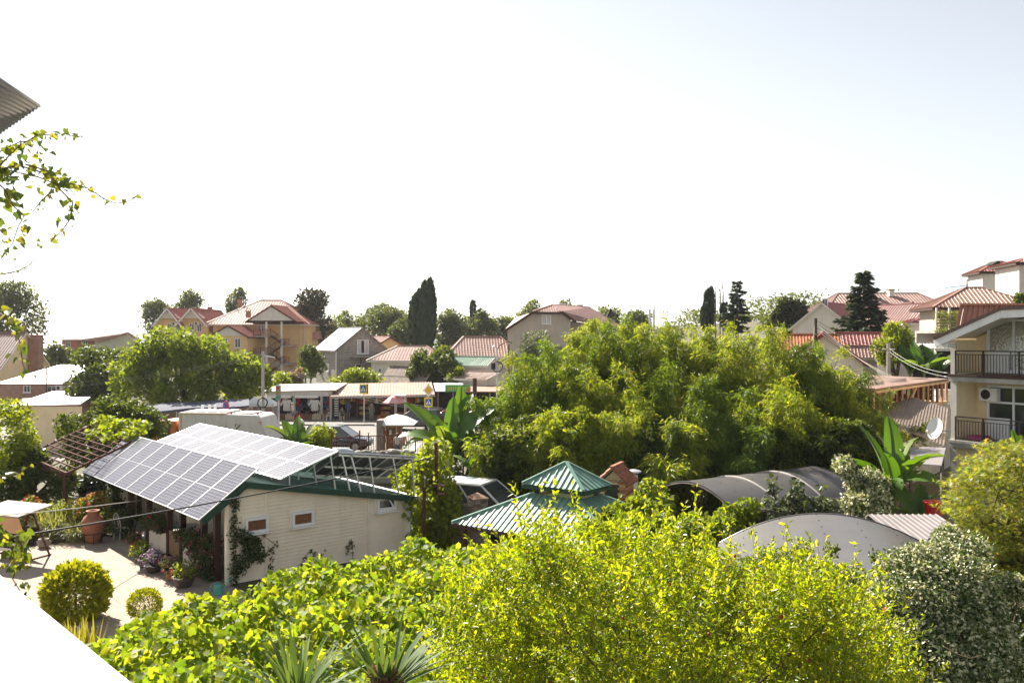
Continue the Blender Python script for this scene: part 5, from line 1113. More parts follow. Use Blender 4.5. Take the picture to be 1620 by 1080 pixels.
t = pole('traffic_light', 'grey pole with green and grey traffic light box left of the clothes stall', 'traffic light', x, y, 0, ZW(608,66), .07, M['galv'])
q = MB(); q.box(x-.17,x+.17,y-.25,y-.02,ZW(633,66),ZW(609,66)); lo = q.build('light_box', paint('grey green box', (.2,.26,.24)), t)
for k in range(3): q = MB(); q.disc((x,y-.27,ZW(613+k*7.5,66)),(0,1,0),.12,.06,12); q.build('lamp_lens', [M['lampr'],paint('dull amber lens',(.3,.18,.03)),paint('dull green lens',(.03,.2,.12))][k], lo)
x, y = XW(412.5,66), 66.6
t = pole('utility_pole', 'tall concrete utility pole with a black cable coil beside the green tree', 'utility pole', x, y, 0, ZW(556,66), .13, M['conc'])
q = MB(); pts = [(x+.02+.36*math.cos(a), y-.2+.03*math.sin(3*a), ZW(637.5,66)+.36*math.sin(a)) for a in np.linspace(0,4*math.pi,40)]; q.tube(pts,.05,5); q.build('cable_coil', M['black'], t)
q = MB(); q.beam((x-.1,y,ZW(562,66)),(x+.9,y,ZW(566,66)),.08); q.build('crossarm', M['galv'], t)
x, y = XW(751,68), 68
pole('dark_pole', 'dark wooden pole standing in front of the banner stall', 'pole', x, y, 0, ZW(598,68), .2, M['darkwood'])
x, y = XW(786,72), 72
t = pole('street_lamp', 'street lamp with two curved arms and a coil of black cable beside the silver olive', 'street lamp', x, y, 0, ZW(552,72), .07, M['galv'])
for sx, hh in ((-.35,.0),(1.25,.35)):
    q = MB(); q.tube([(x,y,ZW(553,72)),(x+sx*.25,y,ZW(549,72)+hh*.6),(x+sx*.7,y,ZW(547,72)+hh),(x+sx,y,ZW(549,72)+hh)],.035,6); q.build('lamp_arm', M['rust'] if sx > 0 else M['galv'], t)
q = MB(); q.tube([(x+.05+.42*math.cos(a), y-.2, ZW(579.5,72)+.42*math.sin(a)) for a in np.linspace(0,4*math.pi,36)],.04,5); q.build('cable_coil', M['black'], t)
q = MB(); q.box(x-.45,x-.1,y-.3,y-.02,ZW(584,72),ZW(574,72)); q.build('junction_box', M['black'], t)
pole('red_pipe', 'thin red pipe mast right of the double armed street lamp', 'pole', XW(805,74), 74, 0, ZW(545,74), .06, M['rust'])
x, y = XW(1405.5,56), 56
t = pole('concrete_pole', 'grey concrete utility pole in front of the yellow green tree', 'utility pole', x, y, gh(24,56), ZW(543,56), .16, M['conc'])
q = MB(); q.beam((x-.4,y,ZW(552,56)),(x+.4,y,ZW(552,56)),.08); q.build('crossarm', M['galv'], t)
x, y = XW(1290.5,58), 58
t = pole('wood_pole', 'dark wooden utility pole rising from the bamboo before the white cottage', 'utility pole', x, y, 0, ZW(503,58), .12, M['darkwood'])
q = MB(); q.beam((x,y,ZW(510,58)),(x-.8,y,0),.12); q.build('stay_pole', M['greywood'], t)
for px, lab in ((1028, 'left steel flue pipe above the bamboo'), (1034.5, 'right steel flue pipe with a cap above the bamboo')):
    Y = 95; t = pole('flue_pipe', lab, 'flue', XW(px,Y), Y, gh(15,Y), ZW(489,Y), .13, M['galv'])
    if px > 1030: q = MB(); q.lathe([(.2,0),(.2,.05),(.02,.16)],10,(XW(px,Y),Y,ZW(489,Y)+.06)); q.build('cap', M['galv'], t)
x, y = XW(731,60), 60
t = pole('flag', 'white blue and red striped flag on a thin pole beside the banana plant', 'flag', x, y, 0, ZW(627,60), .02, M['offw'])
for k, m_ in enumerate(('signw','blue','red')):
    q = MB(); n = 6
    vs = []; zt = ZW(631,60)-.34*k
    for i in range(n+1): f = i/n; vs += [(x+.02+.3*f, y+.05*math.sin(5*f+k), zt-.5*f-.1*k*0), (x+.02+.3*f-.08*0, y+.05*math.sin(5*f+k), zt-.36-.5*f)]
    q.add(vs+[(a,b+.008,c_) for a,b,c_ in vs], [(i*2,i*2+1,i*2+3,i*2+2) for i in range(n)] + [(2*n+2+i*2+2,2*n+2+i*2+3,2*n+2+i*2+1,2*n+2+i*2) for i in range(n)]); q.build('stripe_band', M[m_], t)
def wire(label, p, q_, sag, r_, m=None, n=14, name='overhead_wire', group=None):
    p, q_ = Vector(p), Vector(q_); pts = [p.lerp(q_, i/n) - Vector((0,0,sag*4*(i/n)*(1-i/n))) for i in range(n+1)]
    b = MB(); b.tube(pts, r_, 6); tag(b.build(name, m or M['black'], smooth=True), label, 'cable', group)
wire('thick black cable crossing in front of the beige gable wall', P(-60,862,19), P(690,722,33.2), .12, .022)
wire('thin pale rope strung across the courtyard above the big jar', P(-60,820,24), P(236,789,33.8), .05, .014, M['offw'])
for k in range(3): wire(f'pale overhead wire running from the tall concrete pole past the grey block house, {("upper","middle","lower")[k]} strand', P(414,563+2.5*k,66.6), P(700,645+1.5*k,69), .7+.1*k, .011, M['galv'], group='wires across the stalls')
for k in range(2): wire(f'thin dark wire running left from the concrete pole through the green tree, {("upper","lower")[k]} strand', P(412,562+4*k,66.6), P(-40,612+6*k,72), .6, .009, M['iron'], group='wires to the left')
for k in range(3): wire(f'pale wire from the wooden pole down to the timber shed, {("upper","middle","lower")[k]} strand', P(1291,511+5*k,58), P(1420+8*k,606,51), .25, .009, M['offw'], group='wires by the wooden pole')
for k in range(3): wire(f'dark wire between the wooden pole and the concrete pole, {("upper","middle","lower")[k]} strand', P(1291,506+6*k,58), P(1405,548+5*k,56), .35, .012, group='wires between the right poles')
for k in range(2): wire(f'pale wire from the concrete pole towards the balcony house, {("upper","lower")[k]} strand', P(1406,550+5*k,56), P(1500,590+6*k,44), .3, .008, M['galv'], group='wires to the balcony house')

# iron fence, rubble wall and kiosk on the near side of the road
def fence():
    t = thing('iron_fence', 'dark brown iron fence with thin bars between the solar house and the road', 'fence', (XW(610,50), 50, 0), world=True)
    y = 50; x0, x1 = XW(525,y), XW(760,y); zt, zb = ZW(692,y), ZW(722,y)
    q = MB(); q.beam((x0,y,zt+.0),(x1,y,zt+.35),.05,.05); q.beam((x0,y,zb+.1),(x1,y,zb+.3),.04,.04); q.build('rail', M['rust'], t)
    n = 64
    for k in range(n+1):
        f = k/n; x = x0+(x1-x0)*f; big = k % 12 == 0
        q = MB(); q.beam((x,y,zb-.4),(x,y,zt+.35*f+(.35 if big else 0)),.07 if big else .022); q.build('post' if big else 'bar', M['rust'], t)
    t = thing('rubble_wall', 'low wall with pale stones and plastic sheet lying along its top', 'wall', (XW(590,48), 48.4, 0), world=True)
    q = MB(); q.box(XW(520,48), XW(665,48), 48.2, 48.8, -.1, ZW(718,48)); q.build('wall_body', M['conc'], t)
    for k in range(26):
        px = 528+k*5+rnd.uniform(-2,2); s_ = rnd.uniform(.09,.24); x = XW(px,48.4)
        o = MB(); o.ball((x, 48.45+rnd.uniform(-.12,.12), ZW(718,48)+s_*.4), s_*1.4, s_, s_*.6, 7, 5); o.build('stone', [M['stone'],M['conc'],M['offw']][k % 3], t)
    q = MB(); q.ball((XW(540,48.4), 48.4, ZW(716,48)), .75, .25, .22, 12, 6); tag(q.build('plastic_sheet', paint('bluish plastic', (.5,.55,.62), .3)), 'crumpled bluish plastic sheet on the rubble wall', 'sheet')
    t = thing('wooden_kiosk', 'tall wooden kiosk cabinet under the white square parasol', 'kiosk', (XW(608,59), 59, 0), world=True)
    q = MB(); q.box(XW(597,59), XW(606,59), 58.6, 60, 0, ZW(664,59)); q.build('side_panel', M['greywood'], t)
    q = MB(); q.box(XW(606,59), XW(632,59), 60.2, 60.4, 0, ZW(664,59)); q.build('back_panel', M['wood'], t)
    for k in range(3): q = MB(); q.box(XW(606,59), XW(621,59), 59.5, 60.2, .8+.5*k, .85+.5*k); q.build('shelf', M['palewood'], t)
    for k in range(9): o = MB(); o.box(XW(608+4*(k % 3),59.6), XW(610.6+4*(k % 3),59.6), 59.45, 59.8, .851+.5*(k//3), 1.1+.5*(k//3)+.05*(k % 2)); tag(o.build('souvenir_box', [M['palewood'],M['orange'],M['white']][(k*2+k//3) % 3]), f'{["pale wooden","orange","white"][(k*2+k//3) % 3]} souvenir box on the {["lowest","middle","top"][k//3]} shelf of the wooden kiosk', 'box', f'souvenir boxes on the {["lowest","middle","top"][k//3]} kiosk shelf')
    person('person with dark hair in a white and pink top standing under the white parasol', (XW(629,57.5), 57.5, 0), 3.4, 'stand', 'white', 'denim')
    person('person in a red top with long brown hair standing next to the kiosk shelves', (XW(637,57.8), 57.9, 0), 2.9, 'stand', 'pink', 'tan')
    pole('camera_post', 'thin dark post with a small lamp head between the dark car and the kiosk', 'post', XW(583,55), 55, 0, ZW(684,55), .04, M['iron'])
fence()
# ------------------------------------------------------------------ house with the solar panels
C0 = Vector((-9.17, 28.4, 0)); TV, UV = Vector((.7593,.6508,0)), Vector((-.6508,.7593,0)); HROT = math.atan2(.6508,.7593)
def HW(t, u, z=0): return C0 + TV*t + UV*u + Vector((0,0,z))
def roof_z(t): return 3.28-(t-.53)*.193 if t > .53 else 3.28-(.53-t)*.72
def solar_house():
    r = thing('solar_house', 'cream clapboard cottage carrying three arrays of solar panels on its green roof', 'house', C0, rz=HROT)
    W, Lh = 6.97, 12.6
    # gable wall of overlapping planks
    ph = .118; k = 0; z = 0
    while z < 3.3:
        z1 = z+ph
        def xr(zz): return W if zz < roof_z(W)-.07 else max(.4, .53+(3.2-zz)/.193)
        def xl(zz): return 0 if zz < roof_z(0)-.1 else min(.5, .53-(3.2-zz)/.72)
        xs = [xl(z), xl(z1), xr(z1), xr(z)]
        if xs[2]-xs[1] > .15:
            q = MB(); q.add([(xs[0],-.046,z+.011),(xs[3],-.046,z+.011),(xs[2],-.008,z1),(xs[1],-.008,z1),(xs[0],.02,z+.011),(xs[3],.02,z+.011),(xs[2],.02,z1),(xs[1],.02,z1)],
                            [(0,1,2,3),(4,7,6,5),(0,4,5,1),(1,5,6,2),(2,6,7,3),(3,7,4,0)]); q.build('plank', M['cream'], r)
        z = z1
    q = MB(); q.prism([(.02,-.1),(W-.02,-.1),(W-.02,roof_z(W)-.1),(.55,3.1),(.02,roof_z(0)-.15)], .032, .2); q.box(W-.16, W, .2, Lh, -.1, roof_z(W)-.08); q.prism([(2.3,-.1),(2.42,-.1),(2.42,roof_z(2.4)-.1),(2.3,roof_z(2.3)-.1)], .2, Lh); q.box(0, W, Lh-.15, Lh, -.1, 2.0); q.build('wall_core', M['creamtrim'], r)
    def tpx(px, z):    # t on the gable plane for a photo column
        k = (px-CX)/F; return (k*C0.y - C0.x)/(TV.x - k*TV.y)
    for px in (420, 582): t = tpx(px,0); q = MB(); q.box(t-.035, t+.035, -.056, -.02, 0, roof_z(t)-.12); q.build('joint_trim', M['creamtrim'], r)
    for t0 in (-.02, W-.06): q = MB(); q.box(t0, t0+.09, -.06, .05, 0, roof_z(max(t0,0))-.12); q.build('corner_trim', M['creamtrim'], r)
    amb = mat('brown patterned window', (.1,.04,.02), .25, .5, 22, spec=.6, col2=(.22,.09,.045))
    for px, py, w_, h_, gm in ((404,829,.8,.5,amb),(477,819,.8,.5,amb),(609,796.5,.8,.48,M['glass'])):
        t = tpx(px,0); Yd = C0.y+TV.y*t; z = ZW(py, Yd)
        q = MB(); q.box(t-w_/2-.08, t+w_/2+.08, -.06, -.012, z-h_/2-.08, z+h_/2+.08); q.build('window_surround', M['creamtrim'], r)
        fo = window(r, (t, -.06, z), (1,0,0), (0,-1,0), w_, h_, 0, gm=gm, fw=.085)
        if px == 609:
            q = MB(); q.beam((t-w_/2+.1,-.12,z-h_/2+.12),(t+w_/2-.14,-.2,z-h_/2+.1),.05); q.beam((t+w_/2-.14,-.2,z-h_/2+.1),(t+w_/2-.26,-.1,z+h_/2-.1),.05); q.build('tilted_sash', M['pvc'], fo)
    # roof: long low slope to the right, short steep slope over the porch
    q = MB(); o = -.28
    q.ribbed((7.15, Lh+.2, roof_z(7.15)), (7.15, o, roof_z(7.15)), (-(7.15-.53), 0, 3.28-roof_z(7.15)), 0, Lh+.2-o, .28, .03, 0)
    q.ribbed((-.86, o, roof_z(-.86)), (-.86, Lh+.2, roof_z(-.86)), (1.39, 0, 3.28-roof_z(-.86)), 0, Lh+.2-o, .28, .03, 0)
    q.slab([(.53,o,3.26),(7.15,o,roof_z(7.15)-.02),(7.15,Lh+.2,roof_z(7.15)-.02),(.53,Lh+.2,3.26)], -.05); q.slab([(-.86,o,roof_z(-.86)-.02),(.53,o,3.26),(.53,Lh+.2,3.26),(-.86,Lh+.2,roof_z(-.86)-.02)], -.05)
    ro = q.build('roof', M['greenroof'], r, fix=False)
    q = MB(); q.beam((.5,o-.02,3.2),(7.2,o-.02,roof_z(7.15)-.07),.05,.2); q.beam((.55,o-.02,3.2),(-.9,o-.02,roof_z(-.9)-.07),.05,.2); q.beam((7.19,o-.05,roof_z(7.15)-.08),(7.19,Lh+.2,roof_z(7.15)-.08),.05,.16); q.build('fascia', M['greentrim'], ro)
    q = MB(); q.tube([(7.25,.0,1.98),(7.12,-.02,1.8),(6.98,-.09,1.62),(6.98,-.09,.05)], .055, 8); q.build('downpipe', M['pvc'], r)
    q = MB(); q.tube([(7.27,o,1.97),(7.27,Lh,1.97)], .07, 8); q.build('gutter', M['pvc'], r)
    # solar modules: frame with a glazed cell face
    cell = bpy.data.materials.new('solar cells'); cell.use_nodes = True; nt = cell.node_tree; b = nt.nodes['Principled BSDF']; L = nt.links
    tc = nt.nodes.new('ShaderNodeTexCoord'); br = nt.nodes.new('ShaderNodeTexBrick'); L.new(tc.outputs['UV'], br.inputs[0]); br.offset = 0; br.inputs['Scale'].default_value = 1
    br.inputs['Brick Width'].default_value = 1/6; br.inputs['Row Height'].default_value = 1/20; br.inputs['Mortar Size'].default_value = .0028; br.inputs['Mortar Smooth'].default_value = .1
    br.inputs['Color1'].default_value = (.1,.1,.125,1); br.inputs['Color2'].default_value = (.125,.124,.15,1); br.inputs['Mortar'].default_value = (.3,.3,.32,1)  # cells lighter than real ones: sky glare on the glass put into the colour
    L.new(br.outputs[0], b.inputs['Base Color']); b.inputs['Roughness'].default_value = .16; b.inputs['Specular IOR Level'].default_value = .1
    back = mat('panel backsheet', (.1,.1,.11), .6, .1)
    def module(org, ax, ay, wd, ln):
        """org lower corner, ax across, ay up the slope (unit vectors)"""
        ax, ay = Vector(ax).normalized(), Vector(ay).normalized(); n = ax.cross(ay).normalized()
        if n.z < 0: n = -n
        org = Vector(org); g = .012; q = MB(); fw = .026
        c = org + ax*wd/2 + ay*ln/2
        for s in (-1,1):
            q.obox(c + ax*s*(wd/2-g-fw/2), ax*fw/2, ay*(ln/2-g), n*.02); q.obox(c + ay*s*(ln/2-g-fw/2), ax*(wd/2-g-fw), ay*fw/2, n*.02)
        q.obox(c + n*.006, ax*(wd/2-g-fw), ay*.005, n*.006)
        p = q.build('solar_panel', M['alu'], r)
        me = bpy.data.meshes.new('cell_sheet'); hw, hl = wd/2-g-fw*.8, ln/2-g-fw*.8
        vs = [c - ax*hw - ay*hl, c + ax*hw - ay*hl, c + ax*hw + ay*hl, c - ax*hw + ay*hl]
        me.from_pydata([tuple(v+n*.010) for v in vs] + [tuple(v-n*.012) for v in vs], [], [(0,1,2,3),(7,6,5,4),(0,4,5,1),(1,5,6,2),(2,6,7,3),(3,7,4,0)])
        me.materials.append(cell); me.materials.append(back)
        for i in range(1,6): me.polygons[i].material_index = 1
        uv = me.uv_layers.new(); 
        for li, (a, b_) in zip(range(4), ((0,0),(1,0),(1,1),(0,1))): uv.data[li].uv = (a, b_)
        link('cell_sheet', me, p)
    wd = 1.43
    sl = Vector((.812,0,.584)).normalized()
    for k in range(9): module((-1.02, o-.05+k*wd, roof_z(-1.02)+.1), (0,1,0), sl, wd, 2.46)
    a0 = Vector((1.79,0,3.22)); s2 = Vector((2.21,0,.76)); 
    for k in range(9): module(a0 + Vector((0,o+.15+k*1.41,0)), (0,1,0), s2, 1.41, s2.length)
    q = MB()
    for k in range(10):
        y = o+.3+k*1.36; q.beam((3.75,y,3.82),(3.95,y,roof_z(3.95)),.045); q.beam((2.2,y,3.3),(2.2,y,roof_z(2.2)),.045); q.beam((1.9,y,3.2),(4.0,y,3.92),.04)
    q.build('mounting_frame', M['alu'], r)
    # array facing away: high edge over the gable, falling to the back
    A, B = Vector((4.02,-.2,3.93)), Vector((7.2,-.2,3.52)); dn = Vector((0,2.05,-1.02)); e = (B-A)
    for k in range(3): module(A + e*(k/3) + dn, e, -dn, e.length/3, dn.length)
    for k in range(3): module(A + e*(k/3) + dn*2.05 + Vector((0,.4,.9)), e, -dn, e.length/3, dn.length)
    q = MB(); off = Vector((0,.12,-.1)); q.beam(A+off, B+off, .05, .07); q.beam(A+dn*.55-Vector((0,0,.06)), B+dn*.55-Vector((0,0,.06)), .05, .06); q.beam(A+dn*.95-Vector((0,0,.06)), B+dn*.95-Vector((0,0,.06)), .05, .06)
    for f in (.16,.5,.84): q.beam(A+e*f-Vector((0,0,.07)), A+e*f+dn-Vector((0,0,.07)), .05, .05)
    q.build('back_rail', M['alu'], r)
    for t, lean in ((4.15,.25),(4.5,.35),(5.25,.15),(6.25,.2),(7.1,.2)):
        zt = 3.93-(t-4.02)*.129-.1; q = MB(); q.beam((t,-.1,zt),(min(t+lean,7.12),-.2,roof_z(t+lean)),.05); q.build('strut', M['alu'], r)
    # porch on the left: posts, low walls, planters
    for u in (.75,1.85,3.8,5.1,7.3,9.4,11.5): q = MB(); q.box(-.1,.1,u-.09,u+.09,-.05,roof_z(0)-.1); q.build('porch_post', M['darkwood'], r)
    q = MB(); q.box(-.1,.1,-.2,12,roof_z(0)-.28,roof_z(0)-.1); q.build('porch_beam', M['darkwood'], r)
    for u0, u1 in ((.82,3.7),(5.2,7.2)):
        for k in range(8): q = MB(); z = k*.118; q.add([(-.045,u0,z),(-.045,u1,z),(-.02,u1,z+.121),(-.02,u0,z+.121),(.05,u0,z),(.05,u1,z),(.05,u1,z+.118),(.05,u0,z+.118)],[(0,1,2,3),(4,7,6,5),(0,4,5,1),(1,5,6,2),(2,6,7,3),(3,7,4,0)]); q.build('plank', M['cream'], r)
        q = MB(); q.box(-.09,.1,u0,u1,.95,1.0); q.build('sill_board', M['creamtrim'], r)
    q = MB(); q.box(.15,2.3,0.2,12,-.02,.03); q.build('porch_floor', M['conc'], r)
    q = MB(); q.box(-.06,.02,3.9,5.0,.1,.95); q.build('porch_gate', M['wood'], r)
    q = MB(); q.box(2.2,2.29,1.2,2.1,0,2.0); q.build('porch_door', M['wood'], r)
    for k, (t, u) in enumerate(((1.0,2.6),(1.1,6.2))):
        w_ = HW(t,u,.03); tb = thing('porch_table', ['white round table inside the porch nearest the gable','white round table deeper inside the porch'][k], 'table', w_)
        q = MB(); q.lathe([(.4,.7),(.42,.72),(.4,.74)],18); q.build('table_top', M['white'], tb)
        q = MB(); q.lathe([(.25,0),(.05,.06),(.04,.7)],10); q.build('pedestal', M['white'], tb)
    def chair(lab, w_, rz, cush=True):
        ch = thing('garden_chair', lab, 'chair', w_, 'white garden chairs of the porch', rz=rz)
        q = MB(); q.lathe([(.22,.44),(.23,.46),(.22,.48)],14); q.build('seat', M['offw'], ch)
        if cush: q = MB(); q.lathe([(.2,.485),(.22,.51),(.18,.54)],14); q.build('cushion', M['teal'], ch)
        for sx in (-1,1):
            q = MB(); q.tube([(sx*.2,-.2,0),(sx*.17,-.16,.45)],.02,5); q.build('leg', M['offw'], ch)
            q = MB(); q.tube([(sx*.2,.22,0),(sx*.17,.17,.45)],.02,5); q.build('leg', M['offw'], ch)
        q = MB(); q.tube([(.23*math.cos(a), .19+.06*math.sin(a), .47+.58*math.sin(a)) for a in np.linspace(0,math.pi,13)],.02,5); q.tube([(.12*math.cos(a), .2+.05*math.sin(a), .47+.45*math.sin(a)) for a in np.linspace(0,math.pi,11)],.014,5); q.build('back_hoop', M['offw'], ch)
        return ch
    for i, (t, u, rz, lab) in enumerate(((-.5,9.0,1.9,'white garden chair standing outside at the far end of the porch'),(.4,8.4,-.4,'white garden chair with green cushion behind the far planter'),(1.0,7.4,2.5,'white garden chair with green cushion at the inner porch table'),(.6,3.3,.9,'white garden chair at the near porch table on the gate side'),(1.5,2.0,-2,'white garden chair at the near porch table by the door'),(.7,1.75,3.6,'white garden chair behind the red flowered planter'))):
        chair(lab, HW(t,u,.0 if t < 0 else .03), rz+HROT, i in (1,2))
solar_house()

# ------------------------------------------------------------------ courtyard
def courtyard():
    pm = mat('buff paver', (.34,.275,.215), .9, .18, 1.3, .3, 30, dirt=.25)
    v, f = [], []; o = 0; pw, pl, g = .2, .4, .006
    B = np.array([(0,0,0),(1,0,0),(1,1,0),(0,1,0),(0,0,1),(1,0,1),(1,1,1),(0,1,1)], float)
    FQ = np.array([(4,5,6),(4,6,7),(0,1,5),(0,5,4),(1,2,6),(1,6,5),(2,3,7),(2,7,6),(3,0,4),(3,4,7)])
    for i, t in enumerate(np.arange(-7.4,-.1,pw)):
        for j, u in enumerate(np.arange(-4.6+(i % 2)*pl/2, 9.6, pl)):
            if t < -6.8 + .25*math.sin(u*1.3) and rnd.random() < .3: continue
            w_ = np.array([HW(t+B[k,0]*(pw-g), u+B[k,1]*(pl-g), -.03+B[k,2]*.04) for k in range(8)])
            v.append(w_); f.append(FQ+o); o += 8
    me = tri_mesh('courtyard_paving', np.concatenate(v), np.concatenate(f), pm); me.polygons.foreach_set('use_smooth',[False]*len(me.polygons)); ob = link('courtyard_paving', me); tag(ob, kind='stuff', label='buff concrete pavers laid in running bond over the courtyard')
    mb = MB(); mb.add([HW(-7.6,-4.9,.001),HW(.1,-4.9,.001),HW(.1,9.9,.001),HW(-7.6,9.9,.001)],[(0,1,2,3)]); tag(mb.build('paving_bed', mat('sand bed', (.29,.235,.18), .95)), kind='structure')
    mb = MB(); mb.add([HW(-8.5,9.5,.008),HW(.6,9.5,.008),HW(.6,13,.008),HW(-8.5,13,.008)],[(0,1,2,3)]); tag(mb.build('flower_bed_soil', mat('bed soil', (.05,.035,.022), .95, .4, 4, .6, 12)), kind='structure')
    # amphora
    p = G(147,858); t = thing('amphora', 'big terracotta jar with a wide shoulder and iron band at the courtyard edge', 'jar', p)
    q = MB(); q.lathe([(.2,0),(.26,.1),(.36,.4),(.43,.66),(.42,.82),(.33,1.0),(.2,1.1),(.18,1.16),(.25,1.2),(.25,1.25),(.18,1.25),(.15,1.1)], 28); q.build('jar_body', M['terra'], t, smooth=True)
    q = MB(); q.lathe([(.36,.36),(.375,.38),(.37,.4)], 28)
    for k in range(6): an = k*math.pi/3; q.tube([(.37*math.cos(an),.37*math.sin(an),.38),(.33*math.cos(an),.33*math.sin(an),0)],.012,5)
    q.build('iron_stand', M['iron'], t)
    p = G(69,866); t = thing('stone_pot', 'small weathered stone pot with two handles at the foot of the ornamental grass', 'pot', p)
    q = MB(); q.lathe([(.14,0),(.2,.08),(.22,.2),(.17,.3),(.19,.34),(.15,.34),(.13,.26)],18); q.build('pot_body', M['stone'], t, smooth=True)
    for sx in (-1,1): q = MB(); q.tube([(sx*.19,0,.28),(sx*.27,0,.24),(sx*.21,0,.14)],.025,6); q.build('handle', M['stone'], t)
    # swing bench
    c = G(20,882); t = thing('garden_swing', 'garden swing seat with a peach canopy and dark red steel frame', 'swing seat', c, rz=R(-22))
    for sx in (-1,1):
        q = MB(); q.tube([(sx*.95,-.75,0),(sx*.9,-.1,1.62)],.035,8); q.tube([(sx*.95,.75,0),(sx*.9,.1,1.62)],.035,8); q.tube([(sx*.95,-.8,.03),(sx*.95,.8,.03)],.03,8); q.build('frame_leg', M['rust'], t)
        q = MB(); q.tube([(sx*.7,0,1.6),(sx*.7,.05,.55)],.012,5); q.build('chain', M['iron'], t)
    q = MB(); q.tube([(-.95,0,1.63),(.95,0,1.63)],.035,8); q.build('top_bar', M['rust'], t)
    q = MB(); q.box(-.7,.7,-.28,.3,.42,.52); q.build('seat', M['dark'], t)
    q = MB(); q.slab([(-.7,.3,.5),(.7,.3,.5),(.7,.5,1.02),(-.7,.5,1.02)],.08); q.build('backrest', M['dark'], t)
    q = MB(); vs = []; 
    q.slab([(-1.15,-.72,1.66),(1.15,-.72,1.66),(1.15,.72,1.84),(-1.15,.72,1.84)],.04); q.build('canopy', paint('taupe cloth',(.4,.33,.28),.9), t)
    q = MB(); q.slab([(-1.14,-.7,1.64),(1.14,-.7,1.64),(1.1,-.45,1.02),(-1.1,-.45,1.02)],.03); q.build('canopy_flap', M['orangecloth'], t)
    # pergola of rust steel
    t = thing('pergola', 'rust brown steel pergola with an open lattice roof half covered by vine', 'pergola', G(97,815), world=True)
    z = 2.4; A = P(40,720,41.4); Bp = P(105,749,36); A.z = Bp.z = z; ex = (Bp-A); ey = Vector((.76,.65,.42))*3.1
    for f in (0,1): q = MB(); q.beam(A+ey*f, Bp+ey*f, .09,.09); q.beam(A+ex*f, A+ex*f+ey, .09,.09); q.beam(A+ey*f-Vector((0,0,.16)), Bp+ey*f-Vector((0,0,.16)), .06,.06); q.build('frame_beam', M['rust'], t)
    for k in range(1,6): q = MB(); q.beam(A+ex*k/6+Vector((0,0,.03)), A+ex*k/6+ey+Vector((0,0,.03)), .05); q.build('lattice_bar', M['rust'], t)
    for k in range(1,10): q = MB(); q.beam(A+ey*k/10+Vector((0,0,.07)), Bp+ey*k/10+Vector((0,0,.07)), .05); q.build('lattice_bar', M['rust'], t)
    for fx, fy in ((.04,.02),(.93,.02),(.04,.97),(.93,.97)):
        b = A+ex*fx+ey*fy; q = MB(); q.beam((b.x,b.y,0),(b.x,b.y,b.z),.1); 
        q.build('post', M['rust'], t)
        for s in (-1,1):
            q = MB(); dv = ex.normalized()*s*.55; pts = [Vector((b.x,b.y,z-.75)), Vector((b.x,b.y,z-.4))+dv*.25, Vector((b.x,b.y,z-.12))+dv*.7, Vector((b.x,b.y,z-.08))+dv]
            q.tube([p_+Vector((0,0,b.z-z)) for p_ in pts],.03,6); q.build('curved_brace', M['rust'], t)
    global PERG; PERG = (A, ex, ey)
    # pots and watering can along the porch
    def potted(lab, w_, r_, h_, pm_, leafm, flm, n, fl, hh=.45, name='flower_pot', spread=1.25, grp=None):
        t = thing(name, lab, 'potted plant', w_, grp)
        q = MB(); q.lathe([(r_*.62,0),(r_*.9,h_*.7),(r_,h_),(r_*1.06,h_),(r_*1.06,h_*1.05),(r_*.9,h_*1.05),(r_*.85,h_*.9)],18); q.build('pot', pm_, t, smooth=False)
        B = blobs((0,0,h_+hh*.35),(r_*spread,r_*spread,hh*.6),10,.5); v, f = scatter(B,n,.09,'oval',.3); link('foliage', tri_mesh('foliage',v,f,leafm), t)
        if fl:
            v, f = scatter(B,int(fl*1.7),.05,'oval',.95,up=1.2); v = v*1.03; link('blossom', tri_mesh('blossom',v,f,flm), t)
    for px, py, r_, h_, pm_, lm_, fm_, n, fl, lab in ((214,872,.24,.3,'terra','creeper','pinkf',260,70,'terracotta pot of pale pink flowers farthest along the porch wall'),(222,886,.24,.28,'terra','mid','orangef',240,50,'terracotta pot of salmon flowers next to the low porch wall'),(228,897,.22,.26,'pot','creeper','redf',330,0,'dark pot of plain green herbs between salmon and lilac flowers'),(243,904,.3,.22,'pot','creeper','lilac',200,420,'wide dark bowl overflowing with lilac flowers'),(272,915,.26,.3,'terra','creeper','pinkf',380,110,'terracotta pot of small pink flowers by the porch gate'),(291,927,.36,.3,'pot','mid','redf',280,26,'big black bowl with red geraniums at the gate')):
        potted(lab, G(px,py,.02), r_, h_, M[pm_], LM[lm_], LM[fm_], n, fl)
    w_ = G(345,940); t = thing('watering_can', 'teal watering can standing at the corner of the cottage', 'watering can', w_, rz=.7)
    q = MB(); q.lathe([(.14,0),(.15,.02),(.13,.28),(.1,.32),(.09,.32)],16); q.build('can_body', M['teal'], t)
    q = MB(); q.tube([(.13,0,.06),(.28,0,.24),(.36,0,.38)],.022,7); q.lathe([(.02,.37),(.06,.42),(.06,.43)],10,(.37,0,0)); q.build('spout', M['teal'], t)
    q = MB(); q.tube([(-.12,0,.06),(-.25,0,.18),(-.2,0,.36),(-.02,0,.38),(.06,0,.3)],.015,6); q.build('handle', M['teal'], t)
courtyard()

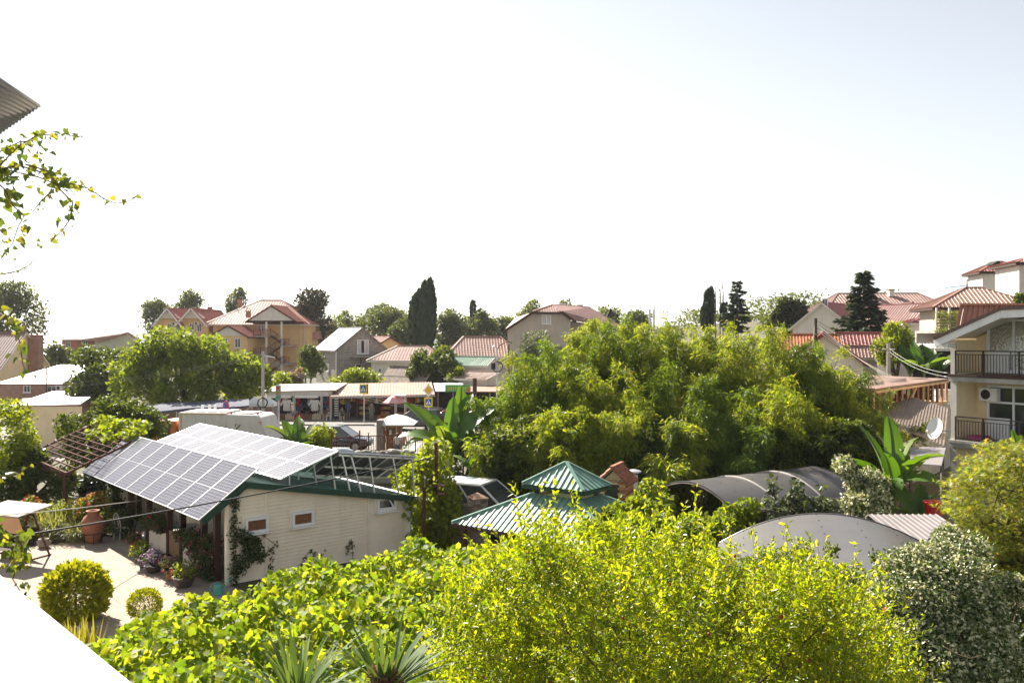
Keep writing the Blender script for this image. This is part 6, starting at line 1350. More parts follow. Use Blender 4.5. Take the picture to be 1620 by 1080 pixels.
# ------------------------------------------------------------------ pagoda gazebo, chimney, gate
def gazebo():
    rz = math.atan2(-.623,.783); c = Vector((1.64,26.75,0))
    r = thing('gazebo', 'square gazebo with a two tier green sheet metal pagoda roof', 'gazebo', c, rz=rz)
    def tier(z0, z1, hx, hy, tx, ty, pitch, nm, cxo=0):
        k = 0
        sides = [((-hx,-hy),(hx,-hy),(-tx,-ty),(tx,-ty)),((hx,-hy),(hx,hy),(tx,-ty),(tx,ty)),((hx,hy),(-hx,hy),(tx,ty),(-tx,ty)),((-hx,hy),(-hx,-hy),(-tx,ty),(-tx,-ty))]
        for a, b, ta, tb in sides:
            a, b = Vector((*a,z0)), Vector((*b,z0)); ta, tb = Vector((*ta,z1)), Vector((*tb,z1)); e = (b-a).normalized(); L = (b-a).length
            up = (ta+tb)/2-(a+b)/2; sa = (ta-a).dot(e); sb = (tb-a).dot(e); n_ = max(2, round(L/pitch)); p = L/n_; nn = e.cross(up).normalized()
            if nn.z < 0: nn = -nn
            def fr(s): return min(1, s/max(sa,1e-6), (L-s)/max(L-sb,1e-6))
            for i in range(n_):                    # each sheet strip with its standing rib
                s0, s1 = i*p, (i+1)*p-.012; w_ = p*.16; q = MB()
                def pt(s, f, h): return a + e*s + up*max(0,f) + nn*h
                def strip(x0, x1, h, th):
                    f0, f1 = fr(x0), fr(x1); fm = None
                    pts = [pt(x0,0,h), pt(x1,0,h), pt(x1,f1,h), pt(x0,f0,h)]
                    if f0 < .01: pts = pts[:3]
                    elif f1 < .01: pts = [pts[0],pts[1],pts[3]]
                    q.slab(pts, -th)
                mids = [x for x in (sa, sb) if s0 < x < s1-w_]
                xs = [s0]+mids+[s1-w_]
                for x0, x1 in zip(xs[:-1], xs[1:]): strip(x0, x1, .0, .012)
                strip(s1-w_, s1, .028, .04)
                q.build('roof_strip', M['pagoda'], r)
            q = MB(); q.beam(a+Vector((0,0,.035)), ta+Vector((0,0,.045)), .1, .035); q.build('hip_cap', M['pagoda'], r)
            q = MB(); q.beam(a-Vector((0,0,.08))+nn*0, b-Vector((0,0,.08)), .05, .1); q.build('eaves_board', M['darkwood'] if nm else M['greentrim'], r)
        q = MB(); q.slab([(-hx+.03,-hy+.03,z0-.03),(hx-.03,-hy+.03,z0-.03),(hx-.03,hy-.03,z0-.03),(-hx+.03,hy-.03,z0-.03)], -.03); 
        if not nm: q.build('soffit', M['wood'], r)
    tier(2.3, 3.22, 2.9, 1.95, .82, .52, .2, 1)
    tier(3.52, 4.16, 1.12, .74, .02, .02, .2, 0)
    for sx in (-1,1):
        for sy in (-1,1):
            q = MB(); q.beam((sx*.76,sy*.47,3.1),(sx*.76,sy*.47,3.52),.09); q.build('lantern_post', M['darkwood'], r)
            q = MB(); q.beam((sx*2.6,sy*1.7,0),(sx*2.6,sy*1.7,2.26),.14); q.build('post', M['darkwood'], r)
    q = MB()
    for sx in (-1,1): q.beam((sx*.76,-.5,3.46),(sx*.76,.5,3.46),.06); q.beam((-.8,sx*.48,3.46),(.8,sx*.48,3.46),.06); q.beam((-.7*sx,-.4,3.2),(.7*sx,.4,3.5),.05)
    q.build('lantern_rail', M['wood'], r)
    q = MB(); q.box(-2.6,2.6,-1.7,1.7,.0,.12); q.build('floor_deck', M['wood'], r)
    # barbecue chimney with its little tiled roof
    Y = 28.2; c = P(976,760,Y); t = thing('barbecue_chimney', 'orange brick barbecue chimney with a small rusty gable cap', 'chimney', (c.x,Y,0), rz=R(-24))
    zt = ZW(762,Y); w_ = .42; q = MB(); n = 0
    q.box(-w_+.03,w_-.03,-w_+.03,w_-.03,0,zt-.02); q.build('core', M['dark'], t)
    bms = [paint('orange brick',(.4,.16,.075),.9), paint('tan brick',(.46,.24,.13),.9), paint('dark brick',(.28,.1,.055),.9)]
    bd = {}
    for row in range(int((zt-1.9)/.085)+1):
        z = 1.9+row*.085
        for side in range(4):
            for k in range(5):
                off = .105*(row % 2)
                x0 = -w_+k*.21-off*.5+(.0); x1 = x0+.198; x0, x1 = max(x0,-w_), min(x1,w_-.0)
                if x1-x0 < .03: continue
                if z > zt-.5 and abs(x0+x1)/2 < .2 and side in (0,): continue    # smoke opening
                key = (round(x1-x0,3), (row*7+k*3+side) % 3)
                if key not in bd:
                    qq = MB(); qq.box(0,x1-x0,-.012,.04,0,.073); o = qq.build('brick', bms[key[1]], t); bd[key] = o.data; COL.objects.unlink(o); bpy.data.objects.remove(o)
                o = link('brick', bd[key], t); an = side*math.pi/2
                o.rotation_euler = (0,0,an); o.location = (x0*math.cos(an)+w_*math.sin(an), x0*math.sin(an)-w_*math.cos(an), z)
    q = MB(); q.box(-w_,w_,-w_,w_,zt-.02,zt+.06); q.prism([(-.36,zt+.06),(.36,zt+.06),(0,zt+.42)],-w_+.05,w_-.05); q.build('gable_head', M['orbrick'], t)
    q = MB(); h = .52
    for sx in (-1,1): q.ribbed((sx*.55,-.55,zt-.0),(sx*.55,.55,zt-.0),(-sx*.55,0,.52),0,1.1,.16,.05,.26,.02,smooth=True); q.slab([(sx*.55,-.55,zt-.01),(sx*.55,.55,zt-.01),(0,.55,zt+.51),(0,-.55,zt+.51)], -.03*sx)
    q.beam((0,-.57,zt+.55),(0,.57,zt+.55),.12,.06); q.build('tile_cap', mat('rusty tile', (.3,.11,.06), .7, .35, 5, .3, 20), t, fix=False)
    t = pole('metal_flue', 'galvanised flue pipe with a flat cap behind the brick chimney', 'flue', XW(1003,29.3), 29.3, 0, ZW(750,29.3), .17, M['galv']); q = MB(); q.lathe([(.24,0),(.24,.05),(.06,.1)],14,(XW(1003,29.3),29.3,ZW(750,29.3)+.07)); q.build('flue_cap', M['alu'], t)
    # gate pillars and grey gate
    for px0, px1, py, Y, lab in ((695,714,787,34.5,'stone gate pillar with a wall lamp nearest the cottage'),(744,767,788,33.6,'stone gate pillar with a tiled cap beside the white van')):
        t = thing('gate_pillar', lab, 'pillar', (XW((px0+px1)/2,Y), Y, 0), rz=R(-20)); w_ = (px1-px0)/2/F*Y; zt = ZW(py,Y)
        q = MB(); q.box(-w_,w_,-w_,w_,-.1,zt); q.build('pillar_core', M['ledgestone'], t)
        for row in range(14):                      # rough ledge stones on the visible faces
            zz = .03+row*(zt-.05)/14
            for side in (0,1,3):
                x = -w_
                while x < w_-.05:
                    ln = min(rnd.uniform(.12,.3), w_-x); o = MB(); dpt = rnd.uniform(.01,.035)
                    an = side*math.pi/2; ca, sa = math.cos(an), math.sin(an)
                    c = Vector((x+ln/2,-w_-dpt/2+.004,zz+.055)); o.obox((c.x*ca-c.y*sa, c.x*sa+c.y*ca, c.z), Vector((ca,sa,0))*(ln/2-.006), Vector((-sa,ca,0))*(dpt/2+.01), Vector((0,0,(zt-.05)/28-.006))); o.build('stone', M['ledgestone'] if rnd.random() < .6 else M['stone'], t); x += ln
        q = MB(); q.lathe([(w_*1.65,0),(w_*1.65,.05),(.03,.22)],4,(0,0,zt)); cp = q.build('pillar_cap', M['orbrick'] if px0 > 700 else M['stone'], t); 
    t = thing('grey_gate', 'plain grey sheet metal gate between the stone pillars', 'gate', (XW(730,34.2), 34.2, 0), rz=R(-20))
    w_ = .62; zt = ZW(797,34.2); q = MB(); q.box(-w_,w_,-.02,.02,.1,zt); q.build('gate_leaf', paint('grey gate paint', (.36,.34,.33), .5), t)
    q = MB()
    for z in (.12, zt-.04): q.box(-w_,w_,-.045,-.022,z-.04,z+.04)
    for x in (-w_+.04, w_-.04): q.box(x-.04,x+.04,-.045,-.022,.16,zt-.09)
    q.build('gate_frame', M['galv'], t)
gazebo()

# ------------------------------------------------------------------ barrel canopies and sheet roof on the right
def barrel(name, lab, c, ax, sp, L, half, rise, z0, ribs, nrm_end=True):
    ax, sp = Vector(ax).normalized(), Vector(sp).normalized(); c = Vector(c); t = thing(name, lab, 'canopy', (c.x,c.y,0), world=True)
    n = 36
    def pt(s, k, dz=0): u = -1+2*k/n; return c + ax*s + sp*half*u + Vector((0,0,z0+rise*(1-u*u)+dz))
    xs = np.linspace(0, L, 4)
    for i in range(3):                              # three bent sheets meeting at pale cover strips
        vs = [pt(xs[i]+.001, k) for k in range(n+1)] + [pt(xs[i+1]-.001, k) for k in range(n+1)]; vs += [v-Vector((0,0,.012)) for v in vs]; m = n+1
        fs = [(k,k+1,m+k+1,m+k) for k in range(n)] + [(2*m+k+1,2*m+k,3*m+k,3*m+k+1) for k in range(n)] + [(k,2*m+k,2*m+k+1,k+1) for k in range(n)] + [(m+k+1,3*m+k+1,3*m+k,m+k) for k in range(n)]
        q = MB(); q.add(vs, fs); q.build('bent_sheet', M['poly'], t)
    for i, s in enumerate(xs):
        if not ribs and 0 < i < 3: continue
        q = MB(); q.tube([pt(s, k, .012) for k in range(n+1)], .03 if 0 < i < 3 else .02, 5); q.build('cover_strip' if 0 < i < 3 else 'edge_strip', M['polyrib'] if ribs and 0 < i < 3 else M['poly'], t)
        q = MB(); q.tube([pt(s, k, -.05) for k in range(n+1)], .03, 5); q.build('arch_rib', M['greywood'], t)
        for k in (0, n): p = pt(s, k); q = MB(); q.beam((p.x,p.y,0),(p.x,p.y,p.z-.03),.1); q.build('post', M['greywood'], t)
    q = MB()
    for s in np.linspace(.15, L-.15, 9):
        for k in range(4, n, 6): p = pt(s, k, .012); q.lathe([(.022,0),(.015,.012)],6,p)
    o = q.build('screw_head', M['dark'], t); o['kind'] = 'stuff'
    for k in (0, n): q = MB(); q.beam(pt(0,k,-.06), pt(L,k,-.06), .08, .1); q.build('side_beam', M['greywood'], t)
barrel('barrel_canopy', 'farther bronze polycarbonate barrel canopy with pale ribs in front of the bamboo', (6.4,31.6,0), (.85,.53,0), (.53,-.85,0), 6.8, 2.1, .72, 2.05, True)
barrel('barrel_canopy', 'nearer smooth bronze barrel canopy rising behind the yellow green shrub', (9.0,25.2,0), (-.25,-.97,0), (.97,-.25,0), 7.0, 3.0, 1.0, 1.93, False)
t = thing('sheet_roof', 'low grey corrugated sheet roof beside the nearer barrel canopy', 'roof', (12.5,26.5,0), world=True)
q = MB(); a, b = P(1455,893,24.2), P(1585,884,24.2); a.z = b.z = 1.95; up = P(1372,818,28.6)-P(1455,893,24.2); up.z = .28
q.ribbed(a, b, up, 0, (b-a).length, .19, .03, 0); q.build('corrugated_sheet', M['sheet'], t, fix=False)
q = MB(); q.beam(a-Vector((0,0,.07)), b-Vector((0,0,.07)), .07, .1); q.beam(a+up-Vector((0,0,.07)), b+up-Vector((0,0,.07)), .07,.1); q.build('beam', M['greywood'], t)
for p in (a, b, a+up, b+up): q = MB(); q.beam((p.x,p.y,0),(p.x,p.y,p.z-.05),.09); q.build('post', M['greywood'], t)
t = thing('red_tub', 'red plastic tub half hidden under the bananas', 'tub', P(1476,800,30), world=True); c = P(1478,800,30); q = MB(); q.lathe([(.25,-.3),(.34,.12),(.37,.12),(.37,.15),(.33,.15),(.25,-.2)],16,c); q.build('tub_body', M['red'], t)

# ------------------------------------------------------------------ our own building: ledge and roof corner
t = thing('balcony_ledge', 'bright white ledge of the building the picture is taken from', 'ledge', (-1.5,1.6,7.3), world=True)
a, b = P(-2,917,2.17), P(190,1082,1.53); z = H-.6; a.z = b.z = z; e = (b-a).normalized(); n = Vector((e.y,-e.x,0)); n = n if n.x < 0 else -n
a2, b2 = a-e*1.6, b+e*.9
q = MB(); q.slab([a2,b2,b2+n*1.3,a2+n*1.3],-.02); lo = q.build('ledge_slab', M['ledge'], t); lo.modifiers.new('b','BEVEL').width = .004
q = MB(); q.slab([a2+n*.9-Vector((0,0,.03)),b2+n*.9-Vector((0,0,.03)),b2+n*.9-Vector((0,0,3)),a2+n*.9-Vector((0,0,3))], .3); q.build('ledge_wall', M['offw'], t)
t = thing('roof_corner', 'grey brown corrugated roof corner seen from below', 'roof', (-2.1,4,9), world=True)
A = P(66,168,2); Bv = P(0,125,1.25)-A; Cv = P(0,213,1.9775)-A; Cn = Cv.normalized(); Bn = (Bv - Cn*Bv.dot(Cn)).normalized(); nn = Bn.cross(Cn); nn = nn if nn.z > 0 else -nn
vs, fs = [], []; n = 240; L = .2
for i in range(n+1):
    s = L*i/n; h = .0016*math.cos(2*math.pi*s/.0085)
    for f in (0, 1): vs.append(A + Cn*s + Bn*f*1.0 + nn*h)
for v in vs[:]: vs.append(v + nn*.002)
m = 2*(n+1)
for i in range(n): fs += [(i*2,i*2+1,i*2+3,i*2+2),(m+i*2+2,m+i*2+3,m+i*2+1,m+i*2),(i*2,i*2+2,m+i*2+2,m+i*2)]
q = MB(); q.add(vs, fs); q.build('corrugated_sheet', mat('weathered roofing sheet', (.17,.15,.13), .8, .15, 2, dirt=.35), t, smooth=True)
q = MB(); q.beam(A+Cn*.16-nn*.03+Bn*.1, A+Cn*.16-nn*.03+Bn*1.0, .03, .04); q.build('rafter', M['greywood'], t)
# ------------------------------------------------------------------ vegetation
# far trees
FT = [(-40,66,455,545,150,5200,'far','large round tree behind the brown roofed cottage at the far left'),
 (224,268,474,522,175,1900,'far','grey green tree at the left end of the hotel roof'),(284,322,459,500,190,1700,'far','tree rising between the hotel gable and chimney'),
 (358,392,459,490,185,1300,'far','small tree top behind the hotel chimneys'),(268,290,480,505,190,900,'faryel','yellow green bush behind the twin hotel gables'),
 (517,556,489,545,178,2000,'faryel','sunny yellow green tree right of the magnolia'),(550,592,494,545,185,2000,'faryel','low sunny tree behind the white metal roof'),
 (577,622,478,540,190,2400,'far','pale round tree with a flat top behind the block house'),(588,648,483,548,165,3800,'far','bushy green tree left of the big cypress'),
 (615,655,500,556,158,1900,'far','low dark green tree beneath the big cypress'),(690,736,486,560,165,3600,'far','dark green tree right of the big cypress'),
 (728,752,505,550,180,900,'faryel','olive tree under the thin cypress'),(740,785,492,550,168,3000,'far','round tree right of the thin cypress'),
 (772,806,500,548,176,1700,'far','round tree left of the tan house roof'),(796,842,492,540,178,1800,'faryel','sunny tree above the tan house eaves'),
 (828,862,477,505,185,1300,'faryel','tree behind the clipped gable peak'),(886,906,474,490,185,600,'faryel','small crown over the tan roof ridge'),
 (940,985,488,520,175,1400,'faryel','tree behind the right end of the tan roof'),(985,1030,492,540,160,1900,'far','tree left of the steel flue pipes'),
 (1195,1240,505,548,140,1800,'faryel','light green tree left of the dark pine'),(500,545,505,560,165,1500,'far','low tree behind the grey block house roof')]
for i, (a, b, c, d, Y, n, m, lab) in enumerate(FT):
    ptree('broadleaf_tree', lab, a-2, b+2, c-3, d+14, Y, int(n*1.5), LM[m], .55, 30, group='trees along the skyline', sub=.36, up=.9)
def treeline():
    n = 34000; x = rng.uniform(-190,230,n); p = np.stack([x, rng.uniform(190,225,n), 0*x], 1)
    top = 4.5+2.2*np.sin(x*.11)+1.6*np.sin(x*.31+1)+1.0*np.sin(x*.77); top = np.where(x < -62, -9+0*top, top)
    p[:,2] = ground_h(p[:,0],p[:,1]) + rng.uniform(0,1,n)**.6*(top-1)+.5
    v, f = leaf_arrays(p, rdir(n), rdir(n)+np.array([0,0,.9]), rng.uniform(.5,1.05,n), 'dia'); tag(link('far_woods', tri_mesh('far_woods', v, f, LM['far'])), 'low green woods filling the distance behind the houses', kind='stuff')
treeline()
ptree('magnolia_tree', 'tall dark magnolia with rusty leaf undersides right of the hotel', 456, 522, 448, 575, 150, 7000, LM['rusty'], .6, 40, sub=.26, group=None, up=.5)

def columnar(name, label, px0, px1, py0, py1, Y, n, m, lobes=7, size=.5, kind=1.5):
    """cypress: upright flutes of short sprays"""
    cx = XW((px0+px1)/2,Y); rw = (px1-px0)/2/F*Y; zt = ZW(py0,Y); zb = ZW(py1,Y); gz = gh(cx,Y); zb = max(zb,gz+.3)
    t = thing(name, label, 'tree', (cx,Y,gz), world=True)
    ph = rng.uniform(0,6.28,lobes); li = rng.integers(0,lobes,n); la = 2*math.pi*li/lobes + rng.normal(0,.33,n); tops = rng.uniform(.84,1,lobes); tops[0] = 1
    f = rng.uniform(0,1,n)**.8; zz = zb + (zt-zb)*f*tops[li]; prof = np.clip((f+.12)*2.6,0,1)**.5*np.where(f>.6,np.sqrt(np.clip(1-((f-.6)/.405)**2,0,1))*.9+.1,1)
    rr = .68*rw*prof*(rng.uniform(.72,1.03,n)) + .1*np.sin(9*la); lob = 1+.16*np.cos((la-2*math.pi*li/lobes)*4)
    p = np.stack([cx+rr*lob*np.cos(la), Y+rr*lob*np.sin(la), zz], 1); d = np.stack([np.cos(la),np.sin(la),0*la],1)
    v, fc = leaf_arrays(p, np.array([0,0,1])+d*.25+rng.normal(size=(n,3))*.2, d+rng.normal(size=(n,3))*.4, size*rng.uniform(.6,1.4,n), 'dia'); link('crown', tri_mesh('crown', v, fc, m), t)
    q = MB(); q.tube([(cx,Y,gz-.2),(cx,Y,gz+(zt-gz)*.9)],[rw*.16,.03],6); q.build('trunk', M['bark'], t)
columnar('cypress_tree', 'large dark double topped cypress standing above the skyline', 645, 681, 462, 552, 140, 6500, LM['cypress'], 6, .75)
columnar('cypress_tree', 'slender right shoulder of cypress fused with the large dark cypress', 660, 691, 446, 552, 141, 6500, LM['cypress'], 5, .75)
columnar('cypress_tree', 'thin needle-like cypress standing alone on the skyline', 742.5, 753, 477, 525, 170, 700, LM['cypress'], 3, .6)
columnar('cypress_tree', 'brown tinged cypress left of the bare poplars above the bamboo', 1114, 1131, 457, 520, 120, 1500, LM['cypress'], 4, .55)
columnar('cypress_tree', 'small dark cypress between the bare poplars and the conifer', 1140, 1150, 482, 520, 118, 600, LM['cypress'], 3, .5)
columnar('cypress_tree', 'squat cypress shoulder behind the bamboo top left of the bare poplars', 1108, 1122, 482, 525, 119, 700, LM['cypress'], 3, .5)
def bare(px, py0, Y, lab):
    x = XW(px,Y); g = gh(x,Y); zt = ZW(py0,Y); t = thing('bare_tree', lab, 'tree', (x,Y,g), 'bare poplars above the bamboo', world=True); q = MB(); q.tube([(x,Y,g-.1),(x+.1,Y,zt-2),(x,Y,zt)],[.16,.07,.015],5); q.build('trunk', M['barklt'], t)
    q = MB()
    for k in range(34):
        f = rng.uniform(.35,.97); z = g+(zt-g)*f; a = rng.uniform(0,6.28); l = rng.uniform(.5,1.1)*(1.2-f); dv = Vector((math.cos(a)*.4*l,math.sin(a)*.4*l,l*1.1)); q.tube([(x+.05,Y,z),Vector((x,Y,z))+dv*.5+Vector((dv.x*.2,0,0)),Vector((x,Y,z))+dv],[.03,.02,.006],4)
    o = q.build('branches', M['barklt'], t); o['kind'] = 'stuff'
bare(1131,450,119,'leftmost of the bare grey poplars above the bamboo'); bare(1138.5,446,119.5,'tallest of the bare grey poplars, in the middle'); bare(1143,444,120,'rightmost thin bare poplar above the bamboo')

def conifer(name, label, px0, px1, py0, py1, Y, m, whorls=16, per=9, spr=26, irregular=.25, droop=.12, size=.45, base=None, taper=1.0):
    cx = XW((px0+px1)/2,Y); rw = (px1-px0)/2/F*Y; zt = ZW(py0,Y); zb = ZW(py1,Y); gz = gh(cx,Y)
    t = thing(name, label, 'tree', (cx,Y,gz), world=True); P_, A_, N_ = [], [], []; q = MB()
    q.tube([(cx,Y,gz-.2),(cx,Y,zb),(cx,Y,zt)],[.28,.2,.03],7)
    for i in range(whorls):
        f = (i+.3)/whorls; z = zb+(zt-zb)*f; rr = rw*((1-f)**taper*.97+.05)
        for k in range(per):
            if rng.random() < .1: continue
            a = 2*math.pi*(k+rng.uniform(-.4,.4)+.5*(i % 2))/per; l = rr*rng.uniform(1-irregular*1.6,1+irregular*.5); zz = z+rng.uniform(-.5,.5)*(zt-zb)/whorls
            dr = np.array([math.cos(a),math.sin(a),0.]); end = np.array([cx,Y,zz])+dr*l+np.array([0,0,-droop*l+rng.uniform(0,.25)])
            q.tube([(cx,Y,zz),tuple(np.array([cx,Y,zz])+dr*l*.6+np.array([0,0,.03*l])),tuple(end)],[.05,.03,.01],4)
            n = max(4,int(spr*l/rw+4)); s = rng.uniform(.2,1.05,n)[:,None]; side = np.array([-dr[1],dr[0],0.])
            p = np.array([cx,Y,zz])*(1-s)+end*s+side*(rng.uniform(-.28,.28,(n,1))*l*s*(1.25-s))+rng.normal(size=(n,3))*.06
            P_.append(p); A_.append(dr+side*rng.normal(size=(n,1))*.7+np.array([0,0,-.1])+rng.normal(size=(n,3))*.2); N_.append(np.array([0,0,1.])+rng.normal(size=(n,3))*.4)
    P_, A_, N_ = map(np.concatenate, (P_,A_,N_)); v, f = leaf_arrays(P_,A_,N_,size*rng.uniform(.6,1.3,len(P_)),'dia'); link('crown', tri_mesh('crown',v,f,m), t); q.build('trunk', M['bark'], t)
conifer('cedar_tree', 'tall layered cedar in front of the red roofs', 1326, 1407, 430, 532, 84, LM['conif'], 15, 9, 60, .35, .05, .6, taper=.95)
conifer('spruce_tree', 'dark conifer with sparse branches right of the bare poplars', 1144, 1188, 446, 525, 112, LM['conif'], 12, 8, 40, .4, .1, .6, taper=.8)
ptree('pine_tree', 'dark flat topped pine left of the coral roofed house', 1228, 1284, 470, 540, 100, 3400, LM['fardark'], .55, 20, sub=.3, up=.9)
ptree('lime_tree', 'bright yellow green tree between the red cottage and the concrete pole', 1383, 1447, 506, 590, 62, 5200, LM['lime'], .2, 30, sub=.3)
ptree('hill_bush', 'green bushes beside the hilltop white house', 1578, 1606, 432, 470, 84, 1600, LM['mid'], .3, 12)
ptree('hill_bush', 'dark bush at the right end of the warm red hip roof', 1604, 1632, 463, 500, 70, 1200, LM['midd'], .25, 12)
ptree('hill_bush', 'round bush between the dark dormer and the red hip roof', 1470, 1496, 486, 512, 84, 800, LM['midd'], .3, 10)
# middle distance
ptree('walnut_tree', 'broad fresh green walnut tree in front of the hotel', 172, 404, 518, 665, 76, 19000, LM['mid'], .34, 70, sub=.2, depth=4.5, lo=.5, up=.9)
ptree('walnut_tree', 'rounded lower green tree left of the broad walnut', 110, 215, 542, 660, 84, 6500, LM['midd'], .4, 34, sub=.26, depth=4)
ptree('leafy_tree', 'slim bright green tree touching the concrete pole', 350, 425, 545, 650, 76, 4200, LM['mid'], .34, 26, sub=.26, depth=2.6)
ptree('hedge_tree', 'mixed hedge bushes between the brick shed and the salmon building', 55, 120, 548, 600, 120, 2600, LM['far'], .5, 18)
ptree('hedge_tree', 'mixed hedge bushes below the salmon building', 108, 190, 552, 600, 125, 3000, LM['midd'], .5, 20)
ptree('small_tree', 'small dark tree before the left wall of the block house', 468, 514, 543, 604, 100, 2600, LM['midd'], .3, 18, sub=.3)
ptree('fig_tree', 'spreading rust tinted fruit tree behind the old shed', 640, 735, 545, 625, 95, 6500, LM['midd'], .4, 36, sub=.24, depth=3)
ptree('silver_tree', 'silvery grey green olive tree in front of the tan house', 806, 895, 512, 640, 80, 9000, LM['silver'], .3, 46, sub=.22, depth=3)
ptree('creeper_bush', 'yellow green creeper bush behind the stall roofs', 418, 478, 590, 622, 93, 2600, LM['lime'], .28, 16)
ptree('oleander_bush', 'pinkish flowering bush behind the clothes stall', 455, 486, 585, 612, 94, 1500, leafmat('oleander mix', [(.09,.12,.03),(.3,.17,.17),(.35,.22,.22),(.07,.1,.02)], .3), .25, 12)
ptree('creeper_bush', 'sunny bushes at the foot of the grey block house', 512, 612, 588, 622, 94, 4200, LM['lime'], .28, 30, depth=1.2)
ptree('shrub', 'green shrub between old shed and cream annexe', 700, 738, 582, 615, 92, 1600, LM['mid'], .25, 12)
ptree('glossy_bush', 'large glossy dark green bush behind the rust pergola', 72, 268, 622, 760, 46, 15000, LM['midd'], .2, 60, sub=.2, depth=2.4, shape='oval', sv=.4, up=.6)
ptree('yellow_shrub_tree', 'bright yellow green shrub tree at the left edge', -60, 62, 606, 800, 40, 10000, LM['lime'], .17, 50, sub=.22, depth=2.2)
ptree('dark_hedge', 'dark shady hedge behind the pergola posts', -20, 130, 712, 815, 39.5, 6500, LM['midd'], .2, 34, sub=.26, depth=.8)
ptree('dark_hedge', 'dark shady hedge behind the porch end', 110, 250, 725, 815, 41.5, 6500, LM['fardark'], .2, 34, sub=.26, depth=.9)
ptree('sun_bush', 'sunlit yellow bush just beyond the porch posts', 185, 232, 775, 850, 39, 2600, LM['lime'], .17, 18, depth=.8)
ptree('vine_shrub', 'sunny climbing shrub beside the dark car', 490, 530, 668, 712, 51, 2600, LM['lime'], .16, 16, depth=.8)
ptree('lilac_shrub', 'tangled green shrub behind the banana plant at the fence', 440, 505, 682, 715, 52, 2600, LM['midd'], .16, 16, depth=.8)
# grapevine over the side pergola
t = thing('side_pergola', 'brown steel side pergola carrying a sunny grapevine beside the cottage', 'pergola', (XW(680,33),33,0), world=True)
for px, Y in ((690,33.6),(671,32.2),(640,36.5)): q = MB(); q.beam((XW(px,Y),Y,0),(XW(px,Y),Y,ZW(700 if px == 690 else 770,Y)),.12); q.build('post', M['rust'], t)
for py in (765, 778): q = MB(); q.beam(P(655,py,35), P(705,py+3,32.5), .07); q.build('beam', M['rust'], t)
B = (np.array([list(P(px,py,Y)) for px, py, Y in ((640,745,37),(655,735,36),(672,730,35),(660,760,35),(680,750,34.5),(695,765,34),(650,775,36),(700,790,33.5),(690,720,35.5),(705,815,33.2),(700,845,33.2),(665,800,33),(660,840,33.2),(675,860,33.2),(688,785,34.4))]), None); B = (B[0], np.full((15,3),.62)*rng.uniform(.7,1.2,(15,1)))
v, f = scatter(B, 5200, .16, 'heart', .4, out=.4); link('vine_leaves', tri_mesh('vine_leaves', v, f, LM['lime']), t)
q = MB(); q.tube([(XW(672,32.4),32.4,0),(XW(670,32.4),32.5,1.2),(XW(672,33),33.4,2.6),(XW(660,35),35,2.9)],[.06,.05,.04,.02],6); q.build('vine_stem', M['bark'], t)
ptree('dark_shrub', 'dark shaded shrubs between the side pergola and the cottage gable', 648, 694, 790, 880, 36.5, 4200, LM['fardark'], .16, 26, depth=.8)
ptree('white_speckled_shrub', 'dark shrub speckled with pale leaves left of the bamboo', 690, 775, 690, 800, 43, 7000, leafmat('speckled dark', [(.02,.035,.012),(.04,.06,.018),(.05,.07,.02),(.3,.3,.22)], .25), .16, 40, sub=.22, depth=1.5)

# bananas: separate arching blades with a midrib
def banana_leaf_mesh(L, W, arch, torn, seed):
    r_ = np.random.default_rng(seed); n = 15; vs, fs = [], []
    pet = .18; prev = None
    ang0 = .95; x = z = 0; pts = []
    for i in range(n+1): f = i/n; a = ang0 - arch*f**1.4; pts.append((x, z)); x += L/n*math.cos(a); z += L/n*math.sin(a)
    for i, (x, z) in enumerate(pts):
        f = i/n; w_ = 0.02 if f < pet*.7 else W*.9*math.sin(min(1,(f-pet*.7)/(1-pet*.7))**.75*math.pi)**.55*.5+.01; a = ang0-arch*f**1.4; nx, nz = -math.sin(a), math.cos(a)
        lift = .28*w_; sag = .1*torn*r_.uniform(0,1)*w_
        vs += [(x+nx*lift*.9, -w_, z+nz*lift-sag), (x+nx*lift*.45, -w_*.5, z+nz*lift*.45), (x,0,z), (x+nx*lift*.45, w_*.5, z+nz*lift*.45), (x+nx*lift*.9, w_, z+nz*lift-sag)]
    T = []
    for i in range(n):
        for k in range(4):
            edge = k in (0,3)
            if edge and torn > .3 and i > 4 and r_.random() < torn*.35:
                a, b, c, d = i*5+k, i*5+k+1, (i+1)*5+k+1, (i+1)*5+k
                T += ([(a,b,c)] if k == 0 else [(b,c,a)]); continue
            a, b, c, d = i*5+k, i*5+k+1, (i+1)*5+k+1, (i+1)*5+k; T += [(a,b,c),(a,c,d)]
    # midrib: thin triangular bar below the blade
    o = len(vs); rb = []
    for i, (x, z) in enumerate(pts):
        f = i/n; rr = .035*(1-f)+.006; a = ang0-arch*f**1.4; nx, nz = -math.sin(a), math.cos(a); vs += [(x,-rr,z-.004),(x,rr,z-.004),(x-nx*rr*1.6,0,z-nz*rr*1.6)]
    for i in range(n):
        for k in range(3): a, b, c, d = o+i*3+k, o+i*3+(k+1) % 3, o+(i+1)*3+(k+1) % 3, o+(i+1)*3+k; rb += [(a,b,c),(a,c,d)]
    mi = [0]*len(T)+[1]*len(rb)
    me = tri_mesh('leaf', np.array(vs), np.array(T+rb), [LM['banana'], M['stem']], mi); me.polygons.foreach_set('use_smooth', [True]*len(me.polygons)); return me
BLM = [banana_leaf_mesh(1, .3, a, t_, i) for i, (a, t_) in enumerate(((.5,.4),(.8,.6),(1.25,.8),(1.9,1.2),(2.5,1.2),(1.05,1)))]
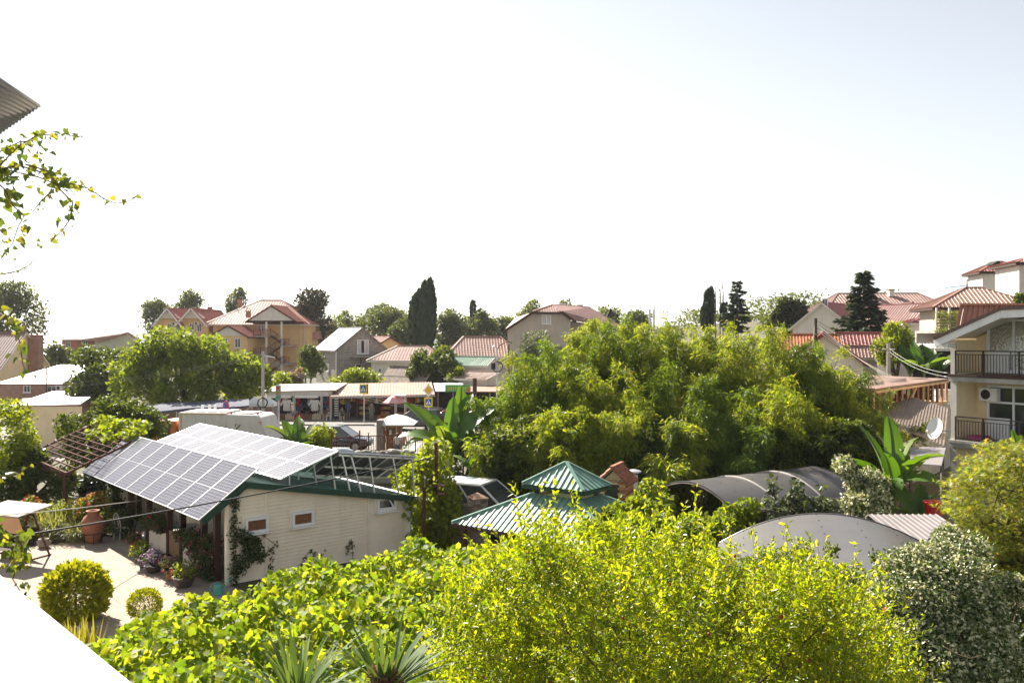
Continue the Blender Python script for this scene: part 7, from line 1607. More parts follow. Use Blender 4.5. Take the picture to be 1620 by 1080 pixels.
def banana(label, loc, h, leaves, group='banana plants', rs=0, lean=(0,0)):
    """leaves: (azimuth, length, mesh index, pitch)"""
    t = thing('banana_plant', label, 'banana plant', loc, group); q = MB(); x, y = lean
    q.tube([(0,0,-.1),(x*.5,y*.5,h*.5),(x,y,h)],[.13,.11,.07],8); q.build('stem', M['stem'], t)
    for i, (az, L, mi, pitch) in enumerate(leaves):
        o = link('leaf', BLM[mi], t); o.location = (x, y, h-.05*i*.5); o.rotation_euler = (rng.uniform(-.5,.5), -pitch*1.9, az); o.scale = (L, L*rng.uniform(.9,1.15), L)
    return t
p = P(712,760,40); banana('big banana plant with raised sunlit leaves beside the priority sign', (p.x,p.y,0), 2.9, [(R(150),3.1,0,.0),(R(115),3.3,0,.22),(R(60),2.9,0,.15),(R(25),2.9,1,.1),(R(170),2.6,2,-.1),(R(195),2.6,3,-.1),(R(-10),2.4,4,-.1),(R(235),2.2,3,0),(R(-60),2.2,3,0),(R(90),2.6,0,.32),(R(0),2.4,3,.0),(R(130),2.7,1,.12),(R(75),2.6,5,.2),(R(45),2.5,5,.08),(R(-100),2.3,2,.1),(R(260),2.4,1,.05)])
p = P(745,790,40.5); banana('lower banana shoot with drooping leaves right of the big banana', (p.x+.0,p.y,0), 2.0, [(R(30),2.0,2,0),(R(80),2.2,0,.1),(R(-30),1.9,3,0),(R(160),1.8,3,-.05),(R(-90),1.6,3,0)])
p = P(472,712,51); banana('banana plant with upright leaves in front of the clothes stall', (p.x,p.y,0), 1.3, [(R(168),3.0,1,-.05),(R(125),2.3,0,.1),(R(75),2.4,0,.2),(R(40),2.2,0,.1),(R(15),2.5,1,0),(R(200),2.0,2,0),(R(-40),1.8,2,0),(R(-120),1.5,2,0),(R(100),2.5,5,.25),(R(150),2.6,5,.05),(R(55),2.1,1,.15)])
p = P(1412,790,32); banana('large banana plant behind the barrel canopies', (p.x,p.y,0), 2.5, [(R(95),2.7,0,.25),(R(140),2.6,0,.15),(R(25),2.8,1,.05),(R(-5),2.5,2,.05),(R(175),2.4,2,.0),(R(-45),2.2,3,.0),(R(215),2.0,3,0),(R(-100),2.0,3,0),(R(60),2.2,1,.1),(R(115),2.5,5,.28),(R(-70),2.3,5,.15),(R(230),2.4,1,.1)])
p = P(1440,815,31); banana('low banana clump with drooping leaves over the sheet roof', (p.x+.2,p.y,0), 1.5, [(R(20),1.9,2,0),(R(110),1.9,1,.1),(R(-50),1.8,3,0),(R(190),1.7,3,0),(R(70),1.8,1,.1),(R(-110),1.6,3,0)])
p = P(1610,730,33); banana('banana leaves standing in front of the lower balcony', (p.x,p.y,0), 2.5, [(R(100),2.1,0,.25),(R(75),2.0,0,.2),(R(180),2.2,1,-.1),(R(160),2.0,1,.1),(R(20),2.2,2,0),(R(200),2.6,2,-.1)])
for i, (px, Y, lab) in enumerate(((1440,60,'left banana of the clump below the vine balcony'),(1462,59,'tall middle banana of the clump below the vine balcony'),(1482,60.5,'right banana of the clump below the vine balcony'))):
    x = XW(px,Y); g = gh(x,Y); zz = ZW(596,Y); banana(lab, (x,Y,g), max(1.2,zz-g+.4), [(R(a+rnd.uniform(-15,15)),rnd.uniform(1.7,2.3),m_,pp) for a, m_, pp in ((100,0,.25),(60,0,.2),(150,1,.05),(10,1,.05),(200,2,0),(-40,2,0),(-100,3,0),(130,0,.15))])
x = XW(444,100); banana('small banana plant beside the hotel steps', (x,112,gh(x,112)), 1.2, [(R(a),1.7,m_,.1) for a, m_ in ((80,0),(130,0),(30,1),(190,2),(-30,2))])

# bamboo grove
def bamboo(px, pyt, Y, label, spread=2.2, ncul=11, tuft=34, m='bamboo', lsz=.3, dark=.25, h_lo=.12, lean=0):
    x0 = XW(px,Y); g = gh(x0,Y); h = ZW(pyt,Y)-g; t = thing('bamboo_clump', label, 'bamboo', (x0,Y,g), 'feathery bamboo clumps of the grove', world=True); q = MB(); PP, AA = [], []
    for c in range(ncul):
        a = rng.uniform(0,6.28); s = spread*rng.uniform(.25,1.0); hh = h*rng.uniform(.72,1.0)*(1.04-.12*s/spread); b = np.array([x0+rng.normal(0,.45),Y+rng.normal(0,.45),g]); d = np.array([math.cos(a)+lean,math.sin(a),0])
        pts = [b+np.array([0,0,hh*1.13])*f*(1-.11*f**3)+d*s*f**2.2+np.array([0,0,-.22*s*f**6]) for f in np.linspace(0,1,12)]
        q.tube([tuple(p_) for p_ in pts], list(np.linspace(.035,.006,12)), 4); pts = np.array(pts)
        for k in range(34):
            f = h_lo+(1-h_lo)*rng.uniform(0,1)**.75; i = min(10,int(f*11)); bp = pts[i]*(1-(f*11-i))+pts[i+1]*(f*11-i)
            br = rdir(1)[0]*np.array([1,1,.35])+d*.3; br = br/np.linalg.norm(br)*rng.uniform(.25,.75)*(1.2-.5*f)
            ss = rng.uniform(.1,1.1,(tuft,1)); p_ = bp+br*ss+np.array([0,0,-.2])*ss**2+rng.normal(size=(tuft,3))*.11
            PP.append(p_); AA.append(br/np.linalg.norm(br)+np.array([0,0,-.75])+rng.normal(size=(tuft,3))*.6)
    PP, AA = np.concatenate(PP), np.concatenate(AA); n = len(PP)
    v, f = leaf_arrays(PP, AA, np.array([0,0,1.])+rng.normal(size=(n,3))*.6, lsz*rng.uniform(.6,1.3,n), 'lance'); link('foliage', tri_mesh('foliage', v, f, LM[m]), t); q.build('culms', M['bamboo'], t)
BM_ = [(800,610,40,1.7,9),(785,655,38.5,1.5,7),(845,560,42,2.1,11),(890,540,41,2.1,11),(905,585,38,1.9,9),(950,512,43,2.3,12),(1000,497,44,2.4,12),(1000,560,39,2.0,10),(1050,500,43,2.3,12),(1065,575,38,2.0,10),(1105,508,43.5,2.3,12),(1150,520,42,2.3,12),(1140,580,38,2.0,10),(1200,528,43,2.2,12),(1215,590,38.5,2.0,10),(1250,545,42,2.2,11),(1290,550,43,2.0,10),(1285,615,38.5,1.9,9),(1330,590,42,2.0,10),(1365,640,40,1.8,8),(860,650,37,1.7,8),(820,590,41,1.7,8),(870,552,42.6,1.9,8),(925,530,43.6,2,8),(975,512,43.2,2,8),(1025,506,44.6,2,8),(1080,508,44.2,2,8),(1130,520,43.2,2,8),(1175,528,44.2,2,8),(1225,540,43.6,2,8),(1270,552,43.2,1.9,8),(1310,575,42.6,1.9,8),(1345,612,41.6,1.7,7),(1392,650,41.2,1.6,7),(960,640,36.5,1.7,8),(1050,650,36,1.5,8),(1170,660,36,1.6,8)]
for nm in (0, 1):
    row = sorted([b for b in BM_ if (b[2] < 40) == bool(nm)])
    for j, (px, py, Y, s, n) in enumerate(row):
        i = BM_.index((px, py, Y, s, n)); py -= 20 if Y > 40 else 8
        lab = f'short front bamboo clump at the foot of the grove, {ORD[j]} from the left' if nm else f'tall rear bamboo clump along the grove skyline, {ORD[j]} from the left'
        bamboo(px, py, Y, lab, s, n, 32, 'bamboo' if i % 3 else 'bamboog', .23)
bamboo(1055, 462, 44, 'thin tall bamboo cane with sparse leaves poking above the grove', 1.2, 2, 7, 'bamboo', .3, lean=.2)
bamboo(1195, 478, 44, 'airy grey bamboo tip right of the dark conifer', 1.2, 2, 6, 'silver', .28)
bamboo(950, 500, 44, 'feathery bamboo tip in front of the tan roof', 1.6, 3, 14, 'bamboo', .3)
bamboo(1075, 690, 34, 'drooping pale bamboo spray hanging in front of the grove', 1.1, 4, 34, 'bamboo', .3)
ptree('broadleaf_shrub', 'yellow flecked broad leaved shrub in the lower left of the grove', 860, 960, 640, 760, 36, 5200, LM['lime'], .16, 36, sub=.22, depth=1.0, shape='oval')
ptree('broadleaf_shrub', 'dark green shrub at the foot of the grove behind the pagoda', 765, 880, 650, 800, 37.5, 8000, LM['midd'], .17, 44, sub=.22, depth=1.3, shape='oval')
ptree('broadleaf_shrub', 'shaded shrub at the foot of the grove behind the barbecue chimney', 960, 1120, 660, 800, 36.5, 9000, LM['midd'], .17, 50, sub=.2, depth=1.2, shape='oval')
ptree('broadleaf_shrub', 'shaded shrub at the foot of the grove behind the far barrel canopy', 1110, 1290, 650, 790, 38, 9000, LM['midd'], .17, 50, sub=.2, depth=1.2, shape='oval')
ptree('broadleaf_shrub', 'green shrub between the grove and the large banana', 1270, 1400, 655, 780, 37, 7000, LM['midd'], .17, 44, sub=.2, depth=1.2, shape='oval')

# pale creepers by the barrel canopies
def spray_bush(name, label, spots, n, size, mats, Y0, shape='oval', cat='shrub', gz=0, **kw):
    B = (np.array([list(P(px,py,Y)) for px, py, Y, r_ in spots]), np.array([[r_,r_,r_*.9] for *_, r_ in spots])); c = B[0].mean(0); t = thing(name, label, cat, (c[0],c[1],gz), world=True); mats = mats if isinstance(mats, list) else [mats]
    v, f = scatter(B, n, size, shape, .35, **kw); nf = len(TPL[shape][1]); mi = np.repeat(rng.integers(0,len(mats),n),nf); link('leaves', tri_mesh('leaves', v, f, mats, mi), t)
    q = MB()
    for p in B[0]:
        b = Vector((c[0]*.6+p[0]*.4, c[1]*.6+p[1]*.4, gz-.1)); pv = Vector(p); q.tube([b, b.lerp(pv,.6)+Vector((0,0,.1)), pv],[.035,.022,.008],5)
    q.build('stems', M['stemr'], t); return t
spray_bush('pale_creeper', 'pale round leaved creeper climbing over the barrel canopies', [(1215,792,28,.25),(1225,775,28,.2),(1222,760,28,.15),(1245,800,28,.35),(1258,782,28,.3),(1270,795,28,.35),(1262,765,28,.18),(1290,800,28,.35),(1310,805,28,.4),(1300,770,28,.12),(1232,815,27.5,.4)], 750, .15, [LM['silver'],LM['creeper'],LM['silver']], 28, 'heart', cat='creeper')
spray_bush('variegated_climber', 'cream variegated climber tower left of the large banana', [(1335,735,31,.4),(1345,750,31,.35),(1352,765,31,.35),(1370,772,31,.5),(1385,790,30.5,.55),(1365,800,30,.55),(1345,795,30,.4),(1395,765,31,.35),(1375,755,31,.4)], 3400, .13, [LM['varieg'],LM['variegw']], 31, cat='creeper')
spray_bush('vine_edge', 'green vine along the front edge of the farther barrel canopy', [(1030,780,30,.6),(1000,800,29,.6),(1045,800,28.5,.5),(1160,818,28,.55),(1185,805,28,.4),(1140,835,27,.5),(1020,815,28,.6),(1100,830,27.5,.5),(985,785,29.5,.4)], 3400, .13, LM['mid'], 29, 'heart', cat='vine')
# ------------------------------------------------------------------ garden planting near the cottage
def golden_ball(label, px, py, Y, r_, n):
    c = P(px,py,Y); t = thing('golden_thuja', label, 'shrub', (c.x,c.y,0), world=True); c.z -= .1*r_; d = rdir(n)
    lump = 1+.07*np.sin(d[:,0]*11+d[:,2]*7)*np.sin(d[:,1]*9+2); p = np.array(c)+d*(r_*lump*rng.uniform(.72,1.04,n))[:,None]*np.array([1,1,.95])
    v, f = leaf_arrays(p, d+rng.normal(size=(n,3))*.35+np.array([0,0,.35]), rdir(n), r_*.16*rng.uniform(.6,1.4,n), 'dia'); link('sprays', tri_mesh('sprays', v, f, LM['golden']), t)
    q = MB(); q.tube([(c.x,c.y,-.1),(c.x,c.y,c.z)],[.06,.03],6); q.build('stem', M['bark'], t)
golden_ball('large round golden clipped thuja on the near side of the courtyard', 120, 933, 25, .84, 6500)
golden_ball('small round golden shrub between the courtyard and the vine', 229, 953, 25.0, .44, 2600)
def blades(name, label, base, n, L, W, lm, spread, cat='plant', up=.9, curve=.5, group=None, part='blade', asparts=True, kinds=3):
    """rosette of sword or grass blades"""
    t = thing(name, label, cat, base, group); ms = []
    for k in range(kinds):
        vs, fs = [], []; m_ = 7; cv = curve*(.5+.5*k)
        x = z = 0
        for i in range(m_+1):
            f = i/m_; a = math.pi/2 - cv*f**1.3; w_ = W*(1-f**2.2)*(.75+.5*min(1,f*4))*.5+.001
            vs += [(x,-w_,z+.35*w_),(x,0,z),(x,w_,z+.35*w_)]; x += L/m_*math.cos(a); z += L/m_*math.sin(a)
        for i in range(m_):
            for j in (0,1): a = i*3+j; fs += [(a,a+1,a+4),(a,a+4,a+3)]
        ms.append((np.array(vs), np.array(fs)))
    if asparts:
        mes = [tri_mesh(part, v, f, lm) for v, f in ms]
        for i in range(n):
            o = link(part, mes[i % kinds], t); tilt = spread*rng.uniform(.05,1)**.7; o.rotation_euler = Matrix.Rotation(rng.uniform(0,6.28),3,'Z').to_euler(); az = rng.uniform(0,6.28)
            o.rotation_euler = (Matrix.Rotation(az,3,'Z') @ Matrix.Rotation(tilt,3,'Y')).to_euler(); s = rng.uniform(.7,1.1); o.scale = (s,s,s); o.location = (.06*math.cos(az),.06*math.sin(az),0)
    else:
        VV = []
        for i in range(n):
            v, f = ms[i % kinds]; az = rng.uniform(0,6.28); tilt = spread*rng.uniform(.0,1); Rm = np.array(Matrix.Rotation(az,3,'Z') @ Matrix.Rotation(tilt,3,'Y')); off = np.array([rng.normal(0,.12),rng.normal(0,.12),0]); VV.append(((v*rng.uniform(.65,1.1))@Rm.T+off, f))
        v, f = merge(*VV); o = link(part, tri_mesh(part, v, f, lm), t)
    return t
for i in range(7):
    px = [100,112,122,92,134,150,84][i]; b = P(px, 985+5*(i % 2), 21.3+.25*(i % 3)); b.z = 0.05
    blades('yellow_iris', f'clump of upright yellow green sword leaves before the golden thuja, {["second from left","third from left","fourth from left","leftmost but one","fifth from left","rightmost","leftmost"][i]}', b, 17, 1.0, .055, LM['swordy'], .32, group='yellow iris clumps', curve=.12)
for i, (px, py, s) in enumerate(((66,850,1.0),(84,852,1.05),(104,848,1.0),(122,856,.8),(56,838,.95),(92,838,1.1))):
    b = G(px, py); b.z = 0
    blades('ornamental_grass', f'pale striped fountain grass tuft at the courtyard edge, {["front left","front middle","right of middle","nearest the terracotta jar","back left","tallest at the back"][i]}', b, 420, 1.25*s, .02, LM['grassp'], .75, group='pale striped grasses', curve=1.5, part='blades', asparts=False, cat='grass')
for i, (px, py, lm_, lab) in enumerate(((145,790,'orangef','bed of orange flowering shrub behind the terracotta jar'),(160,800,'mid','fresh green rounded plant behind the terracotta jar'),(118,795,'swordy','yellow flowers below the rust pergola'),(90,800,'lime','sunny yellow green plant between pergola posts'),(178,815,'mid','low green plant right of the terracotta jar'),(45,795,'redf','red flowers behind the swing canopy'),(205,815,'creeper','dark climbing plant by the outer porch post'),(100,818,'lime','green perennials in front of the hedge, left'),(130,812,'mid','green perennials in front of the hedge, right'))):
    Y = 35.6 if px != 205 else 35; c = P(px,py,Y); z0 = 0; hh = max(.5,c.z)
    B = blobs((c.x,c.y,hh*.6),(.7,.5,hh*.55),12,.45); t = thing('garden_plant', lab, 'plant', (c.x,c.y,0), world=True); v, f = scatter(B, 900, .11, 'oval'); link('foliage', tri_mesh('foliage', v, f, LM[lm_] if lm_ not in ('orangef','redf') else LM['mid']), t)
    if lm_ in ('orangef','redf'): v, f = scatter(B, 260, .12, 'heart', .9, up=1.0); link('blossom', tri_mesh('blossom', v, f, LM[lm_]), t)
    q = MB(); q.tube([(c.x,c.y,-.05),(c.x,c.y,hh*.6)],[.03,.015],5); q.build('stem', M['stem'], t)
# vine on the rust pergola
A, ex, ey = PERG; B = (np.array([list(A+ex*fx+ey*fy+Vector((0,0,.12+.25*rnd.random()))) for fx, fy in ((.5,.9),(.8,.95),(.7,.75),(.95,.9),(.3,.95),(.55,1.05),(.8,1.1),(.15,1.0),(.4,.75))]), None); B = (B[0], np.full((9,3),.5)*np.array([1,1,.5]))
t = thing('pergola_vine', 'pale yellow green vine sprawling over the far corner of the rust pergola', 'vine', (B[0].mean(0)[0],B[0].mean(0)[1],0), world=True)
v, f = scatter(B, 900, .17, 'heart', .2, out=.3, up=1); link('leaves', tri_mesh('leaves', v, f, [LM['lime']]), t); q = MB(); b = A+ex*.93+ey*.97; q.tube([(b.x+.1,b.y,0),(b.x+.12,b.y-.1,b.z*.6),(b.x,b.y-.2,b.z+.1)],[.04,.03,.02],5); q.build('vine_stem', M['bark'], t)
# climbing plants and flower boxes on the cottage
def wall_plant(name, label, spots, n, size, lm_, fl=None, nf=0, flm=None, cat='climbing plant', flat=.35):
    """spots: (t, u_out, z, r) in cottage coordinates"""
    cc = np.array([list(HW(t,-uo,z)) for t, uo, z, r_ in spots]); rr = np.array([[r_,r_,r_] for *_, r_ in spots]); t = thing(name, label, cat, (cc[0][0],cc[0][1],0), world=True)
    v, f = scatter((cc,rr), n, size, 'oval', .15, out=.3, up=.5); link('leaves', tri_mesh('leaves', v, f, LM[lm_]), t)
    if nf: v, f = scatter((cc[fl],rr[fl]), nf, .1, 'oval', .95, up=.4); link('blossom', tri_mesh('blossom', v, f, LM[flm]), t)
    q = MB()
    for a, b in zip(cc[:-1], cc[1:]):
        if np.linalg.norm(a-b) < 1.0: q.tube([tuple(a),tuple(b)],[.012,.009],4)
    q.build('twigs', M['stemr'], t); return t
g = [(0.22,.08,.1+.2*k,.14+.05*math.sin(k)) for k in range(14)] + [(.5+.1*k,.12,1.55-.08*k,.26) for k in range(5)] + [(.75,.15,1.2,.35),(.9,.15,.95,.34),(.55,.15,.8,.32),(.45,.1,.45,.22),(1.1,.1,.75,.2),(1.3,.06,.8,.1),(1.5,.05,.95,.08),(1.7,.05,1.05,.05),(1.0,.06,1.6,.08),(1.25,.06,1.45,.07),(1.45,.05,1.5,.06),(.35,.06,2.7,.1),(.3,.06,2.45,.12)]
wall_plant('climbing_rose', 'dark climbing rose trained up the near corner of the cream gable wall', g, 3000, .085, 'creeper')
wall_plant('wall_creeper', 'thin dark creeper on the siding below the joint strip', [(1.45,.03,.1,.12),(1.5,.03,.35,.1),(1.52,.03,.6,.08),(1.6,.03,.8,.05)], 200, .065, 'creeper')
wall_plant('wall_creeper', 'looped dark creeper low in the middle of the siding wall', [(2.6,.03,.2,.1),(2.75,.03,.45,.08),(2.95,.03,.65,.07),(3.1,.03,.5,.08),(3.05,.03,.2,.1),(3.35,.03,.45,.06),(3.4,.03,.2,.08),(3.5,.03,.6,.04)], 260, .06, 'creeper')
wall_plant('wall_creeper', 'small arched dark creeper right of the middle of the siding wall', [(4.4,.03,.35,.06),(4.42,.03,.55,.1),(4.5,.03,.7,.1),(4.6,.03,.55,.08),(4.62,.03,.3,.06),(4.6,.03,.1,.06)], 220, .06, 'creeper')
gb = lambda u0, u1, n, z: [(-.12+rnd.uniform(-.12,.05), -(u0+(u1-u0)*(k+.5)/n), z+rnd.uniform(-.1,.18), rnd.uniform(.24,.36)) for k in range(n)]
wall_plant('flower_box', 'long overflowing planter of pink red geraniums nearest the gable corner', gb(.9,3.6,9,1.05)+[(-.2,-1.0,.6,.34),(-.22,-1.5,.5,.36),(-.2,-2.1,.7,.28),(-.2,-.9,.25,.3),(-.25,-1.6,.2,.3)], 3600, .1, 'creeper', slice(0,14), 150, 'pinkf', cat='flower box')
wall_plant('flower_box', 'far planter of red flowers on the white low porch wall', gb(5.2,7.2,7,1.1), 1700, .1, 'creeper', slice(0,7), 40, 'redf', cat='flower box')
for k, (u0, u1) in enumerate(((.9,3.6),(5.2,7.2))):
    q = MB(); w0, w1 = HW(-.2,u0,.9), HW(-.2,u1,.9); q.beam(w0,w1,.2,.18); tag(q.build('planter_trough', M['darkwood']), ['dark wooden trough holding the pink red geraniums','dark wooden trough holding the far red flowers'][k], 'planter')
wall_plant('porch_climber', 'dark climber wound around the far outer porch post', [(-.05,-11.5,.2+.3*k,.3) for k in range(7)]+[(-.4,-11.6,.5,.4),(.2,-11.8,.8,.4)], 1500, .12, 'creeper')

# ------------------------------------------------------------------ big vine canopy in the foreground
VP = [(40,1010,15.5),(110,992,16.2),(170,984,16.8),(215,974,17.6),(262,968,18.0),(335,940,18.6),(375,924,19.0),(420,904,19.4),(520,881,20.4),(600,862,21.2),(640,855,21.6),(668,850,22.6),(700,853,22.8),(760,850,22.9),(820,856,23.0),(860,858,23.2),(985,840,23.8),(1020,855,22)]
def vine_canopy():
    edge = [(XW(px,Y),Y) for px, py, Y in VP]; ez = [ZW(py,Y) for px, py, Y in VP]
    ex_, ey_ = np.array([e[0] for e in edge]), np.array([e[1] for e in edge]); ez = np.array(ez)
    t = thing('grape_vine', 'broad sunlit grapevine canopy with large leaves filling the lower left', 'vine', (-3,16,0), world=True)
    N = 52000; P_ = []
    x = rng.uniform(-9.8,4.2,N); y = rng.uniform(8.6,24,N)
    ymax = np.interp(x, ex_, ey_); ztop = np.interp(x, ex_, ez)
    xl = -.56*y; ok = (y < ymax) & (x > np.maximum(xl, -y*.535)-.1*0)
    x, y, ymax, ztop = x[ok], y[ok], ymax[ok], ztop[ok]
    back = np.clip((ymax-y)/5.5,0,1)
    lump = .20*np.sin(x*2.1+y*.9)+.17*np.sin(y*2.7-x*1.3)+.13*np.sin(x*4.3+y*3.9)
    z = ztop*(1-back)+3.15*back + lump*np.clip((ymax-y)/1.2,0.15,1) - .12
    n = len(x); dep = rng.uniform(0,1,n)**1.7*.75; edge_drop = (ymax-y) < .25
    z = z - dep - np.where(edge_drop, rng.uniform(0,1,n)*1.3, 0)
    p = np.stack([x,y,z],1)
    p = np.concatenate([p, ]); n = len(p)
    nr = np.array([0,-.15,1.])+rng.normal(size=(n,3))*.62; ax = rng.normal(size=(n,3))+np.array([.1,-.3,-.55]); sz = rng.uniform(.085,.18,n)
    sh = rng.permutation(n); top = sh[dep[sh] < .22]; near = top[np.argsort(y[top])[:900]]; big = near[np.argsort(-sz[near])[:300]]; msk = np.ones(n,bool); msk[big] = False
    v, f = leaf_arrays(p[msk], ax[msk], nr[msk], sz[msk], 'grape'); o = link('leaf_mass', tri_mesh('leaf_mass', v, f, LM['grape']), t); o['kind'] = 'stuff'
    T, Fc = TPL['grape']; me = tri_mesh('leaf', np.array(T), np.array(Fc), LM['grape'])
    for i in big:
        d = Vector(ax[i]).normalized(); s_ = Vector(nr[i]).cross(d).normalized(); n_ = d.cross(s_); m4 = Matrix((d,s_,n_)).transposed().to_4x4(); o = link('leaf', me, t); o.matrix_basis = Matrix.Translation(p[i]) @ m4 @ Matrix.Scale(sz[i],4)
    q = MB()
    for k in range(26):
        x0 = rng.uniform(-4.5,0); y0 = rng.uniform(11,16); a = rng.uniform(0,6.28); pts = [(x0+math.cos(a)*.5*j+rng.normal(0,.08), y0+math.sin(a)*.5*j, 2.45+rng.uniform(-.1,.15)) for j in range(6)]; q.tube(pts,[.018]*5+[.008],5)
    o = q.build('vine_canes', M['bark'], t); o['kind'] = 'stuff'
    q = MB()
    for x0, y0 in ((-4,15),(-2,18),(-1,13),(-4,12.5),(0,16)): q.beam((x0,y0,0),(x0,y0,2.4),.09)
    for y0 in (12.5,16): q.beam((-4.2,y0,2.35),(1,y0,2.35),.05)
    q.build('trellis', M['greywood'], t)
vine_canopy()

# yellow green pomegranate in front
def pomegranate():
    t = thing('pomegranate_tree', 'large sunny yellow green pomegranate shrub with small red fruits in front', 'tree', (2.0,10.6,0), world=True)
    spots = []
    outline = [(690,1075),(705,1010),(722,960),(745,915),(790,880),(845,850),(905,826),(965,822),(1030,830),(1090,842),(1150,862),(1215,905),(1265,900),(1310,920),(1360,950),(1405,985),(1440,1040),(1440,1100)]
    for (px,py) in outline:
        for k in range(3):
            Y = rng.uniform(9.8,12.2); r_ = rng.uniform(.2,.42); spots.append((*P(px+(810+250-px)*.05*k+rng.uniform(-6,6), py+34+rng.uniform(-6,26)+24*k, Y), r_))
    for k in range(150):
        px = rng.uniform(715,1420); lo_ = np.interp(px, [a for a,_ in outline], [b for _,b in outline]); py = rng.uniform(lo_+45, 1180); Y = rng.uniform(8.6,11.8); spots.append((*P(px,py,Y), rng.uniform(.22,.44)))
    sp = np.array(spots); B = (sp[:,:3], np.stack([sp[:,3]]*3,1))
    n = 98000; wt = sp[:,3]**2; i = rng.choice(len(sp), n, p=wt/wt.sum()); d = rdir(n); p = sp[i,:3]+d*sp[i,3:4]*(.15+.85*rng.uniform(0,1,(n,1))**.5)
    # leaves gathered on thin upright twigs
    nt_ = 6500; ti = rng.choice(len(sp), nt_, p=wt/wt.sum()); td = rdir(nt_); tf = rng.uniform(.15,1.0,(nt_,1)); tb = sp[ti,:3]+td*sp[ti,3:4]*tf; tdir = unit(td*.6+np.array([0,0,.9])+rng.normal(size=(nt_,3))*.4); tl = rng.uniform(.13,.34,nt_); lg = rng.uniform(0,1,nt_) < .16; tl = np.where(lg, rng.uniform(.4,.75,nt_), tl); tdir = np.where(lg[:,None], unit(tdir+np.array([0,0,1.1])), tdir)
    k = rng.choice(nt_, n, p=tl/tl.sum()); s = rng.uniform(0,1,n)[:,None]; p = tb[k]+tdir[k]*tl[k][:,None]*s
    ax = tdir[k]*.7+rdir(n)*.9; v, f = leaf_arrays(p+rng.normal(size=(n,3))*.012, ax, np.array([0,0,.7])+rng.normal(size=(n,3))*.8, rng.uniform(.038,.085,n), 'ell')
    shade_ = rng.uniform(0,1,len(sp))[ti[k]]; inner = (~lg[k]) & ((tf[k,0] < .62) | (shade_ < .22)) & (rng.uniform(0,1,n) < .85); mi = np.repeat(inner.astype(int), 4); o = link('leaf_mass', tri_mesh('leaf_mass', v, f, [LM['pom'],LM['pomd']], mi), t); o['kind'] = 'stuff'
    q = MB()
    for j in range(0,nt_,3): q.tube([tuple(tb[j]-tdir[j]*.05), tuple(tb[j]+tdir[j]*tl[j])],[.004,.0015],3)
    q.build('twigs', M['stemr'], t)
    q = MB(); base = Vector((2.1,10.8,0)); fk = [Vector((1.4,10.5,2.0)),Vector((2.6,10.4,2.1)),Vector((3.2,10.7,1.9)),Vector((2.0,11,2.2))]
    for a in fk:
        q.tube([base,base.lerp(a,.6)+Vector((0,0,.1)),a],[.08,.06,.045],7)
        for j in rng.choice(len(sp),9,replace=False):
            e = Vector(sp[j,:3]); 
            q.tube([a, a.lerp(e,.5)+Vector((0,0,.25)), e],[.035,.02,.006],5)
    q.build('branches', M['bark'], t)
    fr = MB(); fr.lathe([(.004,0),(.016,.006),(.024,.02),(.022,.036),(.012,.046),(.014,.056),(.009,.052)],8); me = fr.build('fruit', paint('red fruit',(.42,.05,.02),.4), t, smooth=True); first = True
    for px, py in ((1163,876),(1150,928),(1187,958),(1120,1000),(1312,1000),(1236,971),(1349,1032),(1403,960),(1097,994),(1025,1038),(1165,1060),(1150,1062),(870,1076),(764,1066),(1060,920),(985,975),(1280,1040),(1225,930),(935,905)):
        o = me if first else link('fruit', me.data, t); first = False; pt = P(px,py,8.9+rng.uniform(0,1.0)); o.location = pt; s = rng.uniform(.6,1.05); o.scale = (s,s,s); o.rotation_euler = (rng.uniform(1.6,3.2),rng.uniform(-.6,.6),0)
pomegranate()

# green thorny shrub and variegated dogwood behind and right of it
spray_bush('wispy_shrub', 'loose mid green shrub between the pomegranate and the nearer barrel canopy', [(1230,915,16,.5),(1270,905,16.5,.45),(1300,925,16,.5),(1340,930,16,.5),(1190,930,15.5,.45),(1380,945,15.5,.45),(1290,960,15,.6),(1340,975,15,.6),(1240,960,15,.6),(1268,870,17,.2),(1315,868,17,.16),(1385,880,17,.12),(1410,940,15.5,.4),(1180,905,16,.3),(1225,880,16.5,.25)], 9500, .07, [LM['mid'],LM['creeper'],LM['midd']], 16, 'oval')
spray_bush('vine_hedge', 'green vine foliage in front of the gazebo roof', [(945,845,23,.4),(925,838,23.3,.25),(975,818,25,.45),(1010,808,25.5,.45),(1040,815,26,.4),(860,866,22.5,.3),(1000,840,24,.6),(1040,845,24,.6),(1090,855,23,.6)], 5200, .13, [LM['mid'],LM['lime']], 24, 'heart')
vb = [(1420,900,13.6,.35),(1450,890,13.8,.35),(1485,885,14,.4),(1530,875,14.2,.4),(1500,850,14.5,.25),(1440,925,13.4,.45),(1480,925,13.5,.5),(1525,920,13.6,.5),(1415,945,13,.4),(1460,965,13,.5),(1510,965,13.2,.5),(1550,955,13.4,.4),(1440,1005,12.7,.5),(1495,1010,12.8,.5),(1545,1015,12.9,.5),(1580,1050,13,.5),(1470,1055,12.3,.5),(1530,1065,12.4,.5),(1595,925,14,.25),(1612,935,14,.3),(1570,985,13.4,.35),(1610,1090,13,.5),(1450,1100,12,.5),(1400,975,13,.35),(1415,1020,12.6,.4),(1555,1100,12.3,.5)]
spray_bush('variegated_dogwood', 'large cream and green variegated shrub in the lower right corner', vb, 52000, .058, [LM['varieg'],LM['variegw'],LM['varieg'],LM['variegw'],LM['varieg']], 13, 'oval', up=.55, ax_up=-.5)
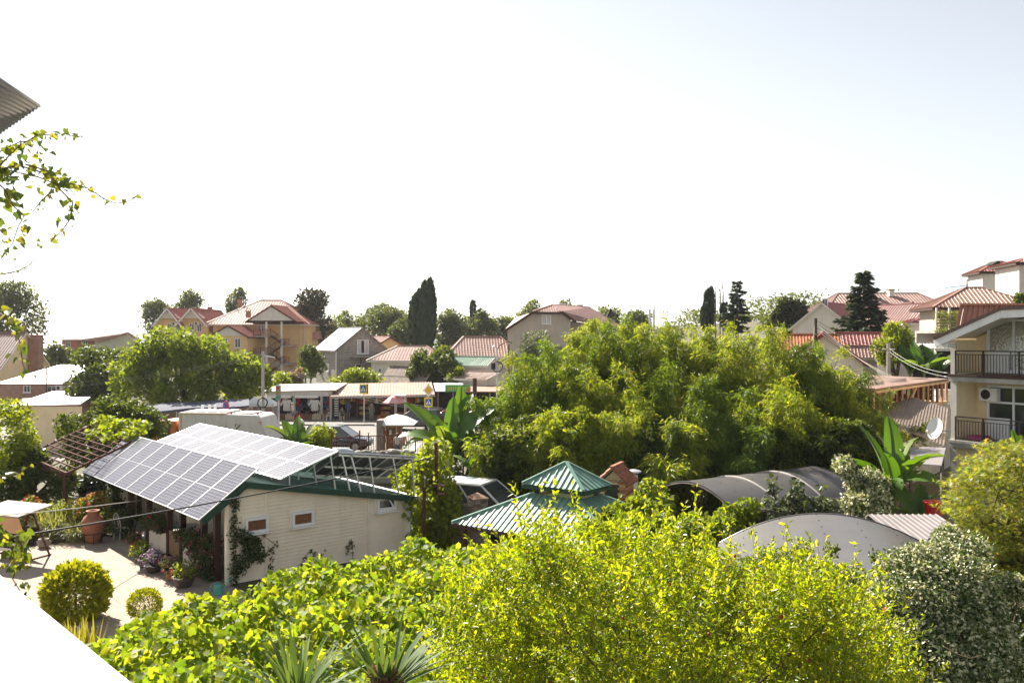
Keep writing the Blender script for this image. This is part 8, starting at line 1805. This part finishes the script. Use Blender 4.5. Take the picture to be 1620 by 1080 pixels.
spray_bush('dark_bush', 'dark shaded bush behind the variegated shrub at the right edge', [(1560,960,16,.7),(1600,900,17,.8),(1640,960,16,.8),(1590,1000,16,.8),(1640,1040,15,.8),(1620,860,18,.7),(1570,890,17.5,.6)], 4200, .12, [LM['fardark'],LM['creeper']], 16)
q = MB(); c = [P(1493,1022,11.6),P(1515,1034,11.6),P(1535,1040,11.7),P(1552,1036,11.8)]; q.tube([tuple(p_) for p_ in c],.006,4); tag(q.build('dry_twig', M['palewood']), 'pale bent dry twig sticking out of the variegated shrub', 'twig')
# maple with flat layers of lobed leaves
def maple():
    t = thing('maple_tree', 'golden green japanese maple with layered lobed leaves at the right edge', 'tree', (XW(1612,17),17.4,0), world=True)
    sp = []
    rows = [(715,1560,1640),(735,1520,1650),(762,1495,1650),(790,1485,1650),(818,1520,1650),(842,1512,1640),(868,1535,1650),(895,1560,1650)]
    for py, a, b in rows:
        for k in range(11): px = rng.uniform(a,b); sp.append((*P(px,py+rng.uniform(-12,12),rng.uniform(15.8,18.4)), rng.uniform(.3,.55)))
    sp = np.array(sp); B = (sp[:,:3], np.stack([sp[:,3],sp[:,3],sp[:,3]*.28],1)); n = 13500
    v, f = scatter(B, n, .085, 'star', .05, out=.1, up=1.5, ax_up=-.35, jit=.55); o = link('leaf_mass', tri_mesh('leaf_mass', v, f, LM['maple']), t); o['kind'] = 'stuff'
    q = MB(); base = Vector((XW(1612,17),17.4,-.1)); fk = P(1612,960,17.2); q.tube([base,base.lerp(fk,.5)+Vector((.08,0,0)),fk],[.14,.12,.1],8)
    for a in (P(1580,880,17),P(1625,860,17.4),P(1560,840,16.8),P(1640,800,17)):
        q.tube([fk,fk.lerp(a,.5)+Vector((0,0,.1)),a],[.07,.05,.035],6)
        for j in rng.choice(len(sp),12,replace=False): e = Vector(sp[j,:3])-Vector((0,0,.05)); q.tube([a,a.lerp(e,.5)+Vector((0,0,.08)),e],[.025,.014,.005],4)
    q.build('trunk', M['bark'], t)
maple()
# yuccas at the bottom edge
for px, py, Y, n, L, lab in ((610,1090,9.2,64,.82,'spiky yucca with a dried flower head at the bottom edge'),(470,1112,9.0,50,.85,'spiky yucca without flowers at the bottom edge')):
    b = P(px,py,Y); t = blades('yucca', lab, b, n, L, .05, LM['sword'], 1.25, curve=.35, part='leaf'); q = MB(); q.tube([(0,0,-b.z),(.05,0,-b.z*.4),(0,0,.03)],[.1,.09,.08],8); q.build('trunk', M['bark'], t)
    if px == 610:
        m_ = 1500; d = rdir(m_); p_ = d*rng.uniform(.02,.17,(m_,1))*np.array([1.15,1,.9])+np.array([0,-.12,.16]); v, f = leaf_arrays(p_, rdir(m_)+np.array([0,0,.3]), rdir(m_), rng.uniform(.04,.09,m_), 'lance'); link('dry_flower_head', tri_mesh('dry_flower_head', v, f, LM['dry']), t)

# ------------------------------------------------------------------ climbing vine hanging at the upper left
def corner_vine():
    T, Fc = TPL['heart']; hm = tri_mesh('leaf', np.array(T)*np.array([1,1,1.3]), np.array(Fc), LM['ivy'])
    T2, F2 = TPL['grape']; 
    def strand(lab, pts, Y, nl, smin, smax, rr=.004, spread=10):
        P3 = [P(px,py,Y+rng.normal(0,.05)) for px, py in pts]; t = thing('climbing_vine', lab, 'vine', P3[0], 'vine shoots hanging at the left edge', world=True); q = MB(); q.tube([tuple(p_) for p_ in P3], list(np.linspace(rr,rr*.35,len(P3))), 5); q.build('stem', M['stemr'], t)
        acc = np.cumsum([0]+[(P3[i+1]-P3[i]).length for i in range(len(P3)-1)])
        nl = int(nl*1.7)
        for k in range(nl):
            s = (k+rng.uniform(.1,.9))/nl*acc[-1]; i = min(len(P3)-2, int(np.searchsorted(acc, s)-1)); i = max(i,0); f = (s-acc[i])/max(acc[i+1]-acc[i],1e-6); p_ = P3[i].lerp(P3[i+1], f) + Vector(rng.normal(size=3))*spread/F*Y*.5
            px_ = .95*(smin+(smax-smin)*rng.uniform(0,1))*(1.15-.6*s/acc[-1]); d = Vector(rng.normal(size=3)*.7+np.array([.15,-.1,-.6])).normalized(); nr = Vector(rng.normal(size=3)*.55+np.array([-.2,-.5,.55])); s_ = nr.cross(d).normalized(); n_ = d.cross(s_)
            o = link('leaf', hm, t); sc = px_/F*Y; o.matrix_basis = Matrix.Translation(p_) @ Matrix((d,s_,n_)).transposed().to_4x4() @ Matrix.Scale(sc,4)
    strand('upper yellow lit vine shoot under the roof corner', [(-40,300),(0,262),(28,232),(60,214),(100,212),(130,217)], 3.7, 22, 9, 18)
    strand('dense yellow vine tuft right under the roof corner', [(-40,290),(0,240),(30,225),(55,222),(70,228)], 3.8, 30, 10, 20, spread=26)
    strand('long thin vine shoot reaching farthest right', [(-20,270),(30,262),(75,275),(110,290),(140,298),(165,315),(185,322),(205,318),(218,308)], 3.7, 34, 5, 20, spread=8)
    strand('vine shoot with dark leaves curling down in the middle', [(40,260),(75,270),(95,300),(115,320),(112,345),(98,365),(80,382),(55,386)], 3.65, 26, 7, 17, spread=12)
    strand('short dark vine shoot below the yellow tuft', [(-30,255),(15,270),(60,280),(90,292),(112,300),(120,312)], 3.7, 30, 10, 20, spread=24)
    strand('small looped vine shoot in the middle left', [(85,300),(65,318),(52,335)], 3.65, 7, 6, 11, spread=6)
    strand('dark leaved vine shoot hanging at the left edge under the tuft', [(-20,275),(8,300),(20,325),(38,342),(28,360),(20,385),(8,402)], 3.6, 26, 10, 24, spread=18)
    strand('thin pale vine shoot alone on the bright sky at the left edge', [(-15,436),(12,432),(30,428),(45,420),(60,405)], 3.7, 8, 4, 9, spread=5)
    strand('drooping vine shoot with yellow leaf before the distant round tree', [(-20,480),(5,500),(25,520),(32,545),(36,575),(45,602)], 3.5, 22, 10, 22, spread=16)
    strand('vine shoot with pale green tip before the shady hedge', [(-20,760),(10,752),(28,748),(45,738)], 3.5, 9, 8, 17, spread=10)
    strand('lower vine shoot with big green leaves beside the white ledge', [(-20,820),(10,840),(30,855),(40,872),(28,895),(20,915),(32,935),(50,950)], 3.2, 30, 10, 24, spread=22)
    strand('vine shoot arching in from the left edge above the ledge', [(-20,850),(0,845),(18,858),(22,880),(10,905)], 3.1, 15, 10, 22, spread=16)
corner_vine()
# ------------------------------------------------------------------ summer haze
q = MB(); q.box(-420,420,-30,640,-60,22); o = q.build('haze', bpy.data.materials.new('haze air')); tag(o, kind='stuff', label='thin pale summer haze over the whole place')
m = o.data.materials[0]; m.use_nodes = True; nt = m.node_tree; nt.nodes.remove(nt.nodes['Principled BSDF']); pv = nt.nodes.new('ShaderNodeVolumePrincipled')
pv.inputs['Color'].default_value = (.92,.95,1,1); pv.inputs['Density'].default_value = .00012; pv.inputs['Anisotropy'].default_value = .3; nt.links.new(pv.outputs[0], nt.nodes['Material Output'].inputs['Volume'])
